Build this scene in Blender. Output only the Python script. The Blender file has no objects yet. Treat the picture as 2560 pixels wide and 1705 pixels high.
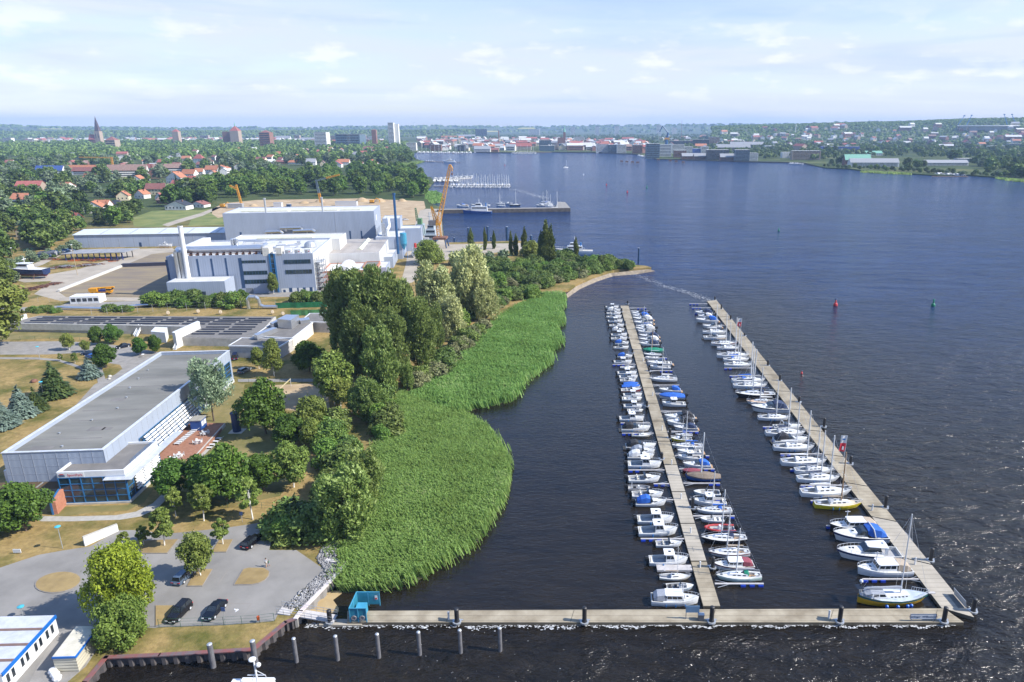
import bpy,bmesh,math,random
import numpy as np
from mathutils import Vector,Matrix
from mathutils.geometry import tessellate_polygon
S=bpy.context.scene
COL=S.collection
R=math.radians
rnd=random.Random(7)
F,U0,V0,CH=1750.0,1435.0,852.5,75.0
PIT=math.atan(536.5/F)
cd=bpy.data.cameras.new('camera');cam=bpy.data.objects.new('camera',cd);COL.objects.link(cam)
cam.location=(0,0,CH);cam.rotation_euler=(math.pi/2-PIT,0,0)
cd.sensor_width=36;cd.lens=F/2560*36;cd.shift_x=-(U0-1280)/2560
cd.clip_start=0.5;cd.clip_end=60000
S.camera=cam
S.view_settings.view_transform='Standard';S.view_settings.look='None'
S.view_settings.exposure=0.84;S.view_settings.gamma=1
S.cycles.max_bounces=5;S.cycles.diffuse_bounces=2;S.cycles.glossy_bounces=3
S.cycles.transmission_bounces=3;S.cycles.transparent_max_bounces=4;S.cycles.volume_bounces=0
S.cycles.caustics_reflective=False;S.cycles.caustics_refractive=False
SUN_EL,SUN_AZ=R(40),R(99)
w=bpy.data.worlds.new('World');S.world=w;w.use_nodes=True
def sky_world():
 nt=w.node_tree;nt.nodes.clear();N=nt.nodes.new;L=nt.links.new
 out=N('ShaderNodeOutputWorld');bg=N('ShaderNodeBackground');bg.inputs[1].default_value=0.108
 sky=N('ShaderNodeTexSky');sky.sky_type='NISHITA';sky.sun_disc=False
 sky.sun_elevation=SUN_EL;sky.sun_rotation=SUN_AZ
 sky.air_density=1.0;sky.dust_density=0.6;sky.ozone_density=2.0
 tc=N('ShaderNodeTexCoord');sep=N('ShaderNodeSeparateXYZ');L(tc.outputs['Generated'],sep.inputs[0])
 def M(op,a,b=None,c=None):
  m=N('ShaderNodeMath');m.operation=op
  for i,q in enumerate((a,b,c)):
   if q is None:continue
   if isinstance(q,(int,float)):m.inputs[i].default_value=q
   else:L(q,m.inputs[i])
  return m.outputs[0]
 def noise(vec,scale,det,rough,dist=0.0):
  n=N('ShaderNodeTexNoise');n.inputs['Scale'].default_value=scale;n.inputs['Detail'].default_value=det
  n.inputs['Roughness'].default_value=rough;n.inputs['Distortion'].default_value=dist
  L(vec,n.inputs['Vector']);return n.outputs['Fac']
 def ramp(v,stops):
  r=N('ShaderNodeValToRGB');e=r.color_ramp.elements
  e[0].position,e[0].color=stops[0][0],(stops[0][1],)*3+(1,)
  e[1].position,e[1].color=stops[1][0],(stops[1][1],)*3+(1,)
  for p,c in stops[2:]:
   q=e.new(p);q.color=(c,)*3+(1,)
  L(v,r.inputs[0]);return r.outputs[0]
 def mix(f,a,b):
  m=N('ShaderNodeMixRGB');L(f,m.inputs[0])if not isinstance(f,float)else setattr(m.inputs[0],'default_value',f)
  for i,q in((1,a),(2,b)):
   if isinstance(q,tuple):m.inputs[i].default_value=q+(1,)
   else:L(q,m.inputs[i])
  return m.outputs[0]
 z=M('MAXIMUM',sep.outputs[2],0.0)
 zz=M('ADD',z,0.09)
 comb=N('ShaderNodeCombineXYZ')
 L(M('DIVIDE',sep.outputs[0],zz),comb.inputs[0]);L(M('DIVIDE',sep.outputs[1],zz),comb.inputs[1])
 mp=N('ShaderNodeMapping');mp.inputs['Scale'].default_value=(0.55,0.8,1);mp.inputs['Location'].default_value=(3.1,1.7,0)
 L(comb.outputs[0],mp.inputs[0])
 veil=ramp(noise(mp.outputs[0],0.75,7,0.55,0.4),[(0.36,0.0),(0.60,1.0)])
 hi=ramp(z,[(0.0,0.93),(0.06,0.90),(0.17,0.90),(0.34,0.70),(0.8,0.45)])
 veil_f=M('MULTIPLY',M('ADD',M('MULTIPLY',veil,0.55),0.45),hi)
 hi2=ramp(z,[(0.18,0.0),(0.30,1.0)])
 veilc=mix(hi2,(4.3,4.62,5.75),(1.7,3.2,7.2))
 c1=mix(veil_f,sky.outputs[0],veilc)
 el=M('ARCSINE',sep.outputs[2]);az=M('ARCTAN2',sep.outputs[0],sep.outputs[1])
 cb=N('ShaderNodeCombineXYZ');L(M('MULTIPLY',az,9.0),cb.inputs[0]);L(M('MULTIPLY',el,26.0),cb.inputs[1])
 cum=ramp(noise(cb.outputs[0],1.5,6,0.55),[(0.535,0.0),(0.64,1.0)])
 band=ramp(el,[(0.025,0.0),(0.05,1.0),(0.105,0.8),(0.15,0.0)])
 c2=mix(M('MULTIPLY',M('MULTIPLY',cum,band),0.75),c1,(5.7,5.8,6.2))
 cg=N('ShaderNodeCombineXYZ');L(M('MULTIPLY_ADD',az,2.6,1.3),cg.inputs[0]);L(M('MULTIPLY',el,24.0),cg.inputs[1])
 gap=M('MULTIPLY',ramp(noise(cg.outputs[0],0.9,6,0.55,0.5),[(0.50,0.0),(0.72,1.0)]),0.55)
 c3=mix(gap,c2,(2.3,3.35,5.6))
 L(c3,bg.inputs[0]);L(bg.outputs[0],out.inputs[0])
sky_world()
sd=bpy.data.lights.new('sun','SUN');sd.energy=4.6;sd.angle=R(0.53);sd.color=(1.0,0.955,0.88)
sun=bpy.data.objects.new('sun',sd);COL.objects.link(sun)
_sv=Vector((math.cos(SUN_EL)*math.sin(SUN_AZ),math.cos(SUN_EL)*math.cos(SUN_AZ),math.sin(SUN_EL)))
sun.rotation_euler=_sv.to_track_quat('Z','Y').to_euler();sun.location=_sv*300
CP,SP=math.cos(PIT),math.sin(PIT)
def G(u,v,z=0.0):
 t=(v-V0)/F;k=(CH-z)/(SP+t*CP)
 return Vector((k*(u-U0)/F,k*(CP-t*SP),z))
def at(u,v,Y):
 t=(v-V0)/F;z=CH-Y*(SP+t*CP)/(CP-t*SP)
 dep=Y*CP+(CH-z)*SP
 return Vector(((u-U0)/F*dep,Y,z))
def vz(p,v):return at(0,v,p.y).z
def mpp(p):return(p.y*CP+(CH-p.z)*SP)/F
class MB:
 def __init__(s):s.v=[];s.f=[];s.m=[];s.cur=0
 def add(s,vs,fs):
  o=len(s.v);s.v+=[tuple(p)for p in vs];s.f+=[tuple(i+o for i in f)for f in fs];s.m+=[s.cur]*len(fs);return s
 def box(s,x0,x1,y0,y1,z0,z1):
  return s.add([(x0,y0,z0),(x1,y0,z0),(x1,y1,z0),(x0,y1,z0),(x0,y0,z1),(x1,y0,z1),(x1,y1,z1),(x0,y1,z1)],
   [(0,3,2,1),(4,5,6,7),(0,1,5,4),(1,2,6,5),(2,3,7,6),(3,0,4,7)])
 def prism(s,poly,z0,z1,cap=True):
  n=len(poly)
  if sum(poly[i][0]*poly[(i+1)%n][1]-poly[(i+1)%n][0]*poly[i][1]for i in range(n))<0:poly=poly[::-1]
  a=[(p[0],p[1],z0)for p in poly];b=[(p[0],p[1],z1)for p in poly]
  s.add(a+b,[(i,(i+1)%n,n+(i+1)%n,n+i)for i in range(n)])
  if cap:
   tr=tessellate_polygon([[Vector((p[0],p[1],0))for p in poly]])
   fx=[]
   for t in tr:
    a_,b_,c_=[poly[i]for i in t]
    cr=(b_[0]-a_[0])*(c_[1]-a_[1])-(b_[1]-a_[1])*(c_[0]-a_[0])
    fx.append(tuple(t)if cr>0 else tuple(t)[::-1])
   s.add(b,fx)
  return s
 def tube(s,p0,p1,r0,r1=None,n=8,cap=True):
  r1=r0 if r1 is None else r1
  p0,p1=Vector(p0),Vector(p1);d=(p1-p0).normalized()
  a=d.orthogonal().normalized();b=d.cross(a)
  vs=[]
  for p,r in((p0,r0),(p1,r1)):
   for i in range(n):
    t=2*math.pi*i/n;vs.append(p+(a*math.cos(t)+b*math.sin(t))*r)
  fs=[(i,(i+1)%n,n+(i+1)%n,n+i)for i in range(n)]
  if cap:fs+=[tuple(range(n))[::-1],tuple(range(n,2*n))]
  return s.add(vs,fs)
 def path(s,pts,r,n=5):
  for a,b in zip(pts[:-1],pts[1:]):s.tube(a,b,r,r,n)
  return s
 def lathe(s,prof,c=(0,0,0),n=12):
  vs=[];fs=[];m=len(prof)
  for r,z in prof:
   for i in range(n):
    t=2*math.pi*i/n;vs.append((c[0]+r*math.cos(t),c[1]+r*math.sin(t),c[2]+z))
  for k in range(m-1):
   for i in range(n):fs.append((k*n+i,k*n+(i+1)%n,(k+1)*n+(i+1)%n,(k+1)*n+i))
  fs.append(tuple(range((m-1)*n,m*n)))
  return s.add(vs,fs)
 def loft(s,rings,close=False,caps=True):
  n=len(rings[0]);vs=[p for r in rings for p in r];fs=[]
  for k in range(len(rings)-1):
   for i in range(n if close else n-1):
    j=(i+1)%n;fs.append((k*n+i,k*n+j,(k+1)*n+j,(k+1)*n+i))
  if caps:fs+=[tuple(range(n))[::-1],tuple(range((len(rings)-1)*n,len(rings)*n))]
  return s.add(vs,fs)
 def quad(s,a,b,c,d):return s.add([a,b,c,d],[(0,1,2,3)])
 def slab(s,poly3,t=0.02):
  ps=[Vector(p)for p in poly3];nrm=(ps[1]-ps[0]).cross(ps[2]-ps[0]).normalized()*t;n=len(ps)
  return s.add(ps+[p+nrm for p in ps],[tuple(range(n))[::-1],tuple(range(n,2*n))]+[(i,(i+1)%n,n+(i+1)%n,n+i)for i in range(n)])
 def mesh(s,name,mats,smooth=False):
  me=bpy.data.meshes.new(name);me.from_pydata(s.v,[],s.f)
  for m in(mats if isinstance(mats,(list,tuple))else[mats]):me.materials.append(m)
  if any(s.m):me.polygons.foreach_set('material_index',s.m)
  if smooth:me.polygons.foreach_set('use_smooth',[True]*len(s.f))
  me.update();return me
 def build(s,name,mats,parent=None,smooth=False,loc=None,rz=0):
  o=bpy.data.objects.new(name,s.mesh(name,mats,smooth));COL.objects.link(o)
  if parent:o.parent=parent
  if loc is not None:o.location=loc
  if rz:o.rotation_euler[2]=rz
  return o
def tag(o,label,cat,group=None):
 o['label']=label;o['category']=cat
 if group:o['group']=group
 return o
def thing(name,label,cat,loc=(0,0,0),rz=0.0,group=None):
 o=bpy.data.objects.new(name,None);COL.objects.link(o);o.empty_display_size=0.5
 o.location=loc;o.rotation_euler=(0,0,rz);return tag(o,label,cat,group)
def struct(o):o['kind']='structure';return o
def stuff(o):o['kind']='stuff';return o
KIDS={}
def kids(o):
 return[c for c in bpy.data.objects if c.parent==o]
def tree_of(o):
 k=o.name
 if k not in KIDS:KIDS[k]=[(c,[g for g in bpy.data.objects if g.parent==c])for c in bpy.data.objects if c.parent==o]
 return KIDS[k]
def dup(root,loc,rz=0.0,sc=None,label=None,group=None):
 ks=tree_of(root)
 r=root.copy();COL.objects.link(r);r.location=loc;r.rotation_euler=(0,0,rz)
 if sc is not None:r.scale=sc if isinstance(sc,(tuple,list))else(sc,)*3
 if label:r['label']=label
 if group:r['group']=group
 for c,gs in ks:
  d=c.copy();COL.objects.link(d);d.parent=r
  for g in gs:
   e=g.copy();COL.objects.link(e);e.parent=d
 return r
MC={}
def mat(name,col,rough=0.6,metal=0.0,var=0.12,scale=0.8,bump=0.0,bscale=None,col2=None,spec=0.5,coord='Object',det=4,rand=0.0,stretch=None):
 if name in MC:return MC[name]
 m=bpy.data.materials.new(name);m.use_nodes=True;nt=m.node_tree;N=nt.nodes.new;L=nt.links.new
 b=nt.nodes['Principled BSDF'];b.inputs['Roughness'].default_value=rough;b.inputs['Metallic'].default_value=metal
 b.inputs['Specular IOR Level'].default_value=spec
 tc=N('ShaderNodeTexCoord');src=tc.outputs['Object']
 if coord=='World':
  ge=N('ShaderNodeNewGeometry');src=ge.outputs['Position']
 if stretch:
  mp=N('ShaderNodeMapping');mp.inputs['Scale'].default_value=stretch;L(src,mp.inputs[0]);src=mp.outputs[0]
 n=N('ShaderNodeTexNoise');n.inputs['Scale'].default_value=scale;n.inputs['Detail'].default_value=det;n.inputs['Roughness'].default_value=0.6
 L(src,n.inputs['Vector'])
 rp=N('ShaderNodeValToRGB');e=rp.color_ramp.elements
 c2=col2 or tuple(min(1,c*(1+var))for c in col);c1=col if col2 else tuple(c*(1-var)for c in col)
 e[0].position,e[0].color=0.34,c1+(1,);e[1].position,e[1].color=0.66,c2+(1,)
 L(n.outputs['Fac'],rp.inputs[0]);outc=rp.outputs[0]
 if rand:
  oi=N('ShaderNodeObjectInfo');hs=N('ShaderNodeHueSaturation')
  mr=N('ShaderNodeMapRange');mr.inputs[3].default_value=1-rand;mr.inputs[4].default_value=1+rand
  L(oi.outputs['Random'],mr.inputs[0]);L(mr.outputs[0],hs.inputs['Value']);L(outc,hs.inputs['Color']);outc=hs.outputs[0]
 L(outc,b.inputs['Base Color'])
 if bump:
  n2=N('ShaderNodeTexNoise');n2.inputs['Scale'].default_value=bscale or scale*6;n2.inputs['Detail'].default_value=3;L(src,n2.inputs['Vector'])
  bp=N('ShaderNodeBump');bp.inputs['Strength'].default_value=bump;bp.inputs['Distance'].default_value=0.05
  L(n2.outputs['Fac'],bp.inputs['Height']);L(bp.outputs[0],b.inputs['Normal'])
 MC[name]=m;return m
def leaf_mat(name,c1,c2,trans=0.28,scale=0.35,rand=0.18,c3=None):
 if name in MC:return MC[name]
 m=bpy.data.materials.new(name);m.use_nodes=True;nt=m.node_tree;N=nt.nodes.new;L=nt.links.new
 b=nt.nodes['Principled BSDF'];b.inputs['Roughness'].default_value=0.55;b.inputs['Specular IOR Level'].default_value=0.25
 ge=N('ShaderNodeNewGeometry');tc=N('ShaderNodeTexCoord')
 n=N('ShaderNodeTexNoise');n.inputs['Scale'].default_value=scale;n.inputs['Detail'].default_value=3;L(tc.outputs['Object'],n.inputs['Vector'])
 ad=N('ShaderNodeMath');ad.operation='MULTIPLY_ADD';ad.inputs[1].default_value=0.55;L(ge.outputs['Random Per Island'],ad.inputs[0])
 sb=N('ShaderNodeMath');sb.operation='SUBTRACT';sb.inputs[1].default_value=0.27;L(n.outputs['Fac'],sb.inputs[0]);L(sb.outputs[0],ad.inputs[2])
 rp=N('ShaderNodeValToRGB');e=rp.color_ramp.elements
 e[0].position,e[0].color=0.2,c1+(1,);e[1].position,e[1].color=0.75,c2+(1,)
 if c3:q=e.new(0.97);q.color=c3+(1,)
 L(ad.outputs[0],rp.inputs[0])
 oi=N('ShaderNodeObjectInfo');hs=N('ShaderNodeHueSaturation')
 mr=N('ShaderNodeMapRange');mr.inputs[3].default_value=1-rand;mr.inputs[4].default_value=1+rand
 L(oi.outputs['Random'],mr.inputs[0]);L(mr.outputs[0],hs.inputs['Value'])
 wn=N('ShaderNodeTexWhiteNoise');wn.noise_dimensions='1D';L(oi.outputs['Random'],wn.inputs['W'])
 mh=N('ShaderNodeMapRange');mh.inputs[3].default_value=0.485;mh.inputs[4].default_value=0.515;L(wn.outputs['Value'],mh.inputs[0]);L(mh.outputs[0],hs.inputs['Hue'])
 L(rp.outputs[0],hs.inputs['Color']);L(hs.outputs[0],b.inputs['Base Color'])
 tr=N('ShaderNodeBsdfTranslucent');L(hs.outputs[0],tr.inputs[0]);mx=N('ShaderNodeMixShader');mx.inputs[0].default_value=trans
 L(b.outputs[0],mx.inputs[1]);L(tr.outputs[0],mx.inputs[2]);L(mx.outputs[0],nt.nodes['Material Output'].inputs[0])
 MC[name]=m;return m
def clad_mat(name,col,pitch=0.5,depth=0.02,rough=0.45,joint=6.0,metal=0.0,horiz=False):
 """metal sheet cladding: fine ribs, wider sheet joints and faint streaks"""
 if name in MC:return MC[name]
 m=mat(name,col,rough,metal,var=0.06,scale=0.25,stretch=(1,1,0.25));nt=m.node_tree;N=nt.nodes.new;L=nt.links.new
 b=nt.nodes['Principled BSDF'];tc=N('ShaderNodeTexCoord')
 wv=N('ShaderNodeTexWave');wv.wave_type='BANDS';wv.bands_direction='Z' if horiz else 'X';wv.inputs['Scale'].default_value=0.31416/pitch
 L(tc.outputs['Object'],wv.inputs['Vector'])
 wy=N('ShaderNodeTexWave');wy.bands_direction='Z' if horiz else 'Y';wy.inputs['Scale'].default_value=0.31416/pitch;L(tc.outputs['Object'],wy.inputs['Vector'])
 ad=N('ShaderNodeMath');ad.operation='ADD';L(wv.outputs['Fac'],ad.inputs[0]);L(wy.outputs['Fac'],ad.inputs[1])
 bp=N('ShaderNodeBump');bp.inputs['Strength'].default_value=0.35;bp.inputs['Distance'].default_value=depth
 L(ad.outputs[0],bp.inputs['Height']);L(bp.outputs[0],b.inputs['Normal'])
 return m
def glass_mat(name,col,rough=0.06):
 m=mat(name,col,rough,0.0,var=0.35,scale=0.25,spec=0.8);return m
def text_obj(txt,size,m,parent,loc,rot,name='lettering',ext=0.01):
 c=bpy.data.curves.new('t','FONT');c.body=txt;c.size=size;c.extrude=ext;c.align_x='CENTER';c.align_y='CENTER'
 o=bpy.data.objects.new('t',c);COL.objects.link(o)
 bpy.context.view_layer.update()
 me=bpy.data.meshes.new_from_object(o.evaluated_get(bpy.context.evaluated_depsgraph_get()));bpy.data.objects.remove(o)
 me.name=name;me.materials.clear();me.materials.append(m)
 q=bpy.data.objects.new(name,me);COL.objects.link(q);q.parent=parent;q.location=loc;q.rotation_euler=rot;return q
white=mat('white_paint',(0.62,0.63,0.64),0.35,var=0.05,scale=1.5)
offw=mat('cream_paint',(0.70,0.66,0.56),0.45,var=0.06)
black=mat('black_rubber',(0.02,0.02,0.022),0.5)
dglass=glass_mat('dark_glass',(0.018,0.024,0.03))
alu=mat('aluminium',(0.62,0.64,0.67),0.4,0.25,var=0.06)
steel=mat('galvanised_steel',(0.42,0.44,0.46),0.45,0.5)
bluep=mat('blue_paint',(0.02,0.13,0.36),0.4)
conc=mat('concrete',(0.42,0.40,0.36),0.85,var=0.18,scale=0.5,bump=0.2)
wood=mat('wood',(0.30,0.19,0.10),0.7,var=0.25)
rust=mat('rusty_iron',(0.16,0.075,0.05),0.85,var=0.4,scale=1.5)
redp=mat('red_paint',(0.48,0.03,0.03),0.4)
#================================================================water,land,ground covers,reeds,haze
def water_mat():
 m=bpy.data.materials.new('water');m.use_nodes=True;nt=m.node_tree;N=nt.nodes.new;L=nt.links.new
 b=nt.nodes['Principled BSDF'];b.inputs['Base Color'].default_value=(0.008,0.0068,0.0048,1)
 b.inputs['Roughness'].default_value=0.07;b.inputs['IOR'].default_value=1.333
 ge=N('ShaderNodeNewGeometry');sp=N('ShaderNodeSeparateXYZ');L(ge.outputs['Position'],sp.inputs[0])
 def M(op,a,b_=None,c=None):
  q=N('ShaderNodeMath');q.operation=op
  for i,x in enumerate((a,b_,c)):
   if x is None:continue
   if isinstance(x,(int,float)):q.inputs[i].default_value=x
   else:L(x,q.inputs[i])
  return q.outputs[0]
 def SS(v,lo,hi):
  q=N('ShaderNodeMapRange');q.interpolation_type='SMOOTHSTEP';q.inputs[1].default_value=lo;q.inputs[2].default_value=hi;L(v,q.inputs[0]);return q.outputs[0]
 a,c=G(2437,1548),G(1790,750);k=(c.x-a.x)/(c.y-a.y)
 side=M('SUBTRACT',sp.outputs[0],M('MULTIPLY_ADD',sp.outputs[1],k,a.x-k*a.y))
 east=SS(side,-8,6);south=M('SUBTRACT',1.0,SS(sp.outputs[1],88,96));north=SS(sp.outputs[1],250,380)
 opn=M('MAXIMUM',M('MAXIMUM',east,south),north)
 def noise(scale,rot,st,det=3,rough=0.5,dist=0.0):
  mp=N('ShaderNodeMapping');mp.inputs['Rotation'].default_value=(0,0,R(rot));mp.inputs['Scale'].default_value=(st,1,1);L(ge.outputs['Position'],mp.inputs[0])
  n=N('ShaderNodeTexNoise');n.inputs['Scale'].default_value=scale;n.inputs['Detail'].default_value=det;n.inputs['Roughness'].default_value=rough;n.inputs['Distortion'].default_value=dist
  L(mp.outputs[0],n.inputs['Vector']);return n.outputs['Fac']
 big=noise(0.30,20,0.50,5,0.62,0.6);mid=noise(0.95,8,0.50,4,0.55,0.3);fine=noise(2.4,15,0.6,3)
 gust=noise(0.012,30,0.5,4,0.6)
 ripple=noise(2.6,35,0.3,2)
 amp=M('MULTIPLY_ADD',SS(gust,0.3,0.7),0.55,0.65)
 h_open=M('MULTIPLY',M('ADD',M('ADD',M('MULTIPLY',big,1.6),M('MULTIPLY',mid,0.62)),M('MULTIPLY',fine,0.14)),amp)
 swell=M('MULTIPLY',M('MULTIPLY',noise(0.085,14,0.35,6,0.68,0.4),4.2),north);h_open=M('ADD',h_open,swell)
 h_calm=M('ADD',M('MULTIPLY',ripple,0.075),M('MULTIPLY',mid,0.13))
 h=M('ADD',M('MULTIPLY',h_open,opn),M('MULTIPLY',h_calm,M('SUBTRACT',1.0,opn)))
 bp=N('ShaderNodeBump');bp.inputs['Strength'].default_value=1.0;bp.inputs['Distance'].default_value=1.0;L(h,bp.inputs['Height'])
 L(bp.outputs[0],b.inputs['Normal'])
 sky_tint=M('MULTIPLY',SS(sp.outputs[1],110,420),M('MAXIMUM',SS(side,-10,70),north))  # mask for sky-reflection blue painted into the open water's base colour
 mc=N('ShaderNodeMixRGB');mc.inputs[1].default_value=(0.0105,0.0082,0.0054,1);mc.inputs[2].default_value=(0.007,0.023,0.076,1);L(sky_tint,mc.inputs[0]);wc=N('ShaderNodeMixRGB');wc.blend_type='MULTIPLY';wc.inputs[0].default_value=1;wr=N('ShaderNodeMapRange');wr.inputs[1].default_value=.3;wr.inputs[2].default_value=.7;wr.inputs[3].default_value=.25;wr.inputs[4].default_value=2.0;L(M('MULTIPLY_ADD',noise(0.3,12,0.35,4,0.75,0.3),.6,M('MULTIPLY',noise(0.03,16,0.3,6,0.7,0.5),.4)),wr.inputs[0]);L(mc.outputs[0],wc.inputs[1]);L(wr.outputs[0],wc.inputs[2]);L(wc.outputs[0],b.inputs['Base Color']);L(M('MULTIPLY_ADD',sky_tint,-0.33,0.5),b.inputs['Specular IOR Level'])  # base colour carries painted sky blue; noise paints light and dark wave faces
 L(M('MULTIPLY_ADD',opn,0.07,0.06),b.inputs['Roughness'])
 return m
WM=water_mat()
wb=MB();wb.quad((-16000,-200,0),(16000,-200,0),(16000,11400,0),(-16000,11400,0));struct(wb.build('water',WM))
def ground_mat():
 m=bpy.data.materials.new('ground');m.use_nodes=True;nt=m.node_tree;N=nt.nodes.new;L=nt.links.new
 b=nt.nodes['Principled BSDF'];b.inputs['Roughness'].default_value=0.95;b.inputs['Specular IOR Level'].default_value=0.1
 ge=N('ShaderNodeNewGeometry');sp=N('ShaderNodeSeparateXYZ');L(ge.outputs['Position'],sp.inputs[0])
 def noise(scale,det,rough=0.6,st=None):
  src=ge.outputs['Position']
  if st:mp=N('ShaderNodeMapping');mp.inputs['Scale'].default_value=st;mp.inputs['Rotation'].default_value=(0,0,R(12));L(src,mp.inputs[0]);src=mp.outputs[0]
  n=N('ShaderNodeTexNoise');n.inputs['Scale'].default_value=scale;n.inputs['Detail'].default_value=det;n.inputs['Roughness'].default_value=rough;L(src,n.inputs['Vector']);return n.outputs['Fac']
 def ramp(v,st):
  r=N('ShaderNodeValToRGB');e=r.color_ramp.elements;e[0].position,e[0].color=st[0][0],st[0][1]+(1,);e[1].position,e[1].color=st[1][0],st[1][1]+(1,)
  for p,c in st[2:]:q=e.new(p);q.color=c+(1,)
  L(v,r.inputs[0]);return r.outputs[0]
 def mix(f,a,b_,t='MIX'):
  x=N('ShaderNodeMixRGB');x.blend_type=t
  if isinstance(f,float):x.inputs[0].default_value=f
  else:L(f,x.inputs[0])
  L(a,x.inputs[1]);L(b_,x.inputs[2]);return x.outputs[0]
 patch=noise(0.075,6,0.62);fine=noise(0.9,5,0.7);streak=noise(0.5,3,0.6,(0.25,2.2,1))
 dry=ramp(fine,[(0.3,(0.20,0.142,0.058)),(0.7,(0.34,0.245,0.102))])
 grn=ramp(fine,[(0.3,(0.065,0.072,0.017)),(0.7,(0.135,0.125,0.036))])
 f1=ramp(patch,[(0.45,(0,)*3),(0.62,(1,)*3)])
 near=mix(f1,dry,grn);near=mix(0.35,near,ramp(streak,[(0.3,(0.75,)*3),(0.7,(1.15,)*3)]),'MULTIPLY')
 far=ramp(noise(0.006,6,0.6),[(0.35,(0.035,0.055,0.018)),(0.55,(0.065,0.085,0.03)),(0.70,(0.20,0.19,0.085))])
 mr=N('ShaderNodeMapRange');mr.inputs[1].default_value=460;mr.inputs[2].default_value=620;L(sp.outputs[1],mr.inputs[0])
 L(mix(mr.outputs[0],near,far),b.inputs['Base Color'])
 bp=N('ShaderNodeBump');bp.inputs['Strength'].default_value=0.5;bp.inputs['Distance'].default_value=0.15;L(noise(2.5,4),bp.inputs['Height']);L(bp.outputs[0],b.inputs['Normal'])
 return m
GM=ground_mat()
ZL=1.5
COAST=[(120,1790,1.5),(209,1705,1.5),(263,1640,1.5),(400,1634,1.5),(632,1620,1.5),(712,1553,1.5),(736,1543,1.5),(748,1527,1.5),(864,1410,1.5),(815,1401,1.5),
 (850,1385,0),(893,1300,0),(916,1250,0),(938,1180,0),(938,1110,0),(962,1050,0),(1000,985,0),(1060,965,0),(1125,912,0),(1185,857,0),(1245,797,0),(1310,762,0),(1400,736,0),
 (1428,726,0),(1452,712,0),(1495,696,0),(1535,682,0),(1590,678,0),(1628,675,0),(1615,671,0),(1572,667,0),(1532,662,0),(1476,655,0),(1425,656,0),(1392,656,0),(1350,645,0),(1318,622,0),(1303,607,0),(1115,612,0),(1109,590,0),(1106,560,0),(1104,528,0),
 (1098,520,0),(1075,512,0),(1066,495,0),(1062,480,0),(1073,470,0),(1085,455,0),(1078,446,0),(1055,440,0),(1040,432,0),(1030,425,0),(1015,415,0),(1024,409,0),(1062,405,0),(1040,399,0),(1032,392,0),(1025,386,0),(1038,382,0),
 (1190,381.5,0),(1285,382.5,0),(1380,381,0),(1489,382,0),(1595,386.5,0),(1614,392,0),(1643,399,0),(1702,400,0),(1840,404.5,0),(2004,408,0),(2035,415,0),(2064,421,0),(2123,423.5,0),(2154,428,0),(2215,432,0),(2278,436,0),(2342,440,0),(2418,439,0),(2490,445,0),(2520,450,0),(2560,455,0),(2800,478,0)]
cw=[G(*c)for c in COAST]
poly=[(p.x,p.y)for p in cw]+[(9000,900),(14500,3000),(14500,11300),(-14500,11300),(-14500,900),(-600,40),(-200,30)]
lb=MB();lb.prism(poly,-1.5,ZL);struct(lb.build('ground',GM))
def sheet(name,pts,m,dz,z0=ZL,kind=True,thick=None):
 ps=[G(u,v,z0+dz)for u,v in pts];b=MB()
 b.prism([(p.x,p.y)for p in ps],z0+(dz-0.25 if thick is None else dz-thick),z0+dz)
 o=b.build(name,m)
 return struct(o)if kind else o
asph=mat('asphalt_light',(0.205,0.195,0.18),0.9,var=0.19,scale=0.13,bump=0.25,bscale=9,coord='World',det=9)
asph2=mat('paving_grey',(0.225,0.212,0.195),0.9,var=0.15,scale=0.5,bump=0.2,bscale=5,coord='World')
pave=mat('pale_paving',(0.34,0.325,0.295),0.85,var=0.12,scale=1.2,bump=0.2,coord='World')
gravel=mat('pale_gravel',(0.32,0.28,0.225),0.95,var=0.15,scale=0.12,bump=0.3,bscale=3,coord='World')
fallow=mat('fallow_soil',(0.15,0.12,0.095),0.95,scale=0.09,col2=(0.235,0.185,0.105),bump=0.3,bscale=3,coord='World',stretch=(0.5,2,1))
sandm=mat('sand',(0.29,0.205,0.115),0.95,col2=(0.42,0.32,0.20),scale=0.12,bump=0.3,bscale=2,coord='World')
meadow=mat('meadow',(0.085,0.125,0.025),0.95,col2=(0.19,0.195,0.055),scale=0.06,bump=0.5,bscale=1.5,coord='World')
lawn=mat('lawn',(0.095,0.10,0.024),0.95,col2=(0.215,0.17,0.065),scale=0.16,bump=0.4,bscale=3,coord='World')
drygrass=mat('dry_grass',(0.20,0.142,0.060),0.95,col2=(0.29,0.21,0.09),scale=0.35,bump=0.5,bscale=5,coord='World')
kerbm=mat('kerb_stone',(0.22,0.20,0.18),0.9)
sheet('car_park',[(-260,1450),(0,1419),(97,1387),(161,1375.6),(225,1366),(270,1340),(296,1326),(330,1325),(423,1334),(560,1320),(670,1304),(676,1322),(681,1344),(673,1375),(741,1375),(812,1424),(702,1523),(686,1552),(560,1563),(400,1568),(387,1570),(330,1566),(262,1592),(215,1665),(150,1720),(60,1790),(-300,1800),(-460,1560)],asph,0.02)
def island(name,pts,label):
 k=tuple(sum(q)/len(pts)for q in zip(*pts))
 o=thing(name,label,'traffic island',G(k[0],k[1],ZL))
 P=[G(u,v,ZL+0.14)-o.location for u,v in pts];n=len(P)
 a=MB();a.prism([(p.x,p.y)for p in P],0.0,0.14);a.build('kerb',kerbm,o)
 c=sum(P,Vector())/n
 b=MB();b.prism([(c.x+(p.x-c.x)*0.95,c.y+(p.y-c.y)*0.95)for p in P],0.01,0.17);b.build('dry_grass',drygrass,o)
ell=[(145+59*math.cos(t)-0,1455+26*math.sin(t)-7*math.cos(t))for t in[2*math.pi*i/20 for i in range(20)]]
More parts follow.
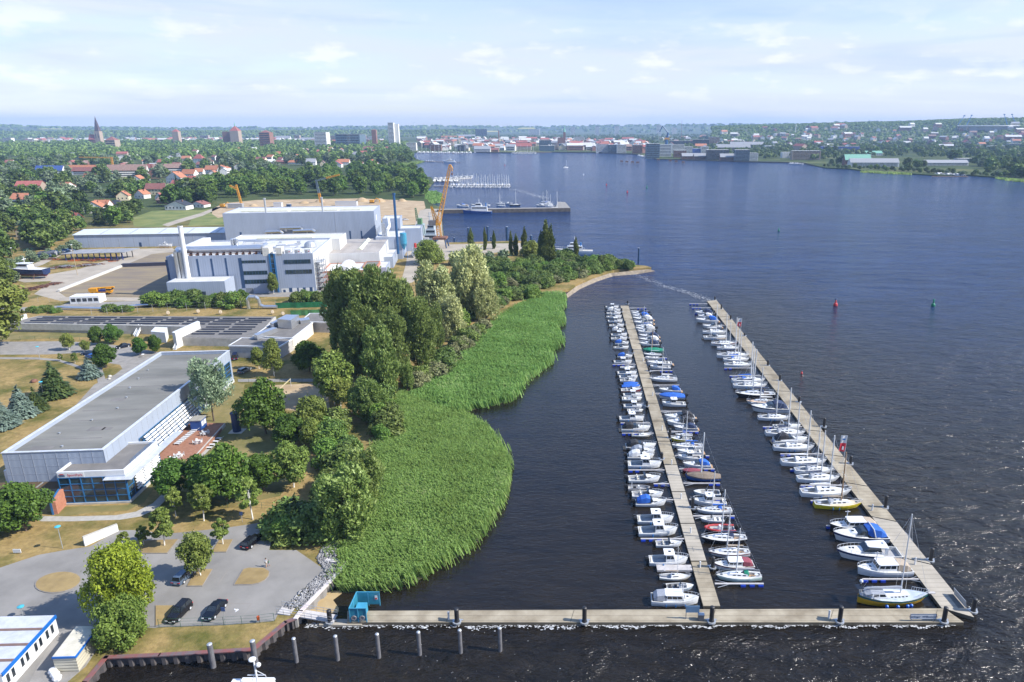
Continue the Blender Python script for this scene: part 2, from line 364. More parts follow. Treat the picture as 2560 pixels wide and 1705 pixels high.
island('traffic_island',ell,'oval dry grass island in the road left of the car park')
z6=lambda L_:[(400+x/3.447,1250+y/3.447)for x,y in L_]
island('traffic_island',z6([(632,730),(715,592),(765,580),(900,582),(945,612),(940,650),(905,690),(850,715),(790,728)]),'round-ended dry grass island in the middle of the car park beside the walkers')
island('traffic_island',z6([(228,742),(315,592),(455,592),(365,740)]),'grass strip under the birch beside the blue-grey estate car')
island('traffic_island',z6([(440,450),(510,340),(630,337),(570,447)]),'grass strip under the small birch beside the black estate car')
island('traffic_island',[(354,1383),(342,1362),(330,1352),(448,1347),(419,1383)],'wide grass island with two birches at the top of the car park')
island('traffic_island',z6([(-40,905),(125,905),(50,1060),(-40,1085)]),'grass patch left of the black off-roader')
sheet('concrete_yard',[(262,1592),(215,1665),(150,1720),(60,1790),(20,1800),(140,1585),(200,1560)],asph2,0.035)
sheet('path',[(86,1295),(103,1290),(180,1291),(290,1288),(340,1279),(382,1258),(400,1240),(416,1228),(428,1236),(412,1252),(392,1272),(350,1291),(300,1299),(180,1303),(103,1303)],pave,0.03)
z4=lambda L_:[(400+x/3.484,850+y/3.484)for x,y in L_]
sheet('path',z4([(322,955),(435,950),(270,1120),(200,1120)]),pave,0.03)
sheet('path',z4([(678,340),(1500,336),(1500,362),(678,364)]),asph2,0.03)
sheet('sand_court',z4([(660,600),(720,520),(800,460),(940,395),(1440,372),(1480,590),(1300,640),(1080,600),(900,640)]),sandm,0.02)
z3=lambda L_:[(x/3.267,820+y/3.267)for x,y in L_]
sheet('road',[(-300,857),(160,853),(250,858),(330,868),(402,882),(330,925),(214,998),(190,1012),(235,962),(262,948),(288,936),(306,922),(300,912),(262,906),(230,897),(200,882),(120,886),(-300,888)],asph2,0.02)
sheet('path',z3([(-60,238),(300,240),(480,255),(600,290),(700,330),(830,322),(870,440),(800,455),(785,350),(690,345),(580,305),(470,270),(300,256),(-60,252)]),asph2,0.03)
sheet('yard',[(40,700),(100,690),(200,672),(300,640),(300,624),(430,619),(445,632),(380,636),(147,730),(165,742),(430,744),(430,752),(150,752),(85,735),(130,702),(60,706)],gravel,0.02)
sheet('fallow_field',[(380,635),(440,629),(440,743),(165,741),(147,729)],fallow,0.03)
sheet('road',[(-200,772),(60,768),(150,764),(170,757),(350,752),(420,740),(420,758),(360,766),(150,774),(-200,784)],asph2,0.04)
sheet('dirt_road',[(405,562),(440,550),(500,533),(540,518),(552,519),(505,540),(450,556),(420,566)],gravel,0.03)
sheet('dirt_road',[(100,652),(190,612),(193,618),(110,660),(60,680),(40,680)],gravel,0.03)
sheet('meadow',[(330,545),(380,527),(505,525),(540,520),(500,536),(440,556),(400,568),(335,566)],meadow,0.02)
sheet('meadow',[(480,545),(520,530),(560,545),(562,562),(470,565)],meadow,0.02)
sheet('building_site',[(530,522),(560,508),(640,500),(900,496),(1060,503),(1064,520),(1048,531),(1044,560),(960,566),(940,522),(560,542),(545,545),(530,535)],sandm,0.03)
sheet('quay',[(960,745),(1004,700),(1016,655),(1018,600),(1036,565),(1050,526),(1066,522),(1096,522),(1103,530),(1106,585),(1113,611),(1300,607.5),(1316,623),(1160,640),(1045,665),(1040,700)],gravel,0.05)
sheet('factory_yard',[(560,742),(900,742),(960,720),(975,650),(900,640),(790,640)],asph2,0.02)
sheet('lawn',z3([(520,1460),(1045,1445),(1280,1230),(1310,1240),(1180,1420),(1040,1490),(820,1500),(430,1545)]),lawn,0.02)
sheet('lawn',[(470,990),(560,960),(612,960),(600,1010),(700,1075),(760,1150),(700,1240),(600,1260),(420,1220),(430,1180),(500,1110)],lawn,0.012)
sheet('lawn',[(12,813),(330,818),(340,838),(0,850)],lawn,0.012)
def strip(name,a,b,za,zb,m):
 q=MB();A=[G(u,v,za)for u,v in a];B=[G(u,v,zb)for u,v in b]
 for i in range(len(A)-1):q.quad(A[i],A[i+1],B[i+1],B[i])
 return struct(q.build(name,m))
strip('beach',[(1416,748),(1450,724),(1492,705),(1534,691),(1588,687),(1640,678)],[(1412,738),(1440,716),(1482,697),(1524,683),(1580,677),(1622,673)],-0.15,1.56,mat('shore_stones',(0.15,0.125,0.095),0.95,col2=(0.27,0.22,0.16),scale=0.6,bump=0.5,bscale=2,coord='World'))
sheet('beach',z6([(1230,960),(1290,870),(1400,790),(1560,780),(1570,800),(1490,860),(1540,930),(1540,960),(1400,985)]),mat('wet_sand',(0.33,0.235,0.115),0.8,col2=(0.42,0.32,0.17),scale=0.25,coord='World'),0.06,z0=0.0)
def quads_mesh(name,P,A,B,mats,mi=None,extra=None):
 """P centres, A and B half-edge vectors (n,3): n separate quads; extra = (verts, faces) of trunks with material 1"""
 n=len(P);V=np.empty((n,4,3),np.float32)
 V[:,0]=P-A-B;V[:,1]=P+A-B;V[:,2]=P+A*0.75+B;V[:,3]=P-A*0.75+B
 V=V.reshape(-1,3);me=bpy.data.meshes.new(name);nv=len(V)
 ev,ef=extra if extra else([],[])
 me.vertices.add(nv+len(ev))
 co=V.ravel()if not ev else np.concatenate([V.ravel(),np.array(ev,np.float32).ravel()])
 me.vertices.foreach_set('co',co)
 fl=[len(f)for f in ef];me.loops.add(nv+sum(fl));me.polygons.add(n+len(ef))
 me.loops.foreach_set('vertex_index',np.concatenate([np.arange(nv),np.array([i+nv for f in ef for i in f],int)])if ef else np.arange(nv))
 ls=np.arange(n)*4
 if ef:ls=np.concatenate([ls,nv+np.concatenate([[0],np.cumsum(fl)[:-1]])])
 me.polygons.foreach_set('loop_start',ls.astype(np.int32))
 for m in(mats if isinstance(mats,(list,tuple))else[mats]):me.materials.append(m)
 if mi is not None or ef:
  k=np.zeros(n+len(ef),np.int32)
  if mi is not None:k[:n]=mi
  if ef:k[n:]=1
  me.polygons.foreach_set('material_index',k)
 me.update(calc_edges=True);me.validate();return me
def in_poly(x,y,poly):
 ins=np.zeros(len(x),bool);n=len(poly)
 for i in range(n):
  x0,y0=poly[i];x1,y1=poly[(i+1)%n]
  c=((y0>y)!=(y1>y))&(x<(x1-x0)*(y-y0)/(y1-y0+1e-12)+x0);ins ^=c
 return ins
def reeds(name,px,dens,h,label,seed=1,w=0.22):
 rs=np.random.RandomState(seed);pl=[(G(u,v).x,G(u,v).y)for u,v in px]
 xs=[p[0]for p in pl];ys=[p[1]for p in pl];A=(max(xs)-min(xs))*(max(ys)-min(ys));n=int(A*dens)
 x=rs.uniform(min(xs),max(xs),n);y=rs.uniform(min(ys),max(ys),n)
 k=in_poly(x+rs.normal(0,.8,n),y+rs.normal(0,.8,n),pl);x,y=x[k],y[k];n=len(x)
 big=np.sin(x*0.33+1.7*np.sin(y*0.21))*np.cos(y*0.27+np.sin(x*0.17))+0.6*np.sin(x*0.9+y*0.7)*np.cos(x*0.5-y*0.8)
 hh=h*(0.88+0.09*big+rs.normal(0,.04,n));hh=np.clip(hh,.6,None)
 th=rs.uniform(0,math.pi,n);lean=np.stack([-0.30+rs.normal(0,.08,n)+0.06*big,-0.16+rs.normal(0,.15,n),np.ones(n)],1)
 B=lean*(hh/2)[:,None];Aa=np.stack([np.cos(th),np.sin(th),0*th],1)*(w*rs.uniform(.7,1.3,n))[:,None]
 P=np.stack([x,y,0*x],1)+B
 B2=np.stack([-0.55+rs.normal(0,.25,n),-0.25+rs.normal(0,.25,n),0.25+rs.normal(0,.2,n)],1)*0.30
 P2=P+B*rs.uniform(.55,.98,n)[:,None]+B2*.6;A2=np.stack([np.cos(th+1.2),np.sin(th+1.2),0*th],1)*(w*0.6)
 me=quads_mesh(name,np.concatenate([P,P2]),np.concatenate([Aa,A2]),np.concatenate([B,B2]),leaf_mat('reed_leaf',(0.20,0.29,0.072),(0.28,0.44,0.125),0.45,0.10,0.0,(0.46,0.50,0.23)))
 o=bpy.data.objects.new(name,me);COL.objects.link(o);stuff(o);tag(o,label,'reeds')
 q=MB();q.prism(pl,-0.5,0.06);struct(q.build('mud',mat('reed_mud',(0.05,0.05,0.022),0.95,coord='World')))
 return o
REED1=[(858,1483),(942,1482),(1042,1454),(1124,1403),(1186,1368),(1205,1339),(1226,1301),(1262,1260),(1278,1215),(1278,1173),(1255,1118),(1215,1072),(1165,1042),(1117,1033),(1070,1016),(1030,998),(1004,983),(966,1050),(945,1122),(949,1201),(918,1270),(894,1308),(849,1349),(832,1394),(866,1412),(842,1463)]
REED2=[(1029,994),(1050,1008),(1090,1022),(1152,1034),(1186,1024),(1238,1014),(1286,1000),(1310,963),(1328,945),(1372,916),(1384,900),(1374,884),(1408,862),(1402,840),(1391,822),(1413,808),(1414,795),(1397,784),(1413,771),(1418,746),(1402,737),(1367,738),(1310,764),(1247,800),(1188,860),(1128,914),(1065,966)]
reeds('reed_bed',REED1,20.0,2.4,'round bright green reed bed bulging into the dark water beside the car park',3,0.10)
reeds('reed_bed',REED2,9.0,2.5,'long green reed bed along the shore between the poplars and the moored boats',4,0.15)
reeds('reed_bed',[(1060,481),(1092,480),(1104,487),(1110,499),(1098,508),(1080,510),(1066,500)],0.35,2.4,'small green reed patch on the shore behind the yellow crane',5,0.8)
reeds('reed_bed',[(990,411),(1020,406),(1040,405),(1062,404),(1050,409),(1015,416)],0.12,2.4,'thin reed fringe by the far wooden jetty',6,1.2)
reeds('reed_bed',[(1000,420),(1024,421),(1049,428),(1046,431),(1015,431)],0.12,2.4,'pale green reed tongue below the far wooden jetty',6,1.2)
reeds('reed_bed',[(2154,429),(2215,431),(2278,435),(2278,438),(2215,435),(2154,431.5)],0.10,2.4,'green reed fringe on the far right shore below the long hall',7,1.6)
reeds('reed_bed',[(2492,444),(2520,447),(2570,453),(2640,462),(2640,466),(2570,458),(2520,452),(2490,447)],0.10,2.4,'green reed fringe at the right edge of the far shore',8,1.6)
HILLR=[]
def hills():
 rs=random.Random(3);hm=mat('hill_woods',(0.03,0.05,0.02),0.95,col2=(0.085,0.105,0.035),scale=0.0022,coord='World',det=8)
 def ridge(name,pts,depth,m):
  q=MB();n=200;us=[pts[0][0]+(pts[-1][0]-pts[0][0])*i/n for i in range(n+1)];rings=[]
  for u in us:
   for(a,va,Y),(b,vb,Yb)in zip(pts[:-1],pts[1:]):
    if a<=u<=b:t=(u-a)/(b-a);v=va+(vb-va)*t;Yc=Y+(Yb-Y)*t;break
   p=at(u,v+rs.uniform(-.5,.4)+0.5*math.sin(u*.02),Yc);h=max(p.z,3);s=p/p.y
   ring=[(s.x*(Yc-depth),Yc-depth,1.0),(s.x*(Yc-depth*.55),Yc-depth*.55,1+h*.38),(s.x*(Yc-depth*.2),Yc-depth*.2,1+h*.82),(s.x*Yc,Yc,h),(s.x*(Yc+depth*.5),Yc+depth*.5,h*.7),(s.x*(Yc+depth),Yc+depth,1.0)]
   rings.append(ring)
  q.loft(rings,caps=False);o=q.build(name,m,smooth=True);struct(o);HILLR.append(rings)
 ridge('hills',[(-500,316,7600),(0,314.5,7600),(30,314,7600),(60,316,7600),(120,318,7600),(160,320,7800),(230,320.5,8000),(350,319.5,8200),(420,321,8200),(560,321,8600),(630,318.5,8600),(700,321,8800),(800,320,9000),(900,317,9000),(1000,318,9000),(1080,315,9000),(1150,317,9200),(1300,317.5,9500),(1500,315.5,9500),(1700,312.5,9000),(1900,312,8500),(2060,309,8000),(2200,306,7500),(2560,304,7500),(3000,304,7500)],1500,hm)
 ridge('hills',[(1780,318,4300),(1860,315,4300),(2000,311,4300),(2100,309,4300),(2180,306.5,4200),(2260,304.5,4200),(2330,302,4100),(2400,299.5,4000),(2470,298,3900),(2560,296,3800),(2800,294,3700)],900,hm)
 ridge('hills',[(-400,331,5200),(100,330,5200),(300,329,5200),(600,329,5400),(1000,327,5600),(1200,326,5600)],700,hm)
 fm=mat('crop_field',(0.30,0.29,0.12),0.95,var=0.15,scale=0.004,coord='World')
 for u0,u1,v0,v1 in((640,760,326,329.5),(880,1040,326,330),(1040,1110,325,329.5),(1160,1250,327,330.5),(1290,1340,319,323),(90,160,321.5,323.5)):
  a=[(u0,v1),(u1,v1-.6),(u1-8,v0),(u0+14,v0+.3)];q=MB();q.slab([at(u,v,5900-(v-v0)*60)for u,v in a],1.0);struct(q.build('field',fm))
hills()
hz=bpy.data.materials.new('haze_air');hz.use_nodes=True;nt=hz.node_tree;nt.nodes.clear()
o_=nt.nodes.new('ShaderNodeOutputMaterial');pv=nt.nodes.new('ShaderNodeVolumePrincipled')
pv.inputs['Color'].default_value=(0.44,0.65,1.0,1);pv.inputs['Density'].default_value=7.5e-5;pv.inputs['Anisotropy'].default_value=0.0
nt.links.new(pv.outputs[0],o_.inputs['Volume'])
hb=MB();hb.box(-16500,16500,-400,11500,-2.5,190);stuff(hb.build('haze',hz))
#================================================================trees
bark=mat('bark',(0.12,0.09,0.065),0.9,var=0.3,scale=3)
birchbark=mat('birch_bark',(0.62,0.60,0.55),0.8,col2=(0.74,0.72,0.68),scale=2)
LM={
 'maple':leaf_mat('maple_leaf',(0.0385,0.0858,0.0137),(0.117,0.209,0.031)),
 'lime':leaf_mat('lime_leaf',(0.11,0.17,0.0117),(0.3,0.391,0.036),0.35,0.6,0.1),
 'lime2':leaf_mat('bush_leaf',(0.078,0.154,0.0257),(0.221,0.335,0.0644),0.35,0.6,0.1),
 'birch':leaf_mat('birch_leaf',(0.091,0.134,0.0234),(0.247,0.301,0.0655)),
 'poplar':leaf_mat('poplar_leaf',(0.111,0.15,0.0374),(0.247,0.301,0.0819),0.35,0.3,0.1,(0.416,0.469,0.211)),
 'aspen':leaf_mat('aspen_leaf',(0.111,0.174,0.0374),(0.286,0.362,0.0995),0.35,0.4,0.1,(0.442,0.509,0.234)),
 'silver':leaf_mat('silver_poplar_leaf',(0.238,0.263,0.101),(0.564,0.588,0.262),0.25,0.3,0.06,(0.605,0.634,0.396)),
 'lombardy':leaf_mat('lombardy_leaf',(0.0585,0.0911,0.0187),(0.156,0.194,0.0445)),
 'willow':leaf_mat('willow_leaf',(0.0975,0.147,0.0234),(0.247,0.315,0.0644)),
 'palewillow':leaf_mat('pale_willow_leaf',(0.13,0.185,0.108),(0.28,0.36,0.216),0.25,0.5),
 'spruce':leaf_mat('spruce_needles',(0.0286,0.0536,0.0164),(0.091,0.121,0.0328),0.1),
 'bluespruce':leaf_mat('blue_spruce_needles',(0.0747,0.113,0.088),(0.196,0.261,0.212),0.1,0.8),
 'shrub':leaf_mat('shrub_leaf',(0.0624,0.104,0.0211),(0.182,0.248,0.0585),0.2,0.4,0.25),
 'greyshrub':leaf_mat('sea_buckthorn_leaf',(0.111,0.121,0.0526),(0.247,0.261,0.123),0.2,0.4,0.15),
 'wood':leaf_mat('woodland_leaf',(0.0468,0.0991,0.0164),(0.163,0.248,0.0445),0.25,0.25,0.38),
 'oak':leaf_mat('garden_leaf',(0.0494,0.0937,0.0199),(0.163,0.234,0.0538),0.25,0.25,0.42),
 'palegarden':leaf_mat('grey_willow_leaf',(0.111,0.154,0.0819),(0.247,0.315,0.176),0.25,0.25,0.2),
}
def crown_lobes(kind,rs,h,r,base):
 """list of (centre, radius xyz)"""
 L_=[];ch=h-base
 if kind=='cone':
  for k in range(9):
   t=k/8.0;L_.append((Vector((0,0,base+ch*(0.04+t*0.9))),(r*(1-t)*0.98+0.15,r*(1-t)*0.98+.15,ch*0.085)))
 elif kind=='column':
  for k in range(9):
   t=k/8.0;q=r*(0.55+0.45*math.sin(math.pi*min(1,t*0.8+0.18)))*(1-0.5*max(0,t-.7)/.3)
   a=rs.uniform(0,6.28);L_.append((Vector((math.cos(a)*q*.25,math.sin(a)*q*.25,base+ch*(0.06+t*.88))),(q*.85,q*.85,ch*0.13)))
 else:
  n={'round':22,'tall':30,'open':15,'weep':16,'low':13}[kind]
  for i in range(n):
   t=(i+.5)/n;a=i*2.399+rs.uniform(-.5,.5)
   if kind=='tall':prof=0.55+0.45*math.sin(math.pi*(0.12+0.80*t));zc=base+ch*(0.08+0.86*t)
   elif kind=='low':prof=math.sqrt(max(0.05,1-t*t));zc=base+ch*(0.10+.72*t)
   else:prof=math.sqrt(max(0.08,1-(2*t-0.85)**2*0.95));zc=base+ch*(0.10+0.80*t)
   rr=r*prof*rs.uniform(.45,.86);lr=r*rs.uniform(.22,.50)*(0.72 if kind=='open' else 1)*(.8 if kind=='tall' else 1)
   L_.append((Vector((math.cos(a)*rr,math.sin(a)*rr,zc)),(lr,lr,lr*rs.uniform(.7,1.0)*(1.7 if kind=='tall' else 1))))
  if kind not in('open',):
   L_.append((Vector((0,0,base+ch*.5)),(r*.45,r*.45,ch*.36)))
 return L_
def crown_arrays(kind,seed,h,r,base,n,leaf,wind=0.0):
 rs=random.Random(seed);g=np.random.RandomState(seed);lob=crown_lobes(kind,rs,h,r,base)
 ar=np.array([q[0]*q[2]+q[0]*q[1]for _,q in lob]);cnt=np.maximum(6,(n*ar/ar.sum()).astype(int));Ps=[];Ns=[]
 for(c,q),m in zip(lob,cnt):
  d=g.normal(size=(m,3));d/=np.linalg.norm(d,axis=1)[:,None];d[:,2]=np.where(d[:,2]<-0.35,-d[:,2]*.6,d[:,2])
  tw=g.normal(size=(max(5,m//14),3));tw/=np.linalg.norm(tw,axis=1)[:,None]
  k=g.randint(0,len(tw),m);d=d*0.45+tw[k]*0.8;d/=np.linalg.norm(d,axis=1)[:,None]
  rad=1.0+g.normal(0,.13,m)+0.14*np.sin(k*2.3)
  Ps.append(np.array(c)+d*np.array(q)*rad[:,None]);Ns.append(d)
  if kind=='weep':Ps[-1][:,2]-=np.abs(g.normal(0,.16*h,m))*(np.linalg.norm(Ps[-1][:,:2],axis=1)/r)
 P=np.concatenate(Ps);D=np.concatenate(Ns);P[:,2]=np.maximum(P[:,2],base*0.6+0.05)
 nn=len(P);Nn=D*0.75+g.normal(0,.55,(nn,3));Nn[:,2]+=0.25;Nn[:,0]+=wind;Nn/=np.linalg.norm(Nn,axis=1)[:,None]
 a=np.cross(Nn,g.normal(size=(nn,3)));a/=np.linalg.norm(a,axis=1)[:,None];b=np.cross(Nn,a)
 s=leaf*g.uniform(.55,1.25,nn)
 if kind=='cone':
  a=np.stack([D[:,1],-D[:,0],0*D[:,0]],1);b=np.stack([D[:,0],D[:,1],-0.25+g.normal(0,.2,nn)],1)
  a/=np.linalg.norm(a,axis=1)[:,None]+1e-6;b/=np.linalg.norm(b,axis=1)[:,None]+1e-6;return P,a*(s*.45)[:,None],b*(s*1.1)[:,None],lob
 if kind in('tall','column'):
  up=np.stack([D[:,0]*.55+g.normal(0,.35,nn)-wind*.5,D[:,1]*.55+g.normal(0,.35,nn),np.full(nn,.9)],1);up/=np.linalg.norm(up,axis=1)[:,None];b=b*.45+up*.75;P=P+up*(s*.6)[:,None]
 return P,a*(s*.62)[:,None],b*(s)[:,None],lob
def trunk_mb(h,r,base,lob,tr,seed):
 rs=random.Random(seed);m=MB();top=base+(h-base)*.55;lx,ly=rs.uniform(-.03,.03)*h,rs.uniform(-.03,.03)*h
 pts=[(0,0,-0.3,tr*1.25),(0,0,.25,tr),(lx*.5,ly*.5,base*.7+.2,tr*.85),(lx,ly,top,tr*.45)]
 for p,q in zip(pts[:-1],pts[1:]):m.tube(p[:3],q[:3],p[3],q[3],7)
 for c,q in rs.sample(lob,min(7,len(lob))):
  z0=base*.7+rs.uniform(.1,.5)*(top-base*.7);m.tube((lx*.6,ly*.6,z0),tuple(c),tr*.35,tr*.1,5)
 return m
TP={}
def proto(key,kind,leafm,h,r,base,n,leaf,tr=0.16,tm=None,seed=1,single=False,wind=0.0):
 P,A,B,lob=crown_arrays(kind,seed,h,r,base,n,leaf,wind)
 t=trunk_mb(h,r,base,lob,tr,seed)
 if single:TP[key]=(quads_mesh('crown',P,A,B,[LM[leafm],tm or bark],extra=(t.v,t.f)),None,h,r)
 else:TP[key]=(quads_mesh('crown',P,A,B,LM[leafm]),t.mesh('trunk',tm or bark),h,r)
for i in(0,1,2):proto('maple%d'%i,'round','maple',7.5,3.1,1.5,11000,.19,.15,seed=11+i)
for i in(0,1,2):proto('birch%d'%i,'open','birch',8.0,2.0,1.8,5200,.16,.11,birchbark,seed=21+i)
for i in(0,1):proto('birchfull%d'%i,'round','birch',9.0,3.1,1.6,10000,.18,.14,birchbark,seed=31+i)
for i in(0,1,2):proto('poplar%d'%i,'tall','poplar',24,6.0,2.0,20000,.33,.35,seed=41+i,wind=.3)
for i in(0,1):proto('aspen%d'%i,'tall','aspen',13,4.2,1.0,12000,.26,.2,seed=51+i,wind=.3)
for i in(0,1):proto('silver%d'%i,'tall','silver',20,7.0,1.5,20000,.35,.3,seed=61+i,wind=.3)
for i in(0,1):proto('lombardy%d'%i,'column','lombardy',20,2.4,.6,7000,.36,.25,seed=71+i)
proto('willow','weep','willow',11,6.5,1.5,12000,.30,.3,seed=81)
proto('palewillow','tall','palewillow',10.5,3.0,2.8,9000,.17,.14,seed=82)
for i in(0,1):proto('spruce%d'%i,'cone','spruce',7.5,2.6,.3,5200,.45,.12,seed=91+i)
for i in(0,1):proto('bluespruce%d'%i,'cone','bluespruce',7.0,2.5,.3,5200,.42,.12,seed=95+i)
proto('limetree','round','lime',9.5,5.0,1.2,22000,.165,.2,seed=101);proto('limebush','round','lime2',6.0,3.7,.3,15000,.16,.2,seed=102)
for i in(0,1,2):proto('shrub%d'%i,'low','shrub',3.6,2.8,.1,5000,.18,.06,seed=111+i,single=True)
for i in(0,1):proto('greyshrub%d'%i,'low','greyshrub',2.4,2.4,.1,4200,.16,.05,seed=121+i,single=True)
for i in(0,1):proto('greenshrub%d'%i,'low','lime2',3.2,2.4,.1,4600,.17,.05,seed=126+i,single=True)
for i in range(4):proto('wood%d'%i,'round','wood',15,6.2,2.5,1900,.75,.3,seed=131+i,single=True)
for i in range(3):proto('oak%d'%i,'round','oak',12,5.6,1.5,1500,.72,.3,seed=141+i,single=True)
for i in range(2):proto('palegarden%d'%i,'round','palegarden',12,5.6,1.5,1500,.72,.3,seed=151+i,single=True)
proto('fir','cone','spruce',16,4.2,.5,900,1.3,.25,seed=161,single=True)
def tree(key,name,p,h,label,cat='tree',group=None,rz=None,wide=1.0,lean=(0,0)):
 cm,tm,H,r=TP[key];s=h/H
 if tm is None:
  o=bpy.data.objects.new(name,cm);COL.objects.link(o)
 else:
  o=bpy.data.objects.new(name,None);COL.objects.link(o)
  for nm,me in(('trunk',tm),('crown',cm)):
   c=bpy.data.objects.new(nm,me);COL.objects.link(c);c.parent=o
 o.location=p;o.scale=(s*wide,s*wide,s);o.rotation_euler=(lean[0],lean[1],rnd.uniform(0,6.28)if rz is None else rz)
 return tag(o,label,cat,group)
def tree_px(key,name,u,vb,vt,label,wide=1.0,group=None,cat='tree',z=ZL,lean=(0,0)):
 p=G(u,vb,z);h=max(0.8,(vz(p,vt)-p.z)*(.91 if key[:4]in('popl','aspe','silv')else .95 if key[:4]in('mapl','birc','lime')else 1.0));wide*=.9 if key[:4]=='mapl' else 1;return tree(key,name,p,h,label,cat,group,None,wide,lean)
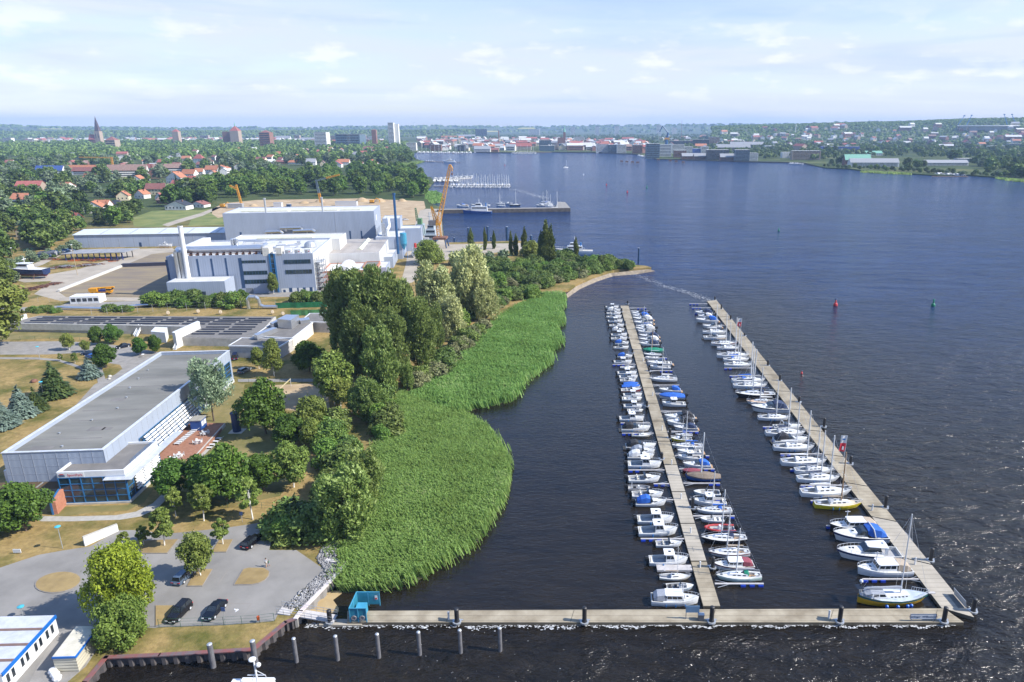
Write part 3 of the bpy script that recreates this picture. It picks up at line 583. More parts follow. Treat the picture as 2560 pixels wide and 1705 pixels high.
NT=[
 ('limetree','lime_tree',318,1545,1372,.74,'bright yellow-green lime tree at the car park corner, taller of the touching pair'),
 ('limebush','broadleaf_tree',314,1603,1495,.78,'bushy mid-green tree in front of the bright lime tree by the cream container'),
 ('maple0','maple_tree',66,1327,1212,1.15,'round green maple on the lawn in front of the brick wing wall'),
 ('maple1','maple_tree',-12,1338,1225,1.25,'green maple cut by the left picture edge beside the round lawn maple'),
 ('maple1','maple_tree',438,1245,1147,1.15,'dark green maple closest to the terrace end of the sports hall'),
 ('maple2','maple_tree',512,1245,1138,1.05,'dark green maple between the terrace maple and the tall centre maple on the lawn'),
 ('maple0','maple_tree',568,1258,1118,1.0,'tallest maple of the row on the lawn in front of the terrace'),
 ('maple2','maple_tree',660,1228,1135,1.2,'dark round maple standing alone right of the lawn row'),
 ('maple0','maple_tree',665,1085,952,.95,'tall dark maple beside the sand volleyball court'),
 ('maple1','maple_tree',725,1120,1035,1.1,'low dark maple right of the tall one by the volleyball court'),
 ('birchfull0','birch_tree',785,1092,985,1.0,'full olive birch at the near end of the volleyball court'),
 ('birchfull1','birch_tree',780,1122,1045,.85,'small dark birch with bare trunk in front of the full olive birch'),
 ('birchfull1','birch_tree',735,1218,1105,1.0,'hanging olive birch with white forked stem behind the shore aspens'),
 ('birch0','birch_tree',440,1292,1215,1.0,'thin birch at the path bend near the glazed corner'),
 ('birch1','birch_tree',510,1302,1200,1.0,'slender white-stemmed birch on the bank left of the fence gate'),
 ('birch2','birch_tree',632,1298,1183,1.05,'birch with leaning white trunk by the blue path sign'),
 ('birch0','birch_tree',412,1365,1262,1.05,'white-trunked birch on the wide grass island, right of two'),
 ('birch1','birch_tree',360,1363,1310,1.2,'small dark birch on the wide grass island, left of two'),
 ('birch2','birch_tree',318,1398,1325,1.1,'thin birch standing behind the bright lime tree crown'),
 ('birch1','birch_tree',558,1362,1290,1.15,'small birch on the grass strip beside the black estate'),
 ('birchfull0','birch_tree',502,1440,1325,.78,'leafy birch on the grass strip beside the blue-grey estate'),
 ('aspen0','aspen_tree',868,1345,1168,1.15,'big shore aspen with pale fluttering leaves above the stone bank'),
 ('aspen1','aspen_tree',915,1262,1122,1.0,'shore aspen leaning into the round reed bed'),
 ('aspen1','aspen_tree',925,1050,945,1.1,'pale aspen at the reeds, nearest the meeting of the two reed beds'),
 ('aspen0','aspen_tree',893,1040,960,.9,'smaller pale aspen left of the one at the meeting of the reed beds'),
 ('spruce0','spruce_tree',748,1335,1238,.95,'grey-green spruce at the end of the car park bank'),
 ('palewillow','willow_tree',535,1053,905,1.0,'pale silvery willow with bare stem beside the sports hall glass front'),
 ('birchfull0','birch_tree',648,922,865,.75,'dark green upright birch by the silver car, left of two'),
 ('birchfull1','birch_tree',686,940,846,.72,'bright green upright birch at the footpath fence, right of two'),
 ('maple2','broadleaf_tree',775,930,850,1.1,'dark bushy tree at the lawn corner left of the big poplars'),
 ('birchfull0','birch_tree',838,1010,875,1.05,'tall olive birch in front of the big poplars at the sand court'),
 ('birchfull1','birch_tree',852,1020,940,1.0,'lower birch at the right end of the sand court'),
 ('aspen1','poplar_tree',955,985,812,.85,'slim green poplar standing out in front of the big dark poplars'),
 ('aspen0','poplar_tree',1020,975,905,.7,'small slim poplar at the inner corner of the long reed bed'),
 ('poplar0','poplar_tree',880,905,665,1.0,'huge dark poplar, leftmost of the big clump'),
 ('poplar1','poplar_tree',940,915,656,1.05,'huge dark poplar in the middle of the big clump'),
 ('poplar2','poplar_tree',1000,905,668,1.0,'huge dark poplar right of the middle of the big clump'),
 ('poplar0','poplar_tree',1055,930,735,.95,'dark poplar at the right front of the big clump, above the grey shrubs'),
 ('poplar2','poplar_tree',905,950,745,.95,'dark poplar at the left front of the big clump, above the lawn'),
 ('poplar1','poplar_tree',985,960,770,.9,'dark poplar at the front of the clump, behind the slim green one'),
 ('poplar1','poplar_tree',1085,880,755,1.0,'outermost right poplar of the clump below the silvery trees'),
 ('silver0','silver_poplar',1095,815,660,1.05,'silvery white poplar nearest the dark clump'),
 ('silver1','silver_poplar',1175,790,618,1.05,'tallest silvery poplar, right of the other two'),
 ('silver0','silver_poplar',1130,848,740,1.0,'low silvery poplar in front of the taller silver pair'),
 ('silver1','silver_poplar',1215,800,690,.9,'silvery poplar at the right edge beside the small grey hut'),
 ('willow','willow_tree',1072,660,603,1.0,'round yellow-green weeping willow on the quay below the cranes'),
 ('lombardy0','lombardy_poplar',1366,668,558,.95,'tallest columnar poplar on the spit'),
 ('lombardy1','lombardy_poplar',1378,668,570,.9,'columnar poplar close against the right side of the tallest one'),
 ('lombardy1','lombardy_poplar',1353,668,585,.8,'shorter columnar poplar close against the left side of the tallest one'),
 ('lombardy0','lombardy_poplar',1440,653,597,1.0,'lone columnar poplar in front of the moored grey ship'),
 ('lombardy1','lombardy_poplar',1179,630,574,1.1,'columnar poplar between the blue posts, leftmost of the quay row'),
 ('lombardy0','lombardy_poplar',1213,625,572,.7,'thin columnar poplar beside the second blue post of the quay'),
 ('lombardy1','lombardy_poplar',1235,622,580,.9,'small columnar poplar right of the second blue post'),
 ('lombardy0','lombardy_poplar',1290,638,588,1.1,'dark columnar poplar in front of the paved quay end'),
 ('lombardy1','lombardy_poplar',1312,640,572,.9,'columnar poplar on the right of the paved quay end'),
 ('lombardy0','lombardy_poplar',1278,638,582,.7,'thinnest columnar poplar beside the dark one at the quay end'),
 ('birchfull1','birch_tree',1325,658,600,1.2,'broad loose tree under the columnar poplar on the quay end'),
 ('bluespruce0','blue_spruce',226,944,893,1.05,'blue spruce beside the blue cars'),
 ('spruce1','spruce_tree',140,990,905,.95,'largest dark spruce on the dry lawn'),
 ('bluespruce1','blue_spruce',57,1040,968,1.0,'blue spruce left of the small dark spruce on the lawn'),
 ('spruce0','spruce_tree',92,1026,970,1.0,'small dark spruce between the blue spruce and the lamp post'),
 ('bluespruce0','blue_spruce',8,1068,1000,1.1,'blue spruce at the left picture edge'),
 ('maple2','maple_tree',266,920,857,1.0,'dark green tree covering the blue van'),
 ('maple0','maple_tree',285,860,812,1.0,'round tree beside the dark saloon, right of the roadside pair'),
 ('maple1','maple_tree',245,862,815,1.0,'round tree left of the roadside pair below the solar roof'),
 ('maple2','maple_tree',352,888,843,1.0,'round tree left of the white entrance block steps'),
 ('maple0','maple_tree',390,882,838,.85,'oval tree at the hall corner right of the round one'),
 ('birchfull0','young_tree',174,875,831,.9,'young pale tree on the road verge, left of the round pair'),
 ('birchfull1','young_tree',216,880,850,1.0,'small young tree on the road verge'),
 ('birch0','young_tree',188,908,880,1.2,'thin sapling beside the blue cars'),
 ('birch2','young_tree',152,903,882,1.2,'thin yellow-green sapling left of the blue cars'),
 ('birchfull1','birch_tree',685,735,680,.7,'slim birch in front of the stair tower of the grey factory'),
 ('maple2','broadleaf_tree',608,760,722,.9,'round dark tree at the end of the factory hedge'),
 ('birchfull1','broadleaf_tree',-8,870,690,1.2,'big pale willow cut by the left picture edge above the solar roof'),
 ('birchfull0','broadleaf_tree',10,720,640,1.3,'pale bushy tree at the left edge below the beached boat'),
 ('birchfull0','broadleaf_tree',1055,452,428,1.0,'small green tree on the islet at the far marina'),
]
for key,nm,u,vb,vt,wd,lb_ in NT:tree_px(key,nm,u,vb,vt,lb_,wd)
def shrubs(keys,pts,group,label,cat='shrub',name='shrub',hs=(.8,1.25),n=None):
 for i,(u,v)in enumerate(pts):
  k=keys[i%len(keys)];H=TP[k][2]
  tree(k,name,G(u,v,ZL),H*rnd.uniform(*hs),label,cat,group,None,rnd.uniform(.9,1.3))
shrubs(['greenshrub0','greenshrub1','shrub0'],[(375+i*13,764+rnd.uniform(-4,4))for i in range(18)],'factory hedge bushes','bright green bush in the hedge below the grey factory',name='hedge_bush',cat='bush',hs=(1.2,1.75))
shrubs(['shrub1','greenshrub0'],[(75+i*12,781+rnd.uniform(-2,2))for i in range(7)]+[(265+i*10,777+rnd.uniform(-2,2))for i in range(7)],'low bushes on the bank above the solar roof','low green bush on the bank between white pipe and solar roof',name='hedge_bush',cat='bush',hs=(.5,.8))
shrubs(['shrub0','greenshrub1'],[(745+i*9,752+rnd.uniform(-4,4))for i in range(9)],'bushes behind the green screen','green bush behind the green fence screen of the factory',name='bush',cat='bush',hs=(.8,1.2))
pts=[]
for i in range(230):
 t=rnd.random();u=1150+t*380;top=648+max(0,(1300-u))*0.02+abs(u-1350)*.02+(12 if u>1450 else 0);bot=812-(u-1150)*0.42 if u<1400 else 706-(u-1400)*.27
 v=top+(bot-top)*rnd.random()**.8
 if v<672 and 1236<u<1300:continue
 pts.append((u,v))
pts.sort(key=lambda p:p[1])
shrubs(['shrub0','greenshrub0','shrub2','greyshrub0'],[(1425+i*5.2,668+3*math.sin(i*2.1)+i*.08)for i in range(30)]+[(1420+i*7,690-i*1.0+rnd.uniform(-4,3))for i in range(12)],'scrub on the spit tip','low green scrub bush near the stony tip of the spit',hs=(.6,1.2))
shrubs(['shrub0','shrub1','greenshrub0','shrub2','greyshrub0','shrub0','greenshrub1'],pts[:130],'scrub on the spit','dark green scrub bush among many on the overgrown spit',hs=(1.0,1.9))
shrubs(['shrub0','shrub1','greyshrub1','shrub2','greenshrub0','shrub0'],pts[130:],'scrub beside the long reed bed','brownish green scrub bush among many between poplars and reeds',hs=(.9,1.5))
shrubs(['greyshrub0','shrub1','greyshrub1'],[(1105+i*9+rnd.uniform(-6,6),905-i*7.2+rnd.uniform(-8,8))for i in range(12)]+[(1045+i*9,955-i*5+rnd.uniform(-8,8))for i in range(9)],'grey-brown bushes along the reeds','grey-brown bush at the foot of the poplars beside the reeds',hs=(1.0,1.5))
shrubs(['shrub0','greenshrub1','shrub2'],[(850+rnd.uniform(-30,45),1080+i*11+rnd.uniform(-6,6))for i in range(16)]+[(700+i*9,1335+rnd.uniform(-10,12))for i in range(6)]+[(958+rnd.uniform(-14,12),990+i*12)for i in range(10)]+[(800+i*6,1330+rnd.uniform(-25,10))for i in range(8)],'bank bushes beside the round reed bed','green bank bush between the lawn trees and the round reed bed',hs=(.9,1.7))
shrubs(['greenshrub0'],[(1170,768),(1262,752),(1248,715),(1330,745),(1150,815)],'bright bushes in the scrub','bright yellow-green bush standing out from the darker scrub',hs=(1.5,2.2))
shrubs(['shrub0','palegarden0'],[(1130+i*14+rnd.uniform(-4,4),668-abs(i-4)*2)for i in range(10)],'grey-green trees behind the silver poplars','grey-green bushy tree between the silver poplars and the quay',name='broadleaf_tree',cat='tree',hs=(.55,.75))
shrubs(['palegarden0','shrub1','palegarden1'],[(25+i*11,668-i*2.8+rnd.uniform(-4,4))for i in range(17)]+[(5+i*9,700+rnd.uniform(-6,8))for i in range(5)],'willow scrub behind the boat yard','pale green willow bush behind the boat yard',name='willow_bush',cat='bush',hs=(.30,.50))
def ground_pts(n,poly_px,seed,z=ZL,dmin=4.0,power=1.0):
 r_=random.Random(seed);pl=[(G(u,v,z).x,G(u,v,z).y)for u,v in poly_px];P_=np.array(pl);out=[]
 t=0
 while len(out)<n and t<n*60:
  t+=1;y=P_[:,1].min()+(P_[:,1].max()-P_[:,1].min())*r_.random()**power;x=r_.uniform(P_[:,0].min(),P_[:,0].max())
  if not in_poly(np.array([x]),np.array([y]),pl)[0]:continue
  if any((x-a)**2+(y-b)**2<dmin*dmin for a,b in out):continue
  out.append((x,y))
 return out
WOODP=[(455,523),(520,512),(560,498),(640,494),(760,490),(900,492),(1000,497),(1058,500),(1066,478),(1058,455),(1035,436),(1000,425),(900,425),(800,432),(700,440),(600,445),(540,452),(490,470),(455,490)]
wp=ground_pts(175,WOODP,5,dmin=11.5);wp.sort(key=lambda p:p[1])
for i,(x,y)in enumerate(wp):
 edge=i<40
 tree('wood%d'%(i%4),'woodland_tree',(x,y,ZL),rnd.uniform(11,17)*(1.1 if y>700 else .95),'tall green tree of the dense wood behind the building site','tree','trees of the wood behind the building site',None,rnd.uniform(.9,1.15))
#================================================================large buildings on the near shore
class Frame:
 def __init__(s,ox,oy,deg,z=ZL):
  s.o=Vector((ox,oy,z));s.rz=R(deg);s.e1=Vector((math.cos(s.rz),math.sin(s.rz),0));s.e2=Vector((-math.sin(s.rz),math.cos(s.rz),0))
 def ray(s,u,v):
  t=(v-V0)/F;return Vector(((u-U0)/F,CP-t*SP,-SP-t*CP))
 def front(s,u,v,t0=0.0):
  d=s.ray(u,v);c=Vector((0,0,CH));q=s.o+s.e2*t0;k=(q-c).dot(s.e2)/d.dot(s.e2);p=c+d*k-s.o
  return p.dot(s.e1),p.z
 def side(s,u,v,s0):
  d=s.ray(u,v);c=Vector((0,0,CH));q=s.o+s.e1*s0;k=(q-c).dot(s.e1)/d.dot(s.e1);p=c+d*k-s.o
  return p.dot(s.e2),p.z
 def top(s,u,v,z):
  p=G(u,v,z+s.o.z)-s.o;return p.dot(s.e1),p.dot(s.e2)
 def thing(s,name,label,cat='building',group=None):return thing(name,label,cat,s.o,s.rz,group)
zinc=clad_mat('zinc_cladding',(0.30,0.345,0.42),1.2,0.03,0.5)
greycl=clad_mat('light_grey_cladding',(0.31,0.355,0.44),0.9,0.05,0.5)
greycl2=clad_mat('blue_grey_cladding',(0.28,0.325,0.415),1.0,0.05,0.5)
whitecl=clad_mat('white_cladding',(0.56,0.56,0.55),0.8,0.04,0.5)
felt=mat('roof_felt',(0.115,0.115,0.104),0.95,col2=(0.205,0.20,0.18),scale=0.13,bump=0.2,bscale=6,stretch=(0.3,1.2,1),det=9)
felt_d=mat('dark_roof_felt',(0.125,0.12,0.115),0.95,col2=(0.175,0.165,0.155),scale=0.3,bump=0.2)
wroof=mat('white_roof_sheet',(0.44,0.44,0.43),0.7,col2=(0.55,0.55,0.54),scale=0.15)
brick=mat('brick',(0.33,0.13,0.08),0.9,col2=(0.42,0.19,0.12),scale=2.5)
silverp=mat('pipe_jacket',(0.60,0.62,0.65),0.3,0.85,var=0.05)
bglass=glass_mat('tinted_glass',(0.028,0.050,0.062));gframe=mat('blue_frame',(0.02,0.125,0.30),0.4)
navy=mat('navy_trim',(0.02,0.055,0.13),0.5);redtxt=mat('red_lettering',(0.50,0.06,0.06),0.5)
def roofbox(o,x0,x1,y0,y1,z0,z1,wm,rm,par=0.5,th=0.35,names=('wall','roof')):
 b=MB();b.box(x0,x1,y0,y1,z0,z1-par-0.02)
 b.box(x0,x1,y0,y0+th,z1-par-0.02,z1);b.box(x0,x1,y1-th,y1,z1-par-0.02,z1);b.box(x0,x0+th,y0+th,y1-th,z1-par-0.02,z1);b.box(x1-th,x1,y0+th,y1-th,z1-par-0.02,z1)
 b.build(names[0],wm,o);r=MB();r.box(x0+th,x1-th,y0+th,y1-th,z1-par-0.15,z1-par+0.03);return r.build(names[1],rm,o)
def bar(o,name,x0,x1,y0,y1,z0,z1,m):b=MB();b.box(x0,x1,y0,y1,z0,z1);return b.build(name,m,o)
def sports_hall():
 f=Frame(-116.6,129.6,4.6);o=f.thing('sports_hall','long flat-roofed sports hall with zinc band, white louvres and a glazed corner wing')
 Wd,Ln,H=19.7,67.0,9.9
 b=MB();b.box(0,Wd,0,Ln,0,H-0.95)
 for q in((0,Wd,0,.45),(0,Wd,Ln-.45,Ln),(0,.45,.45,Ln-.45),(Wd-.45,Wd,.45,Ln-.45)):b.box(*q,H-0.95,H-0.05)
 b.build('wall',zinc,o)
 r=MB();r.box(.45,Wd-.45,.45,Ln-.45,H-1.2,H-0.9);ro=r.build('roof',felt,o)
 for x,y,w_,l_ in((5,30,3.2,2),(.6,40,12,.5),(2,24,15,.4),(.6,47,17,.45),(3,18,11,.35),(6,35,12,.3),(1,8,14,.4),(9.5,12,3.4,2.2),(12.5,12.4,2,1.4),(3.0,3,4.5,1.8),(14.5,55,2.4,3)):
  bar(ro,'felt_patch',x,x+w_,y,y+l_,H-0.9,H-0.885,felt_d)
 for k in range(9):q=MB();q.lathe([(.18,0),(.18,.25),(.28,.3),(.0,.38)],(rnd.uniform(3,17),4+k*7,H-.9),8);q.build('roof_vent',steel,ro)
 cp=MB()
 for q in((-.12,Wd+.12,-.12,.5),(-.12,Wd+.12,Ln-.5,Ln+.12),(-.12,.5,.5,Ln-.5),(Wd-.5,Wd+.12,.5,Ln-.5)):cp.box(*q,H-.06,H+.06)
 cp.build('coping',mat('coping_sheet',(0.60,0.62,0.65),0.4,.3),o)
 for y0,y1,z0,z1 in((13.0,45.5,1.3,6.3),(49.5,54.0,.8,6.4),(55.5,65.6,2.2,6.9)):
  g=bar(o,'glazing',Wd-.1,Wd+.05,y0,y1,z0,z1,bglass);m=MB();n=int((y1-y0)/2.6)
  for k in range(n+1):yy=y0+(y1-y0)*k/n;m.box(Wd+.05,Wd+.16,yy-.06,yy+.06,z0,z1)
  for k in range(5):zz=z0+(z1-z0)*k/4;m.box(Wd+.05,Wd+.15,y0,y1,zz-.05,zz+.05)
  m.build('window_frame',gframe,g)
 m=MB()
 for k in range(28):m.box(Wd,Wd+.03,1.0+k*2.4-.05,1.0+k*2.4+.05,6.9,H-.1)
 for k in range(9):m.box(.9+k*2.35,1.0+k*2.35,-.03,0,0,H-.1)
 for k in range(5):m.box(0,Wd,-.025,0,1.5+k*1.7,1.56+k*1.7)
 m.build('cladding_joints',mat('joint_grey',(0.30,0.325,0.37),.5),o)
 bar(o,'plinth',Wd-.2,Wd+.18,45.5,66.8,-.3,.8,white);bar(o,'plinth',Wd-.2,Wd+.12,9.5,45.5,-.3,1.0,gframe)
 bar(o,'corner_pier',Wd,Wd+.12,45.6,49.4,.8,6.9,mat('bronze_panel',(.22,.19,.16),.5))
 for k in range(7):
  q=MB();z=6.0-k*.66;x=Wd+.55+k*.28
  for j in range(12):y0=14+j*2.6;q.slab([(x,y0+.06,z+.2),(x+.40,y0+.06,z-.06),(x+.40,y0+2.4,z-.06),(x,y0+2.4,z+.2)],.04)
  q.build('louvre',white,o)
 q=MB()
 for j in range(13):q.tube((Wd+.1,14+j*2.6,6.3),(Wd+2.9,14+j*2.6,1.7),.06,n=4)
 q.build('louvre_bracket',gframe,o)
 roofbox(o,-3.6,0,4,33,0,4.0,white,wroof,.2);roofbox(o,-3.0,0,33.05,44,0,4.6,white,felt,.5)
 def L(x,y):p=Vector((x,y,0))-f.o;return p.dot(f.e1),p.dot(f.e2)
 x0,x1,y0,y1=12.6,25.6,-4.4,9.2;Hw=7.3
 roofbox(o,x0,x1,y0,y1,Hw-1.3,Hw,white,felt_d,.45)
 bar(o,'wing_core',x0+.5,x1-.6,y0+.6,y1-.3,.0,Hw-1.32,mat('inner_wall',(.16,.15,.13),.9))
 bar(o,'plinth',x0-.2,x1+.3,y0-.3,y0+.4,-.3,.35,conc);bar(o,'plinth',x1-.3,x1+.3,y0+.4,y1,-.3,.6,conc)
 g=bar(o,'glazing',x0+.05,x1-.05,y0+.02,y0+.1,.35,Hw-1.3,bglass);m=MB()
 for k in range(7):xx=x0+.1+(x1-x0-.2)*k/6;m.box(xx-.09,xx+.09,y0-.1,y0+.02,.35,Hw-1.3)
 for k in range(5):zz=.4+(Hw-1.75)*k/4;m.box(x0,x1,y0-.09,y0+.02,zz-.07,zz+.07)
 m.build('window_frame',gframe,g)
 g=bar(o,'glazing',x1-.1,x1-.02,y0+.1,y1-.1,.6,Hw-1.3,bglass);m=MB()
 for k in range(7):yy=y0+.1+(y1-y0-.2)*k/6;m.box(x1-.02,x1+.1,yy-.08,yy+.08,.6,Hw-1.3)
 for k in range(5):zz=.65+(Hw-2)*k/4;m.box(x1-.02,x1+.09,y0,y1,zz-.06,zz+.06)
 m.build('window_frame',gframe,g)
 for k in range(7):
  q=MB();z=Hw-2.0-k*.62
  for j in range(3):yy=y0+2.6+j*3.4;q.slab([(x1+.25,yy,z+.2),(x1+.6,yy,z),(x1+.6,yy+3.2,z),(x1+.25,yy+3.2,z+.2)],.04)
  q.build('louvre',white,o)
 q=MB();q.slab([(x0+9.3,y0-1.3,Hw-1.55),(x1+1.9,y0-1.3,Hw-1.55),(x1+1.9,y0-.02,Hw-1.35),(x0+9.3,y0-.02,Hw-1.35)],.06);q.slab([(x1+.05,y0-.02,Hw-1.35),(x1+1.9,y0-.02,Hw-1.35),(x1+1.9,y1+8,Hw-1.35),(x1+.05,y1+8,Hw-1.35)],.06)
 q.build('canopy',mat('slatted_canopy',(.50,.52,.55),.5,.3),o)
 s=bar(o,'fascia_sign',x0+.2,x0+5.2,y0-.06,y0-.01,Hw-1.2,Hw-.15,white)
 text_obj('SportPark',.72,redtxt,s,(x0+3.5,y0-.075,Hw-.72),(R(90),0,0))
 q=MB()
 for i,(c,hh)in enumerate(((0,.1),(.12,.1),(.24,.1),(.36,.1))):q.box(x0+.35,x0+1.55,y0-.075,y0-.062,Hw-1.05+c,Hw-1.05+c+.07)
 q.build('emblem',navy,s);q=MB();q.prism([(0,0),(1,0)],0,1)if 0 else q.add([(x0+.35,y0-.07,Hw-.6),(x0+1.55,y0-.07,Hw-.6),(x0+1.2,y0-.07,Hw-.38),(x0+.7,y0-.07,Hw-.38)],[(0,1,2,3)]);q.build('emblem',redtxt,s)
 m=MB()
 for zz in(Hw+.35,Hw+.7):m.tube((x1-.2,y0+3,zz),(x1-.2,y1+2,zz),.03,n=4)
 for k in range(7):m.tube((x1-.2,y0+3+k*2,Hw),(x1-.2,y0+3+k*2,Hw+.7),.03,n=4)
 m.build('railing',gframe,o)
 return f
SH=sports_hall()
f=Frame(*G(131,1287,ZL).xy,12);o=f.thing('wing_wall','short brick wall with bright blue end face beside the glazed corner','wall')
b=MB();b.add([(0.35,0,-.3),(0.35,3.9,-.3),(0.35,3.9,3.6),(0.35,0,2.7),(1.0,0,-.3),(1.0,3.9,-.3),(1.0,3.9,3.6),(1.0,0,2.7)],[(0,3,2,1),(4,5,6,7),(0,4,7,3),(1,2,6,5),(3,7,6,2),(0,1,5,4)]);b.build('brickwork',brick,o)
b=MB();b.add([(0,-.1,-.3),(0,3.9,-.3),(0,3.9,3.65),(0,-.1,2.75),(.34,-.1,-.3),(.34,3.9,-.3),(.34,3.9,3.65),(.34,-.1,2.75)],[(0,3,2,1),(4,5,6,7),(0,4,7,3),(1,2,6,5),(3,7,6,2),(0,1,5,4)]);b.build('blue_facing',gframe,o)
f=Frame(*G(-40,1262,ZL).xy,5);o=f.thing('pergola','brown slatted flat canopy along the shaded hall front','canopy')
b=MB()
for k in range(3):
 for j in range(9):b.box(k*5.2+.15,k*5.2+4.8,j*.38,j*.38+.2,3.0,3.15)
b.build('slats',mat('brown_slats',(.13,.09,.05),.8),o);b=MB()
for k in range(4):
 b.box(k*5.0-.1,k*5.0+.1,0,3.4,2.8,3.0);b.box(k*5.0-.07,k*5.0+.07,.1,.24,-.2,2.8)
b.build('beam',steel,o);b=MB();b.box(-4,14,3.5,3.8,-.2,1.1);b.build('low_wall',brick,o)
b=MB();tp=[G(u,v,2.25)for u,v in((471,1058),(562,1057),(540,1090),(459,1170),(389,1163),(400,1135))];b.prism([(p.x,p.y)for p in tp],1.2,2.25);struct(b.build('terrace',mat('terrace_brick',(0.23,0.105,0.065),.9,col2=(.30,.15,.095),scale=1.5,coord='World')))
b=MB()
for(u0,v0),(u1,v1)in(((562,1058),(459,1172)),):a,c=G(u0,v0,2.3),G(u1,v1,2.3);d=(c-a).normalized();n=Vector((-d.y,d.x,0))*.15;b.prism([(p.x,p.y)for p in(a-n,a+n,c+n,c-n)],1.2,2.33)
tag(b.build('terrace_kerb',conc),'pale kerb along the outer edge of the brick terrace','kerb')
def factory():
 FR=8.4
 f=Frame(-214,430,FR);o=f.thing('factory_hall','tall windowless pale blue-grey factory hall at the back of the works')
 H=vz(Vector((0,430,0)),533.5)-ZL;Wd,Dp=89.5,33
 roofbox(o,0,Wd,0,Dp,-.3,H,greycl,wroof,.4,.5)
 for x0,x1 in((8,36),(38,66),(68,80)):bar(o,'rooflight',x0,x1,9,15,H-.3,H+.15,mat('rooflight_sheet',(.55,.54,.42),.5))
 for u,vt,vb in((665,498,530),(807,496,528)):
  s,z=f.front(u,vb,4);q=MB();s2,zt=f.front(u,vt,4);q.tube((s,4,H-.5),(s,4,zt),.55,.55,10);q.tube((s,4,zt),(s,4,zt+.7),.85,.85,10);q.build('flue',steel,o)
 q=MB()
 for(u0,v0,u1,v1,r)in((700,570,752,568.5,.9),(752,568.5,752,573,.9),(715,571,715,578,.8),(664,580,664,587,1.0),(664,580,700,578,1.0),(700,578,708,584,1.0),(733,577,780,575,1.1),(780,575,788,579,1.1),(733,577,733,586,.4),(768,577,768,586,.4),(680,579,680,586,.4)):
  a,za=f.front(u0,v0,-1.5);c,zc=f.front(u1,v1,-1.5);q.tube((a,-1.5,za),(c,-1.5,zc),r,r,8)
 q.build('air_duct',silverp,o)
 for(u0,v0,u1,v1)in((599,580.5,605,588),):a,za=f.front(u0,v0);c,zc=f.front(u1,v1);bar(o,'door',a,c,-.06,.2,zc,za,navy)
 for u in(875,903.5):a,za=f.front(u,577);a2,zb=f.front(u+.7,594);bar(o,'cladding_strip',a-.4,a+.4,-.08,.1,zb-6,za,navy)
 for t in(3,9,15,21):bar(o,'cladding_strip',Wd-.1,Wd+.08,t,t+.9,1,11,navy)
 bar(o,'expansion_joint',65.5,65.8,-.05,.1,2,H-.1,mat('joint_grey',(.33,.36,.41),.5));bar(o,'sign_panel',Wd,Wd+.1,8,12,H-7,H-3.5,white)
 f=Frame(-182.2,309.6,FR);o=f.thing('factory_block','grey clad factory block with ribbon windows, blue stair glazing and roof pipes')
 H,Wd,Dp=17.9,62.9,47.0
 roofbox(o,0,Wd,0,Dp,-.3,H,greycl2,wroof,.8,.5);rb=17.1
 bar(o,'white_gable',Wd-.05,Wd+.06,.3,Dp-.2,1,H-.1,whitecl)
 roofbox(o,12,Wd+4,Dp+.05,Dp+22,-.3,H-.6,whitecl,wroof,.5,.4);bar(o,'rooflight',24,52,Dp+7,Dp+11,H-1.0,H-.5,MC['rooflight_sheet'])
 k3=lambda x,y:(400+x/3.364,480+y/3.364)
 def fr(x0,y0,x1,y1,name,m,d=.08,par=o):
  a,za=f.front(*k3(x0,y0));c,zc=f.front(*k3(x1,y1));return bar(par,name,min(a,c),max(a,c),-d,.1,min(za,zc),max(za,zc),m)
 for q in((685,577,890,594),(700,666,905,692),(710,739,912,767),(1042,571,1268,600),(1055,656,1280,684)):
  wv=fr(*q,'ribbon_window',bglass);a,za=f.front(*k3(q[0],q[1]));c,zc=f.front(*k3(q[2],q[3]));m=MB()
  for i in range(9):x=a+(c-a)*i/8;m.box(x-.07,x+.07,-.14,-.08,zc,za)
  m.build('window_frame',navy,wv)
 g=fr(918,520,1000,845,'stair_glazing',bglass,.12);a,za=f.front(*k3(918,520));c,zc=f.front(*k3(1000,845));m=MB()
 for x in(a,c):m.box(x-.35,x+.35,-.3,-.1,zc,za)
 for i in range(9):z=zc+(za-zc)*i/8;m.box(a,c,-.2,-.12,z-.1,z+.1)
 m.build('window_frame',gframe,g)
 for q in((1036,822,1062,860),(1084,806,1118,858),(1152,805,1172,852),(1200,803,1230,846),(1257,801,1287,838)):fr(q[0],q[1],q[2],q[3]+6,'door',navy,.05)
 fr(722,808,790,858,'garage_door',mat('shutter_grey',(.16,.18,.21),.5),.05)
 for q in((318,562,326,710),(436,560,444,708),(556,556,564,708),(684,555,692,808),(62,570,72,740)):fr(*q,'cladding_strip',navy,.06)
 fr(1020,812,1300,862,'plinth_band',mat('pale_block',(.60,.60,.58),.8),.03)
 q=MB();x,z0=f.front(*k3(240,728),-2.2);_,z1=f.front(*k3(165,285),-2.2);q.tube((x,-2.2,z0-.5),(x,-2.2,z1),1.1,.92,14);q.tube((x,-2.2,z1-.6),(x,-2.2,z1),1.1,1.1,14);q.build('chimney',white,o)
 q=MB()
 for xx in(165,205):x,z0=f.front(*k3(xx,720),-1.6);q.tube((x,-1.6,z0-.6),(x,-1.6,H+2.2),1.0,1.0,10);q.tube((x,-1.6,H+2.2),(x+1.5,1.5,H+2.6),1.0,1.0,10)
 q.build('flue_pipe',silverp,o)
 q=MB()
 for y,z,r in((1.6,H+2.6,.9),(3.4,H+1.4,.8),(3.3,H+3.2,.7)):q.tube((4,y,z),(40.5,y,z),r,r,10);q.tube((40.5,y,z),(40.5,y+7,z),r,r,10)
 q.build('roof_pipe',silverp,o);q=MB()
 for i in range(14):q.box(4+i*2.8,4.2+i*2.8,.5,4.3,rb,H+.8)
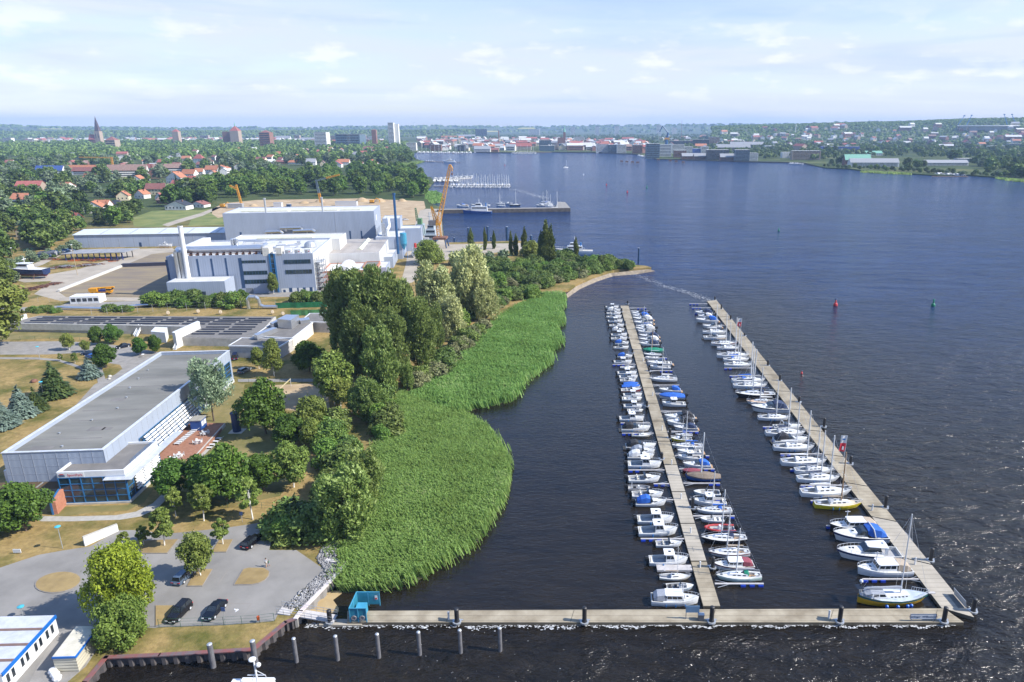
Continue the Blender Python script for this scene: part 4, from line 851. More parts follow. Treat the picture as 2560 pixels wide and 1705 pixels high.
 q.box(3.5,41,.5,.7,H+.6,H+.8);q.box(3.5,41,.4,.55,H+1.5,H+1.6);q.build('pipe_rack',rust,o)
 for x0,x1,y0,y1,h in((41.2,44.0,-.05,7,3.0),(47.0,49.4,0,5,2.9)):bar(o,'stair_head',x0,x1,y0,y1,rb,H+h,mat('pale_concrete',(.50,.49,.46),.8))
 for x0 in(50.6,54.8,59.2):u_=bar(o,'cooling_unit',x0,x0+2.7,1.2,3.6,rb+.5,rb+2.6,white);bar(u_,'fan_grille',x0+.3,x0+1.4,1.12,1.2,rb+.9,rb+2.2,steel);bar(u_,'maker_badge',x0+1.6,x0+2.2,1.14,1.2,rb+1.4,rb+1.7,redp)
 q=MB();q.lathe([(3.0,0),(3.0,.6),(2.7,1.7),(1.9,2.6),(.9,3.1),(.0,3.3)],(57.5,22,rb),16);q.build('roof_dome',steel,o)
 rr=random.Random(4)
 for i in range(16):x,y=rr.uniform(18,56),rr.uniform(9,40);w_,l_,h=rr.uniform(1,4),rr.uniform(1,3),rr.uniform(.6,1.8);bar(o,'roof_unit',x,x+w_,y,y+l_,rb,rb+h,rr.choice([white,steel,silverp]))
 for i in range(9):q=MB();x,y=rr.uniform(14,50),rr.uniform(10,38);q.path([(x,y,rb),(x,y,rb+1.4),(x+rr.uniform(4,10),y,rb+1.4),(x+10.5,y+rr.uniform(2,6),rb+1.4)],.28,6);q.build('roof_pipe',silverp,o)
 for x in(23.5,25.3):q=MB();q.lathe([(.9,0),(.9,5.5),(.6,5.8),(0,5.9)],(x,17,rb),10);q.build('vent_tower',silverp,o)
 bar(o,'roof_ridge',1,4.5,8,45,rb,rb+2.6,whitecl)
 q=MB();x0=Wd+.5
 for xx in(x0,x0+3):
  for yy in(1,5,9):q.box(xx-.12,xx+.12,yy-.12,yy+.12,-.3,15)
 for k in range(6):q.box(x0,x0+3,1,9,2.3*k+1.8,2.3*k+1.95);q.tube((x0+1,1,2.3*k-.3),(x0+1,9,2.3*k+1.9),.12,n=4);q.box(x0,x0+3,.98,1.02,2.3*k+2.8,2.3*k+2.9)
 q.build('stair_tower',steel,o)
 f=Frame(-177.4,298.6,6.4);o=f.thing('factory_annexe','low pale grey box building with dark shutter in front of the factory block')
 roofbox(o,0,24.2,0,11.6,-.3,8.6,greycl,wroof,.25,.3);bar(o,'shutter',11.7,15.7,-.06,.1,0,4.2,mat('dark_shutter',(.04,.06,.09),.5));bar(o,'door',24.15,24.26,1.2,2.4,0,2.5,bluep)
 f=Frame(-126,354,FR);o=f.thing('factory_hall','white walled factory hall with weathered brown roof and one rooflight strip')
 roofbox(o,0,26,0,48,-.3,11.5,whitecl,mat('weathered_roof',(.27,.245,.225),.9,col2=(.36,.33,.30),scale=.2,stretch=(1,.3,1)),.12,.3)
 q=MB();q.add([(13.2,10,11.42),(16.2,10,11.42),(16.2,46,11.42),(13.2,46,11.42),(14.7,10,12.4),(14.7,46,12.4)],[(0,1,4),(2,3,5),(1,2,5,4),(3,0,4,5),(0,3,2,1)]);q.build('rooflight',MC['rooflight_sheet'],o)
 for k in range(5):bar(o,'cladding_joint',25.95,26.08,6+k*9,6.4+k*9,0,11,mat('joint_grey',(.33,.36,.41),.5))
 f=Frame(-121,331,FR);o=f.thing('office_building','flat brick office with white roof and curved rooflight between big trees and factory')
 roofbox(o,0,25,0,21,-.3,7.0,brick,wroof,.35,.5);roofbox(o,18,25.05,6,20.5,7.05,7.6,brick,felt,.3,.4)
 q=MB();q.loft([[(9.5+3.2*math.cos(a),y,6.6+2.2*math.sin(a))for a in[math.pi*i/8 for i in range(9)]]for y in(2,20)],caps=True);q.build('barrel_rooflight',white,o)
 f=Frame(-113.5,400,FR);o=f.thing('factory_hall','stepped pale grey factory wing behind the tall blue flue')
 roofbox(o,0,14.5,0,26,-.3,12.9,greycl,wroof,.35,.4);bar(o,'duct',3,5,6,8,12.5,20,silverp)
 q=MB();q.path([(6.2,5,12.8),(6.2,5,16),(7.2,9,18),(6.2,14,22)],.9,10);q.build('duct',white,o)
 f=Frame(-116.5,428,FR);o=f.thing('factory_hall','narrow pale tower block against the right end of the tall hall')
 roofbox(o,0,10.5,0,16,-.3,20,greycl,wroof,.35,.4);bar(o,'panel',1.6,7.8,-.08,.1,2,18,greycl2)
 f=Frame(-106.5,428,FR);o=f.thing('factory_hall','small pale grey hall at the quay end of the factory, right of the blue flue')
 roofbox(o,0,13,0,14,-.3,14,greycl,wroof,.35,.4)
 f=Frame(-110.5,374,FR);o=f.thing('plant_room','low grey plant room carrying the tall blue flue')
 roofbox(o,0,12.5,0,25,-.3,6.0,greycl,wroof,.3,.3)
 q=MB();x,z0=f.front(995,628,12);_,z1=f.front(982.6,482.5,12);q.tube((x,12,5.5),(x,12,z1),.72,.66,12);q.tube((x,12,z1-1),(x,12,z1),.85,.85,12);q.build('blue_flue',mat('flue_blue',(.015,.075,.19),.45),o);bar(o,'cooling_unit',2,5,6,9,5.7,8,white)
 f=Frame(-107.5,343,FR);o=f.thing('outbuilding','small pale grey outbuilding with pipes on its roof above the big poplar crowns')
 roofbox(o,0,14,0,17,-.3,6.2,greycl,wroof,.3,.3)
 q=MB()
 for k in range(4):q.path([(3+k,5,6),(3+k,5,6.9),(9,9+k,6.9)],.25,6)
 q.build('roof_pipe',silverp,o)
 p=G(1012,647,ZL);o=thing('silo','blue hopper silo on thin legs beside the factory wing','silo',p);q=MB();q.lathe([(.4,5.5),(1.9,9),(1.9,15),(0,15.2)],n=14);q.build('hopper',mat('silo_blue',(.05,.25,.38),.4),o)
 for a in range(4):q=MB();q.tube((1.6*math.cos(a*1.57),1.6*math.sin(a*1.57),-.2),(1.6*math.cos(a*1.57),1.6*math.sin(a*1.57),9.5),.12,n=5);q.build('leg',bluep,o)
 f=Frame(-315,440.6,6.5);o=f.thing('storage_shed','long low blue-grey metal shed with shallow pale roof left of the factory')
 b=MB();b.box(0,101,0,27,-.3,8.2);b.build('wall',clad_mat('shed_cladding',(.33,.38,.47),1.5,.05),o)
 b=MB();b.add([(-.5,-.6,8.25),(101,-.6,8.25),(101,13.5,9.9),(-.5,13.5,9.9),(101,27.6,8.25),(-.5,27.6,8.25),(-.5,-.6,8.0),(101,-.6,8.0),(101,27.6,8.0),(-.5,27.6,8.0)],[(0,1,2,3),(3,2,4,5),(6,7,1,0),(8,9,5,4),(6,0,3,5,9),(7,8,4,2,1),(9,8,7,6)]);b.build('roof',clad_mat('shed_roof',(.50,.53,.57),1.2,.03),o)
 for k in range(5):q=MB();x=15+k*17.5;q.slab([(x,.5,8.42),(x+1.3,.5,8.42),(x+1.3,12.5,9.83),(x,12.5,9.83)],.05);q.build('rooflight',mat('shed_rooflight',(.36,.38,.41),.6),o)
 for k in range(10):bar(o,'panel_joint',8+k*9,8.25+k*9,-.05,.1,0,8,mat('joint_grey',(.33,.36,.41),.5))
 bar(o,'door',38,39.4,-.06,.1,0,2.8,navy)
factory()
def pxprism(o,pts,zt,zb,wm,rm,coping=None):
 P=[G(u,v,zt)-o.location for u,v in pts];b=MB();b.prism([(p.x,p.y)for p in P],zb-o.location.z,zt-o.location.z-.12);b.build('wall',wm,o)
 c=sum(P,Vector())/len(P);b=MB();b.prism([(c.x+(p.x-c.x)*.985,c.y+(p.y-c.y)*.985)for p in P],zt-o.location.z-.3,zt-o.location.z);b.build('roof',rm,o)
 if coping:
  b=MB()
  for i in range(len(P)):
   a,d=P[i],P[(i+1)%len(P)];t=(d-a).normalized();n=Vector((-t.y,t.x,0))*.2;b.prism([(q.x,q.y)for q in(a-n-t*.2,a+n-t*.2,d+n+t*.19,d-n+t*.19)],zt-o.location.z-.35,zt-o.location.z+.12+.004*i)
  b.build('coping',coping,o)
solar=glass_mat('solar_panel_glass',(0.012,0.013,0.018),.12)
def solar_house():
 o=thing('low_building','long low earth-banked building covered with rows of black solar panels','building',G(340,815,ZL));Z=4.6
 pxprism(o,[(10,808),(95,789),(690,791),(640,846),(446,843),(470,818)],Z,1.4,conc,felt_d)
 b=MB();P=[G(u,v,Z+.3)-o.location for u,v in((8,807),(480,815))];d=(P[1]-P[0]).normalized();n=Vector((-d.y,d.x,0))*.25;b.prism([(q.x,q.y)for q in(P[0]-n,P[0]+n,P[1]+n,P[1]-n)],1,Z+.3-ZL);b.build('coping',mat('pale_concrete',(.50,.49,.46),.8),o)
 def panel(u0,v0,u1,v1):
  a,c=G(u0,v0,Z+.15)-o.location,G(u1,v1,Z+.15)-o.location;q=MB();k=.5
  q.add([a,c,c+Vector((0,k,.24)),a+Vector((0,k,.24)),a+Vector((0,k+.12,.2)),c+Vector((0,k+.12,.2)),c+Vector((0,.12,-.1)),a+Vector((0,.12,-.1))],[(0,1,2,3),(3,2,5,4),(4,5,6,7),(0,7,6,1),(0,3,4,7),(1,6,5,2)]);q.build('solar_panel',solar,o)
 z0=lambda x,y:(x/3.68,500+y/3.68);z1=lambda x,y:(400+x/3.364,480+y/3.364)
 for k in range(9):
  for x0,y,w_,st in((388,1080,208,237),(333,1096,205,239),(275,1112,212,240),(220,1132,212,242)):
   panel(*z0(x0+st*k,y+1.6*k),*z0(x0+st*k+w_,y+1.6*k+1.5))
 for y,xs in((1138,(385,605)),(1156,(345,575)),(1176,(300,532)),(1196,(262,492))):
  for x in xs:panel(*z1(x,y),*z1(x+195,y))
 wc=mat('white_concrete',(.62,.62,.60),.7,var=.08)
 def wedge(name,label,pts,zt,zb=1.4):
  q=MB();P=[G(u,v,zt)for u,v in pts];c=sum(P,Vector())/len(P);o2=thing(name,label,'structure block',(c.x,c.y,ZL));q.prism([(p.x-c.x,p.y-c.y)for p in P],zb-ZL,zt-ZL);q.build('block',wc,o2)
  q=MB();q.prism([((p.x-c.x)*1.02,(p.y-c.y)*1.02)for p in P],zt-ZL,zt-ZL+.1);q.build('coping',white,o2)
 wedge('entrance_block','small white cube block at the edge of the solar roof',[(377,829),(388,818),(418,819),(412,832)],5.2)
 wedge('parapet_wall','long white slanting wall between the two solar roof parts',[(430,831),(493,803),(499,805),(438,833)],7.0)
 wedge('parapet_wall','white slanting end wall at the left tip of the solar roof',[(32,800),(64,785),(67,787),(36,803)],5.6)
 for i,(pts,lb_)in enumerate((([(334,840),(347,814),(355,815),(342,841)],'pale ramp down the bank from the solar roof, left of two'),([(433,874),(447,846),(454,846),(440,874)],'pale ramp down the bank beside the sports hall corner, right of two'))):
  q=MB();A=[G(pts[0][0],pts[0][1],1.55),G(pts[1][0],pts[1][1],4.3),G(pts[2][0],pts[2][1],4.3),G(pts[3][0],pts[3][1],1.55)];o2=thing('ramp',lb_,'ramp',A[0]);q.slab([p-A[0]for p in A],.35);q.build('slab',wc,o2)
  for a,c in((0,1),(3,2)):q=MB();q.tube(A[a]-A[0]+Vector((0,0,.5)),A[c]-A[0]+Vector((0,0,.5)),.15,n=4);q.build('cheek',white,o2)
 b=MB()
 o=thing('annexe','L-shaped flat-roofed annexe with air handling plant beside the solar roof','building',G(660,880,ZL));gw=mat('grey_render',(.40,.39,.38),.85)
 zk=lambda L_:[(400+x/3.364,480+y/3.364)for x,y in L_]
 pxprism(o,zk([(580,1292),(685,1228),(1112,1236),(1000,1302)]),5.6,1.4,gw,felt_d,white)
 pxprism(o,zk([(785,1212),(955,1095),(1282,1098),(1112,1230)]),5.9,1.4,mat('cream_render',(.62,.56,.48),.85),felt_d,white)
 pxprism(o,zk([(1180,1090),(1260,1022),(1480,1018),(1480,1098)]),5.5,1.4,gw,felt_d,white)
 for L_,z,m in(([(985,1068),(1060,1030),(1168,1032),(1100,1078)],9.2,silverp),([(785,1195),(950,1135),(985,1142),(815,1205)],7.4,silverp),([(1165,1062),(1250,1052),(1260,1072),(1180,1082)],7.2,silverp),([(925,1100),(990,1068),(1010,1074),(950,1108)],7.6,silverp)):
  P=[G(u,v,z)-o.location for u,v in zk(L_)];q=MB();q.prism([(p.x,p.y)for p in P],4.2,z-ZL);q.build('air_handler',m,o)
 for(x0,y0,x1,y1)in((690,1330,712,1368),(765,1330,785,1368),(830,1328,850,1366)):
  a,c=G(*zk([(x0,y1)])[0],ZL+.9)-o.location,G(*zk([(x1,y1)])[0],ZL+.9)-o.location;q=MB();q.box(a.x,c.x,a.y-.25,a.y+.1,.9,2.6);w_=q.build('window',dglass,o);q=MB();q.box(a.x-.12,a.x,a.y-.3,a.y+.1,.8,2.7);q.box(c.x,c.x+.12,a.y-.3,a.y+.1,.8,2.7);q.build('frame',white,w_)
solar_house()
for L_,lb_,m_ in(([(690,757),(818,750),(818,768),(690,771)],'dark green screen hung on the fence below the factory',(.015,.15,.055)),([(727,776),(818,773),(818,787),(727,790)],'lighter green netting screen behind the low annexe',(.07,.22,.08))):
 a,c=G(*L_[3],ZL),G(*L_[2],ZL);o=thing('screen',lb_,'fence screen',a);d=c-a;h=vz(a,L_[0][1])-ZL;q=MB();n=16;g_=random.Random(2)
 rg=[[(d.x*i/n,d.y*i/n+g_.uniform(-.25,.25),z*h)for z in(.02,.5,1)]for i in range(n+1)];q.loft(rg,caps=False);q.build('cloth',mat('screen_cloth_%d'%int(m_[0]*1000),m_,.7),o,smooth=True)
 for i in range(0,n+1,4):q=MB();q.tube((d.x*i/n,d.y*i/n+.3,-.2),(d.x*i/n,d.y*i/n+.3,h+.2),.06,n=5);q.build('post',steel,o)
#================================================================marina:pontoons,piles,booms,boats
deckm=mat('pontoon_deck',(0.20,0.165,0.112),0.9,col2=(0.35,0.305,0.225),scale=0.28,bump=0.15,bscale=4,coord='World',rand=0.10,det=7)
deckp=mat('pontoon_concrete',(0.29,0.26,0.21),0.9,col2=(0.385,0.345,0.28),scale=0.25,bump=0.15,bscale=4,coord='World',rand=0.06,det=7)
for m_ in(deckm,deckp):
 nt=m_.node_tree;N=nt.nodes.new;L=nt.links.new;bs=nt.nodes['Principled BSDF'];src=bs.inputs['Base Color'].links[0].from_socket
 ge=N('ShaderNodeNewGeometry');sp=N('ShaderNodeSeparateXYZ');L(ge.outputs['Position'],sp.inputs[0]);mm=N('ShaderNodeMath');mm.operation='PINGPONG';mm.inputs[1].default_value=.6;L(sp.outputs[1],mm.inputs[0])
 mr=N('ShaderNodeMapRange');mr.inputs[1].default_value=.02;mr.inputs[2].default_value=.10;mr.inputs[3].default_value=.62;L(mm.outputs[0],mr.inputs[0]);mx=N('ShaderNodeMixRGB');mx.blend_type='MULTIPLY';mx.inputs[0].default_value=1;L(src,mx.inputs[1]);L(mr.outputs[0],mx.inputs[2]);L(mx.outputs[0],bs.inputs['Base Color'])
dside=mat('pontoon_side',(0.10,0.085,0.06),0.8)
floatb=mat('blue_float',(0.01,0.05,0.42),0.4);boomm=mat('boom_planks',(0.42,0.40,0.39),0.7)
def pier(name,label,pl,pr,n,pale=()):
 """pl, pr: (near px, far px) of left and right deck edge at z = .6"""
 a0,a1,b0,b1=G(*pl[0],.6),G(*pl[1],.6),G(*pr[0],.6),G(*pr[1],.6);o=thing(name,label,'pontoon',((a0.x+b0.x)/2,(a0.y+b0.y)/2,0));c=o.location.copy()
 for k in range(n):
  t0,t1=k/n+.0008,(k+1)/n-.0008;q=[a0.lerp(a1,t0)-c,b0.lerp(b1,t0)-c,b0.lerp(b1,t1)-c,a0.lerp(a1,t1)-c]
  m=MB();m.prism([(p.x,p.y)for p in q],-.3,.585);m.cur=1;m.prism([(p.x*1.0,p.y)for p in q],.59,.62);m.build('pontoon_segment',[dside,deckp if k in pale else deckm],o)
 return o
pier('floating_pier','long middle pontoon lined with motorboats on both sides',((1759,1517),(1551,764)),((1801,1517),(1571,764)),16,(1,2,3))
pier('floating_pier','right-hand outer pontoon with sailing yachts along its left side',((2355,1521),(1767,752)),((2437,1545),(1791,750)),15,(0,1))
pier('floating_pier','wide front pontoon running across the picture with black guide piles',((868,1556),(868,1527)),((2410,1556),(2360,1521)),1)
o=bpy.data.objects['floating_pier.002']
for u in(1117,1427,1780,2075,2335):
 a,b=G(u+8,1524,.625)-o.location,G(u-2,1555,.625)-o.location;m=MB();m.slab([a,b,b+Vector((.09,0,0)),a+Vector((.09,0,0))],.012);m.build('joint',dside,o)
m=MB();a,c=G(798,1560,.35),G(905,1562,.35);m.box(a.x,c.x-.05,a.y-.2,a.y+1.2,-.3,.35);tag(m.build('landing_stage',deckp),'low stage at the shore end of the front pontoon','landing stage')
def pile(u,vb,vt,r,name,label,m,group,coll=True):
 p=G(u,vb,0);h=vz(p,vt);o=thing(name,label,'pile',p,0,group);q=MB();q.tube((0,0,-1),(0,0,h),r,r,12);q.build('shaft',m,o,smooth=False)
 q=MB();q.lathe([(r*1.02,0),(r*.7,.1),(.0,.16)],(0,0,h),12);q.build('cap',black if coll else steel,o)
 if coll:q=MB();q.lathe([(r+.35,.45),(r+.35,.7),(r+.1,.7),(r+.1,.45)],n=12);q.box(-.9,.9,.25,.5,.5,.68);q.build('guide_ring',steel,o)
 return o
pk=mat('black_pile',(.018,.018,.02),.5);gp=mat('grey_pile',(.085,.085,.095),.8,col2=(.15,.147,.155),scale=1.2)
for i,(u,vb,vt)in enumerate(((826,1562,1526),(1143,1562,1523),(1461,1562,1519),(1778,1561,1517),(2098,1561,1517),(2358,1561,1519),(2431,1535,1497))):
 pile(u,vb,vt,.36,'guide_pile',('leftmost','second from left','third from left','middle','fifth from left','sixth from left','rightmost')[i]+' black guide pile of the front pontoon',pk,'guide piles of the front pontoon')
for i,(u,vb,vt)in enumerate(((2325,1408,1371),(2212,1275,1240),(2125,1165,1140),(2059,1072,1046),(1997,1010,992),(1949,956,937),(1919,918,900),(1861,843,833),(1826,802,788),(1803,776,761),(1787,753,741))):
 pile(u,vb,vt,.33,'guide_pile',('nearest','second nearest','third nearest','fourth nearest','fifth nearest','sixth nearest','seventh nearest','fourth farthest','third farthest','second farthest','farthest')[i]+' black guide pile of the right-hand outer pontoon',pk,'guide piles of the outer pontoon')
for i,(u,vb,vt)in enumerate(((1781,1425,1393),(1731,1276,1245),(1654,1153,1132),(1674,1100,1072),(1617,1020,1003),(1622,932,920),(1581,886,873),(1570,848,835),(1562,815,803),(1554,783,771),(1569,763,752))):
 pile(u,vb,vt,.33,'guide_pile',('nearest','second nearest','third nearest','fourth nearest','fifth nearest','sixth nearest','fifth farthest','fourth farthest','third farthest','second farthest','farthest')[i]+' black guide pile of the middle pontoon',pk,'guide piles of the middle pontoon')
for i,(u,vb,vt)in enumerate(((742,1655,1596),(845,1650,1590),(948,1644,1585),(1050,1637,1580),(1152,1632,1575),(1251,1627,1570))):
 pile(u,vb,vt,.29,'mooring_post','grey mooring post, '+('leftmost','second from left','third from left','fourth from left','second from right','rightmost')[i]+' of the six standing free in the water',gp,'free standing mooring posts',False)
for u,vb,vt,l_ in((534,1668,1610,'left grey post in front of the sheet pile wall'),(640,1660,1602,'right grey post in front of the sheet pile wall')):pile(u,vb,vt,.38,'mooring_post',l_,gp,'posts at the sheet pile wall',False)
navyp=mat('dark_blue_post',(.012,.045,.11),.5)
for u,vb,vt,r,l_,m_ in((1596,660,620,.55,'tall blue mooring post beyond the spit tip',navyp),(1509,660,640,.5,'rusty brown post behind the spit',rust),(1422,652,642,.5,'short rusty post left of the other one behind the spit',rust),(1172,606,569,.6,'blue steel post left of the quay poplars',navyp),(1220,606,566,.75,'blue steel post between two quay poplars',navyp),(1268,607,567,.9,'thick blue twin post at the quay middle',navyp),(1328,606,588,.8,'blue post at the right end of the quay',navyp),(1136,604,594,.5,'short blue post near the crane',navyp),(1228,604,592,.45,'short blue post right of the tall ones',navyp)):pile(u,vb,vt,r,'mooring_post',l_,m_,'posts of the shipyard quay',False)
def boom(u0,u1,v,nf,flip,label,wide=.32):
 a,b=G(u0,v,.45),G(u1,v,.45);L_=b.x-a.x;o=thing('boom',label,'mooring boom',(a.x,a.y,0),0,'mooring booms between the boats')
 m=MB();m.box(0,L_,-wide/2,wide/2,.38,.55);m.build('beam',boomm,o)
 m=MB();e=L_-.3 if not flip else .3;s=-1 if not flip else 1
 m.tube((e,-1.0,.45),(e+s*2.4,0,.45),.06,n=4);m.tube((e,1.0,.45),(e+s*2.4,0,.45),.06,n=4);m.build('brace',steel,o)
 for k in range(nf):
  x=(.5+k*1.5)if not flip else L_-.5-k*1.5;m=MB();m.box(x-.42,x+.42,-.35,.35,-.15,.36);m.build('float',floatb,o)
zA=lambda u,v:(1500+u/4.48,730+v/4.48);zB=lambda u,v:(1500+u/4.48,1050+v/4.48);zC=lambda u,v:(1580+u/4.612,1260+v/4.612);zD=lambda u,v:(1780+u/4.48,800+v/4.48);zE=lambda u,v:(1900+u/4.9,1080+v/4.9);zF=lambda u,v:(2040+u/4.612,1260+v/4.612)
ordw=['','first','second','third','fourth','fifth','sixth','seventh','eighth','ninth','tenth','eleventh','twelfth','thirteenth','fourteenth','fifteenth','sixteenth','seventeenth','eighteenth','nineteenth','twentieth']
tens={2:'twenty',3:'thirty',4:'forty'}
def ordinal(n):
 if n<=20:return ordw[n]
 if n==30:return 'thirtieth'
 if n==40:return 'fortieth'
 return tens[n//10]+'-'+ordw[n%10]
BL=[zA(145,400,)[0:0]or(zA(230,1468),zA(560,1468)),(zB(245,150),zB(600,150)),(zB(318,562),zB(722,562)),(zB(600,716),zB(775,716)),(zB(382,895),zB(825,895)),(zC(100,402),zC(605,402)),(zA(140,812),zA(400,812))]
BR=[(zA(325,180),zA(520,180)),(zA(340,212),zA(540,212)),(zA(495,738),zA(750,738)),(zA(535,882),zA(812,882)),(zA(585,1044),zA(888,1044)),(zA(615,1138),zA(920,1138)),(zA(680,1337),zA(1005,1337)),(zB(755,130),zB(1105,130)),(zB(838,402),zB(1225,402)),(zB(885,550),zB(1285,550)),(zB(932,710),zB(1345,710)),(zB(1000,890),zB(1425,890)),(zB(1040,1077),zB(1508,1077)),(zC(955,920),zC(1518,920))]
BO=[(zA(1000,132),zA(1205,132)),(zA(1028,177),zA(1245,177)),(zA(1060,237),zA(1290,237)),(zA(1158,374),zA(1395,374)),(zA(1390,852),zA(1725,852)),(zA(1450,938),zA(1805,938)),(zD(570,1197),zD(1010,1197)),(zD(665,1347),zD(1085,1347)),(zD(765,1502),zD(1235,1502)),(zE(370,458),zE(955,458)),(zE(500,655),zE(1085,655)),(zE(620,842),zE(1240,842)),(zE(812,1150),zE(1440,1150)),(zF(535,868),zF(1240,868))]
for L_,fl,w_ in((BL,False,'left of middle pontoon'),(BR,True,'right of middle pontoon'),(BO,False,'along outer pontoon')):
 L_=sorted(L_,key=lambda q:-q[0][1])
 for i,(a,b)in enumerate(L_):boom(a[0],b[0],a[1],3 if(a[1]<800 or i%2==0)else 2,fl,'narrow boom with blue floats, %s from the front, %s'%(ordinal(i+1),w_))
m=MB();a,c=zC(290,755),zC(695,755);a,c=G(a[0],a[1],.5),G(c[0],c[1],.5);m.box(a.x,c.x,a.y-.2,a.y+1.4,.1,.5);tag(m.build('finger_jetty',boomm),'grey planked finger jetty between the cabin boat and the small sailboat','jetty')
gel=mat('white_gelcoat',(.66,.67,.68),.22,var=.03);gel2=mat('cream_gelcoat',(.68,.64,.55),.3,var=.05);dk=mat('boat_deck',(.55,.55,.53),.6,var=.06,scale=3)
floorm=mat('cockpit_floor',(.33,.33,.34),.8,var=.15,scale=3);teak=mat('teak_deck',(.36,.23,.13),.75,var=.2,scale=4)
CLOTH={n:mat(n+'_canvas',c,.8,var=.12,scale=3,bump=.3,bscale=3)for n,c in{'blue':(.015,.10,.42),'navy':(.02,.035,.085),'black':(.022,.022,.026),'white':(.66,.66,.65),'grey':(.27,.29,.33),'green':(.0,.17,.10),'maroon':(.21,.045,.065),'brown':(.18,.14,.105),'beige':(.34,.28,.215),'yellow':(.62,.38,.01),'sky':(.02,.22,.52)}.items()}
PAINT={'white':gel,'cream':gel2,'black':mat('black_gelcoat',(.02,.02,.025),.2),'navy':mat('navy_gelcoat',(.015,.03,.09),.2),'maroon':mat('maroon_gelcoat',(.16,.03,.03),.25),'yellow':mat('yellow_hull_paint',(.62,.50,.02),.3),'ochre':mat('ochre_hull_paint',(.55,.31,.015),.35),'green':mat('green_hull_paint',(.02,.16,.13),.3),'red':redp,'blue':mat('blue_hull_paint',(.03,.09,.28),.3),'palegreen':mat('pale_green_hull',(.50,.62,.56),.3),'bluegrey':mat('bluegrey_hull',(.45,.52,.58),.3),'teal':mat('teal_rail_paint',(.015,.10,.11),.35)}
MOT=[(0,.90),(.15,.96),(.35,1),(.55,.97),(.70,.86),(.82,.66),(.91,.42),(.97,.19),(1,.03)]
YAC=[(0,.58),(.12,.74),(.28,.92),(.45,1),(.60,.95),(.74,.76),(.86,.48),(.95,.19),(1,.03)]
DBL=[(0,.05),(.05,.30),(.14,.60),(.28,.88),(.45,1),(.62,.95),(.78,.72),(.90,.38),(1,.03)]
def ip(T,t):
 for(a,x),(b,y)in zip(T[:-1],T[1:]):
  if t<=b:return x+(y-x)*(t-a)/(b-a)
 return T[-1][1]
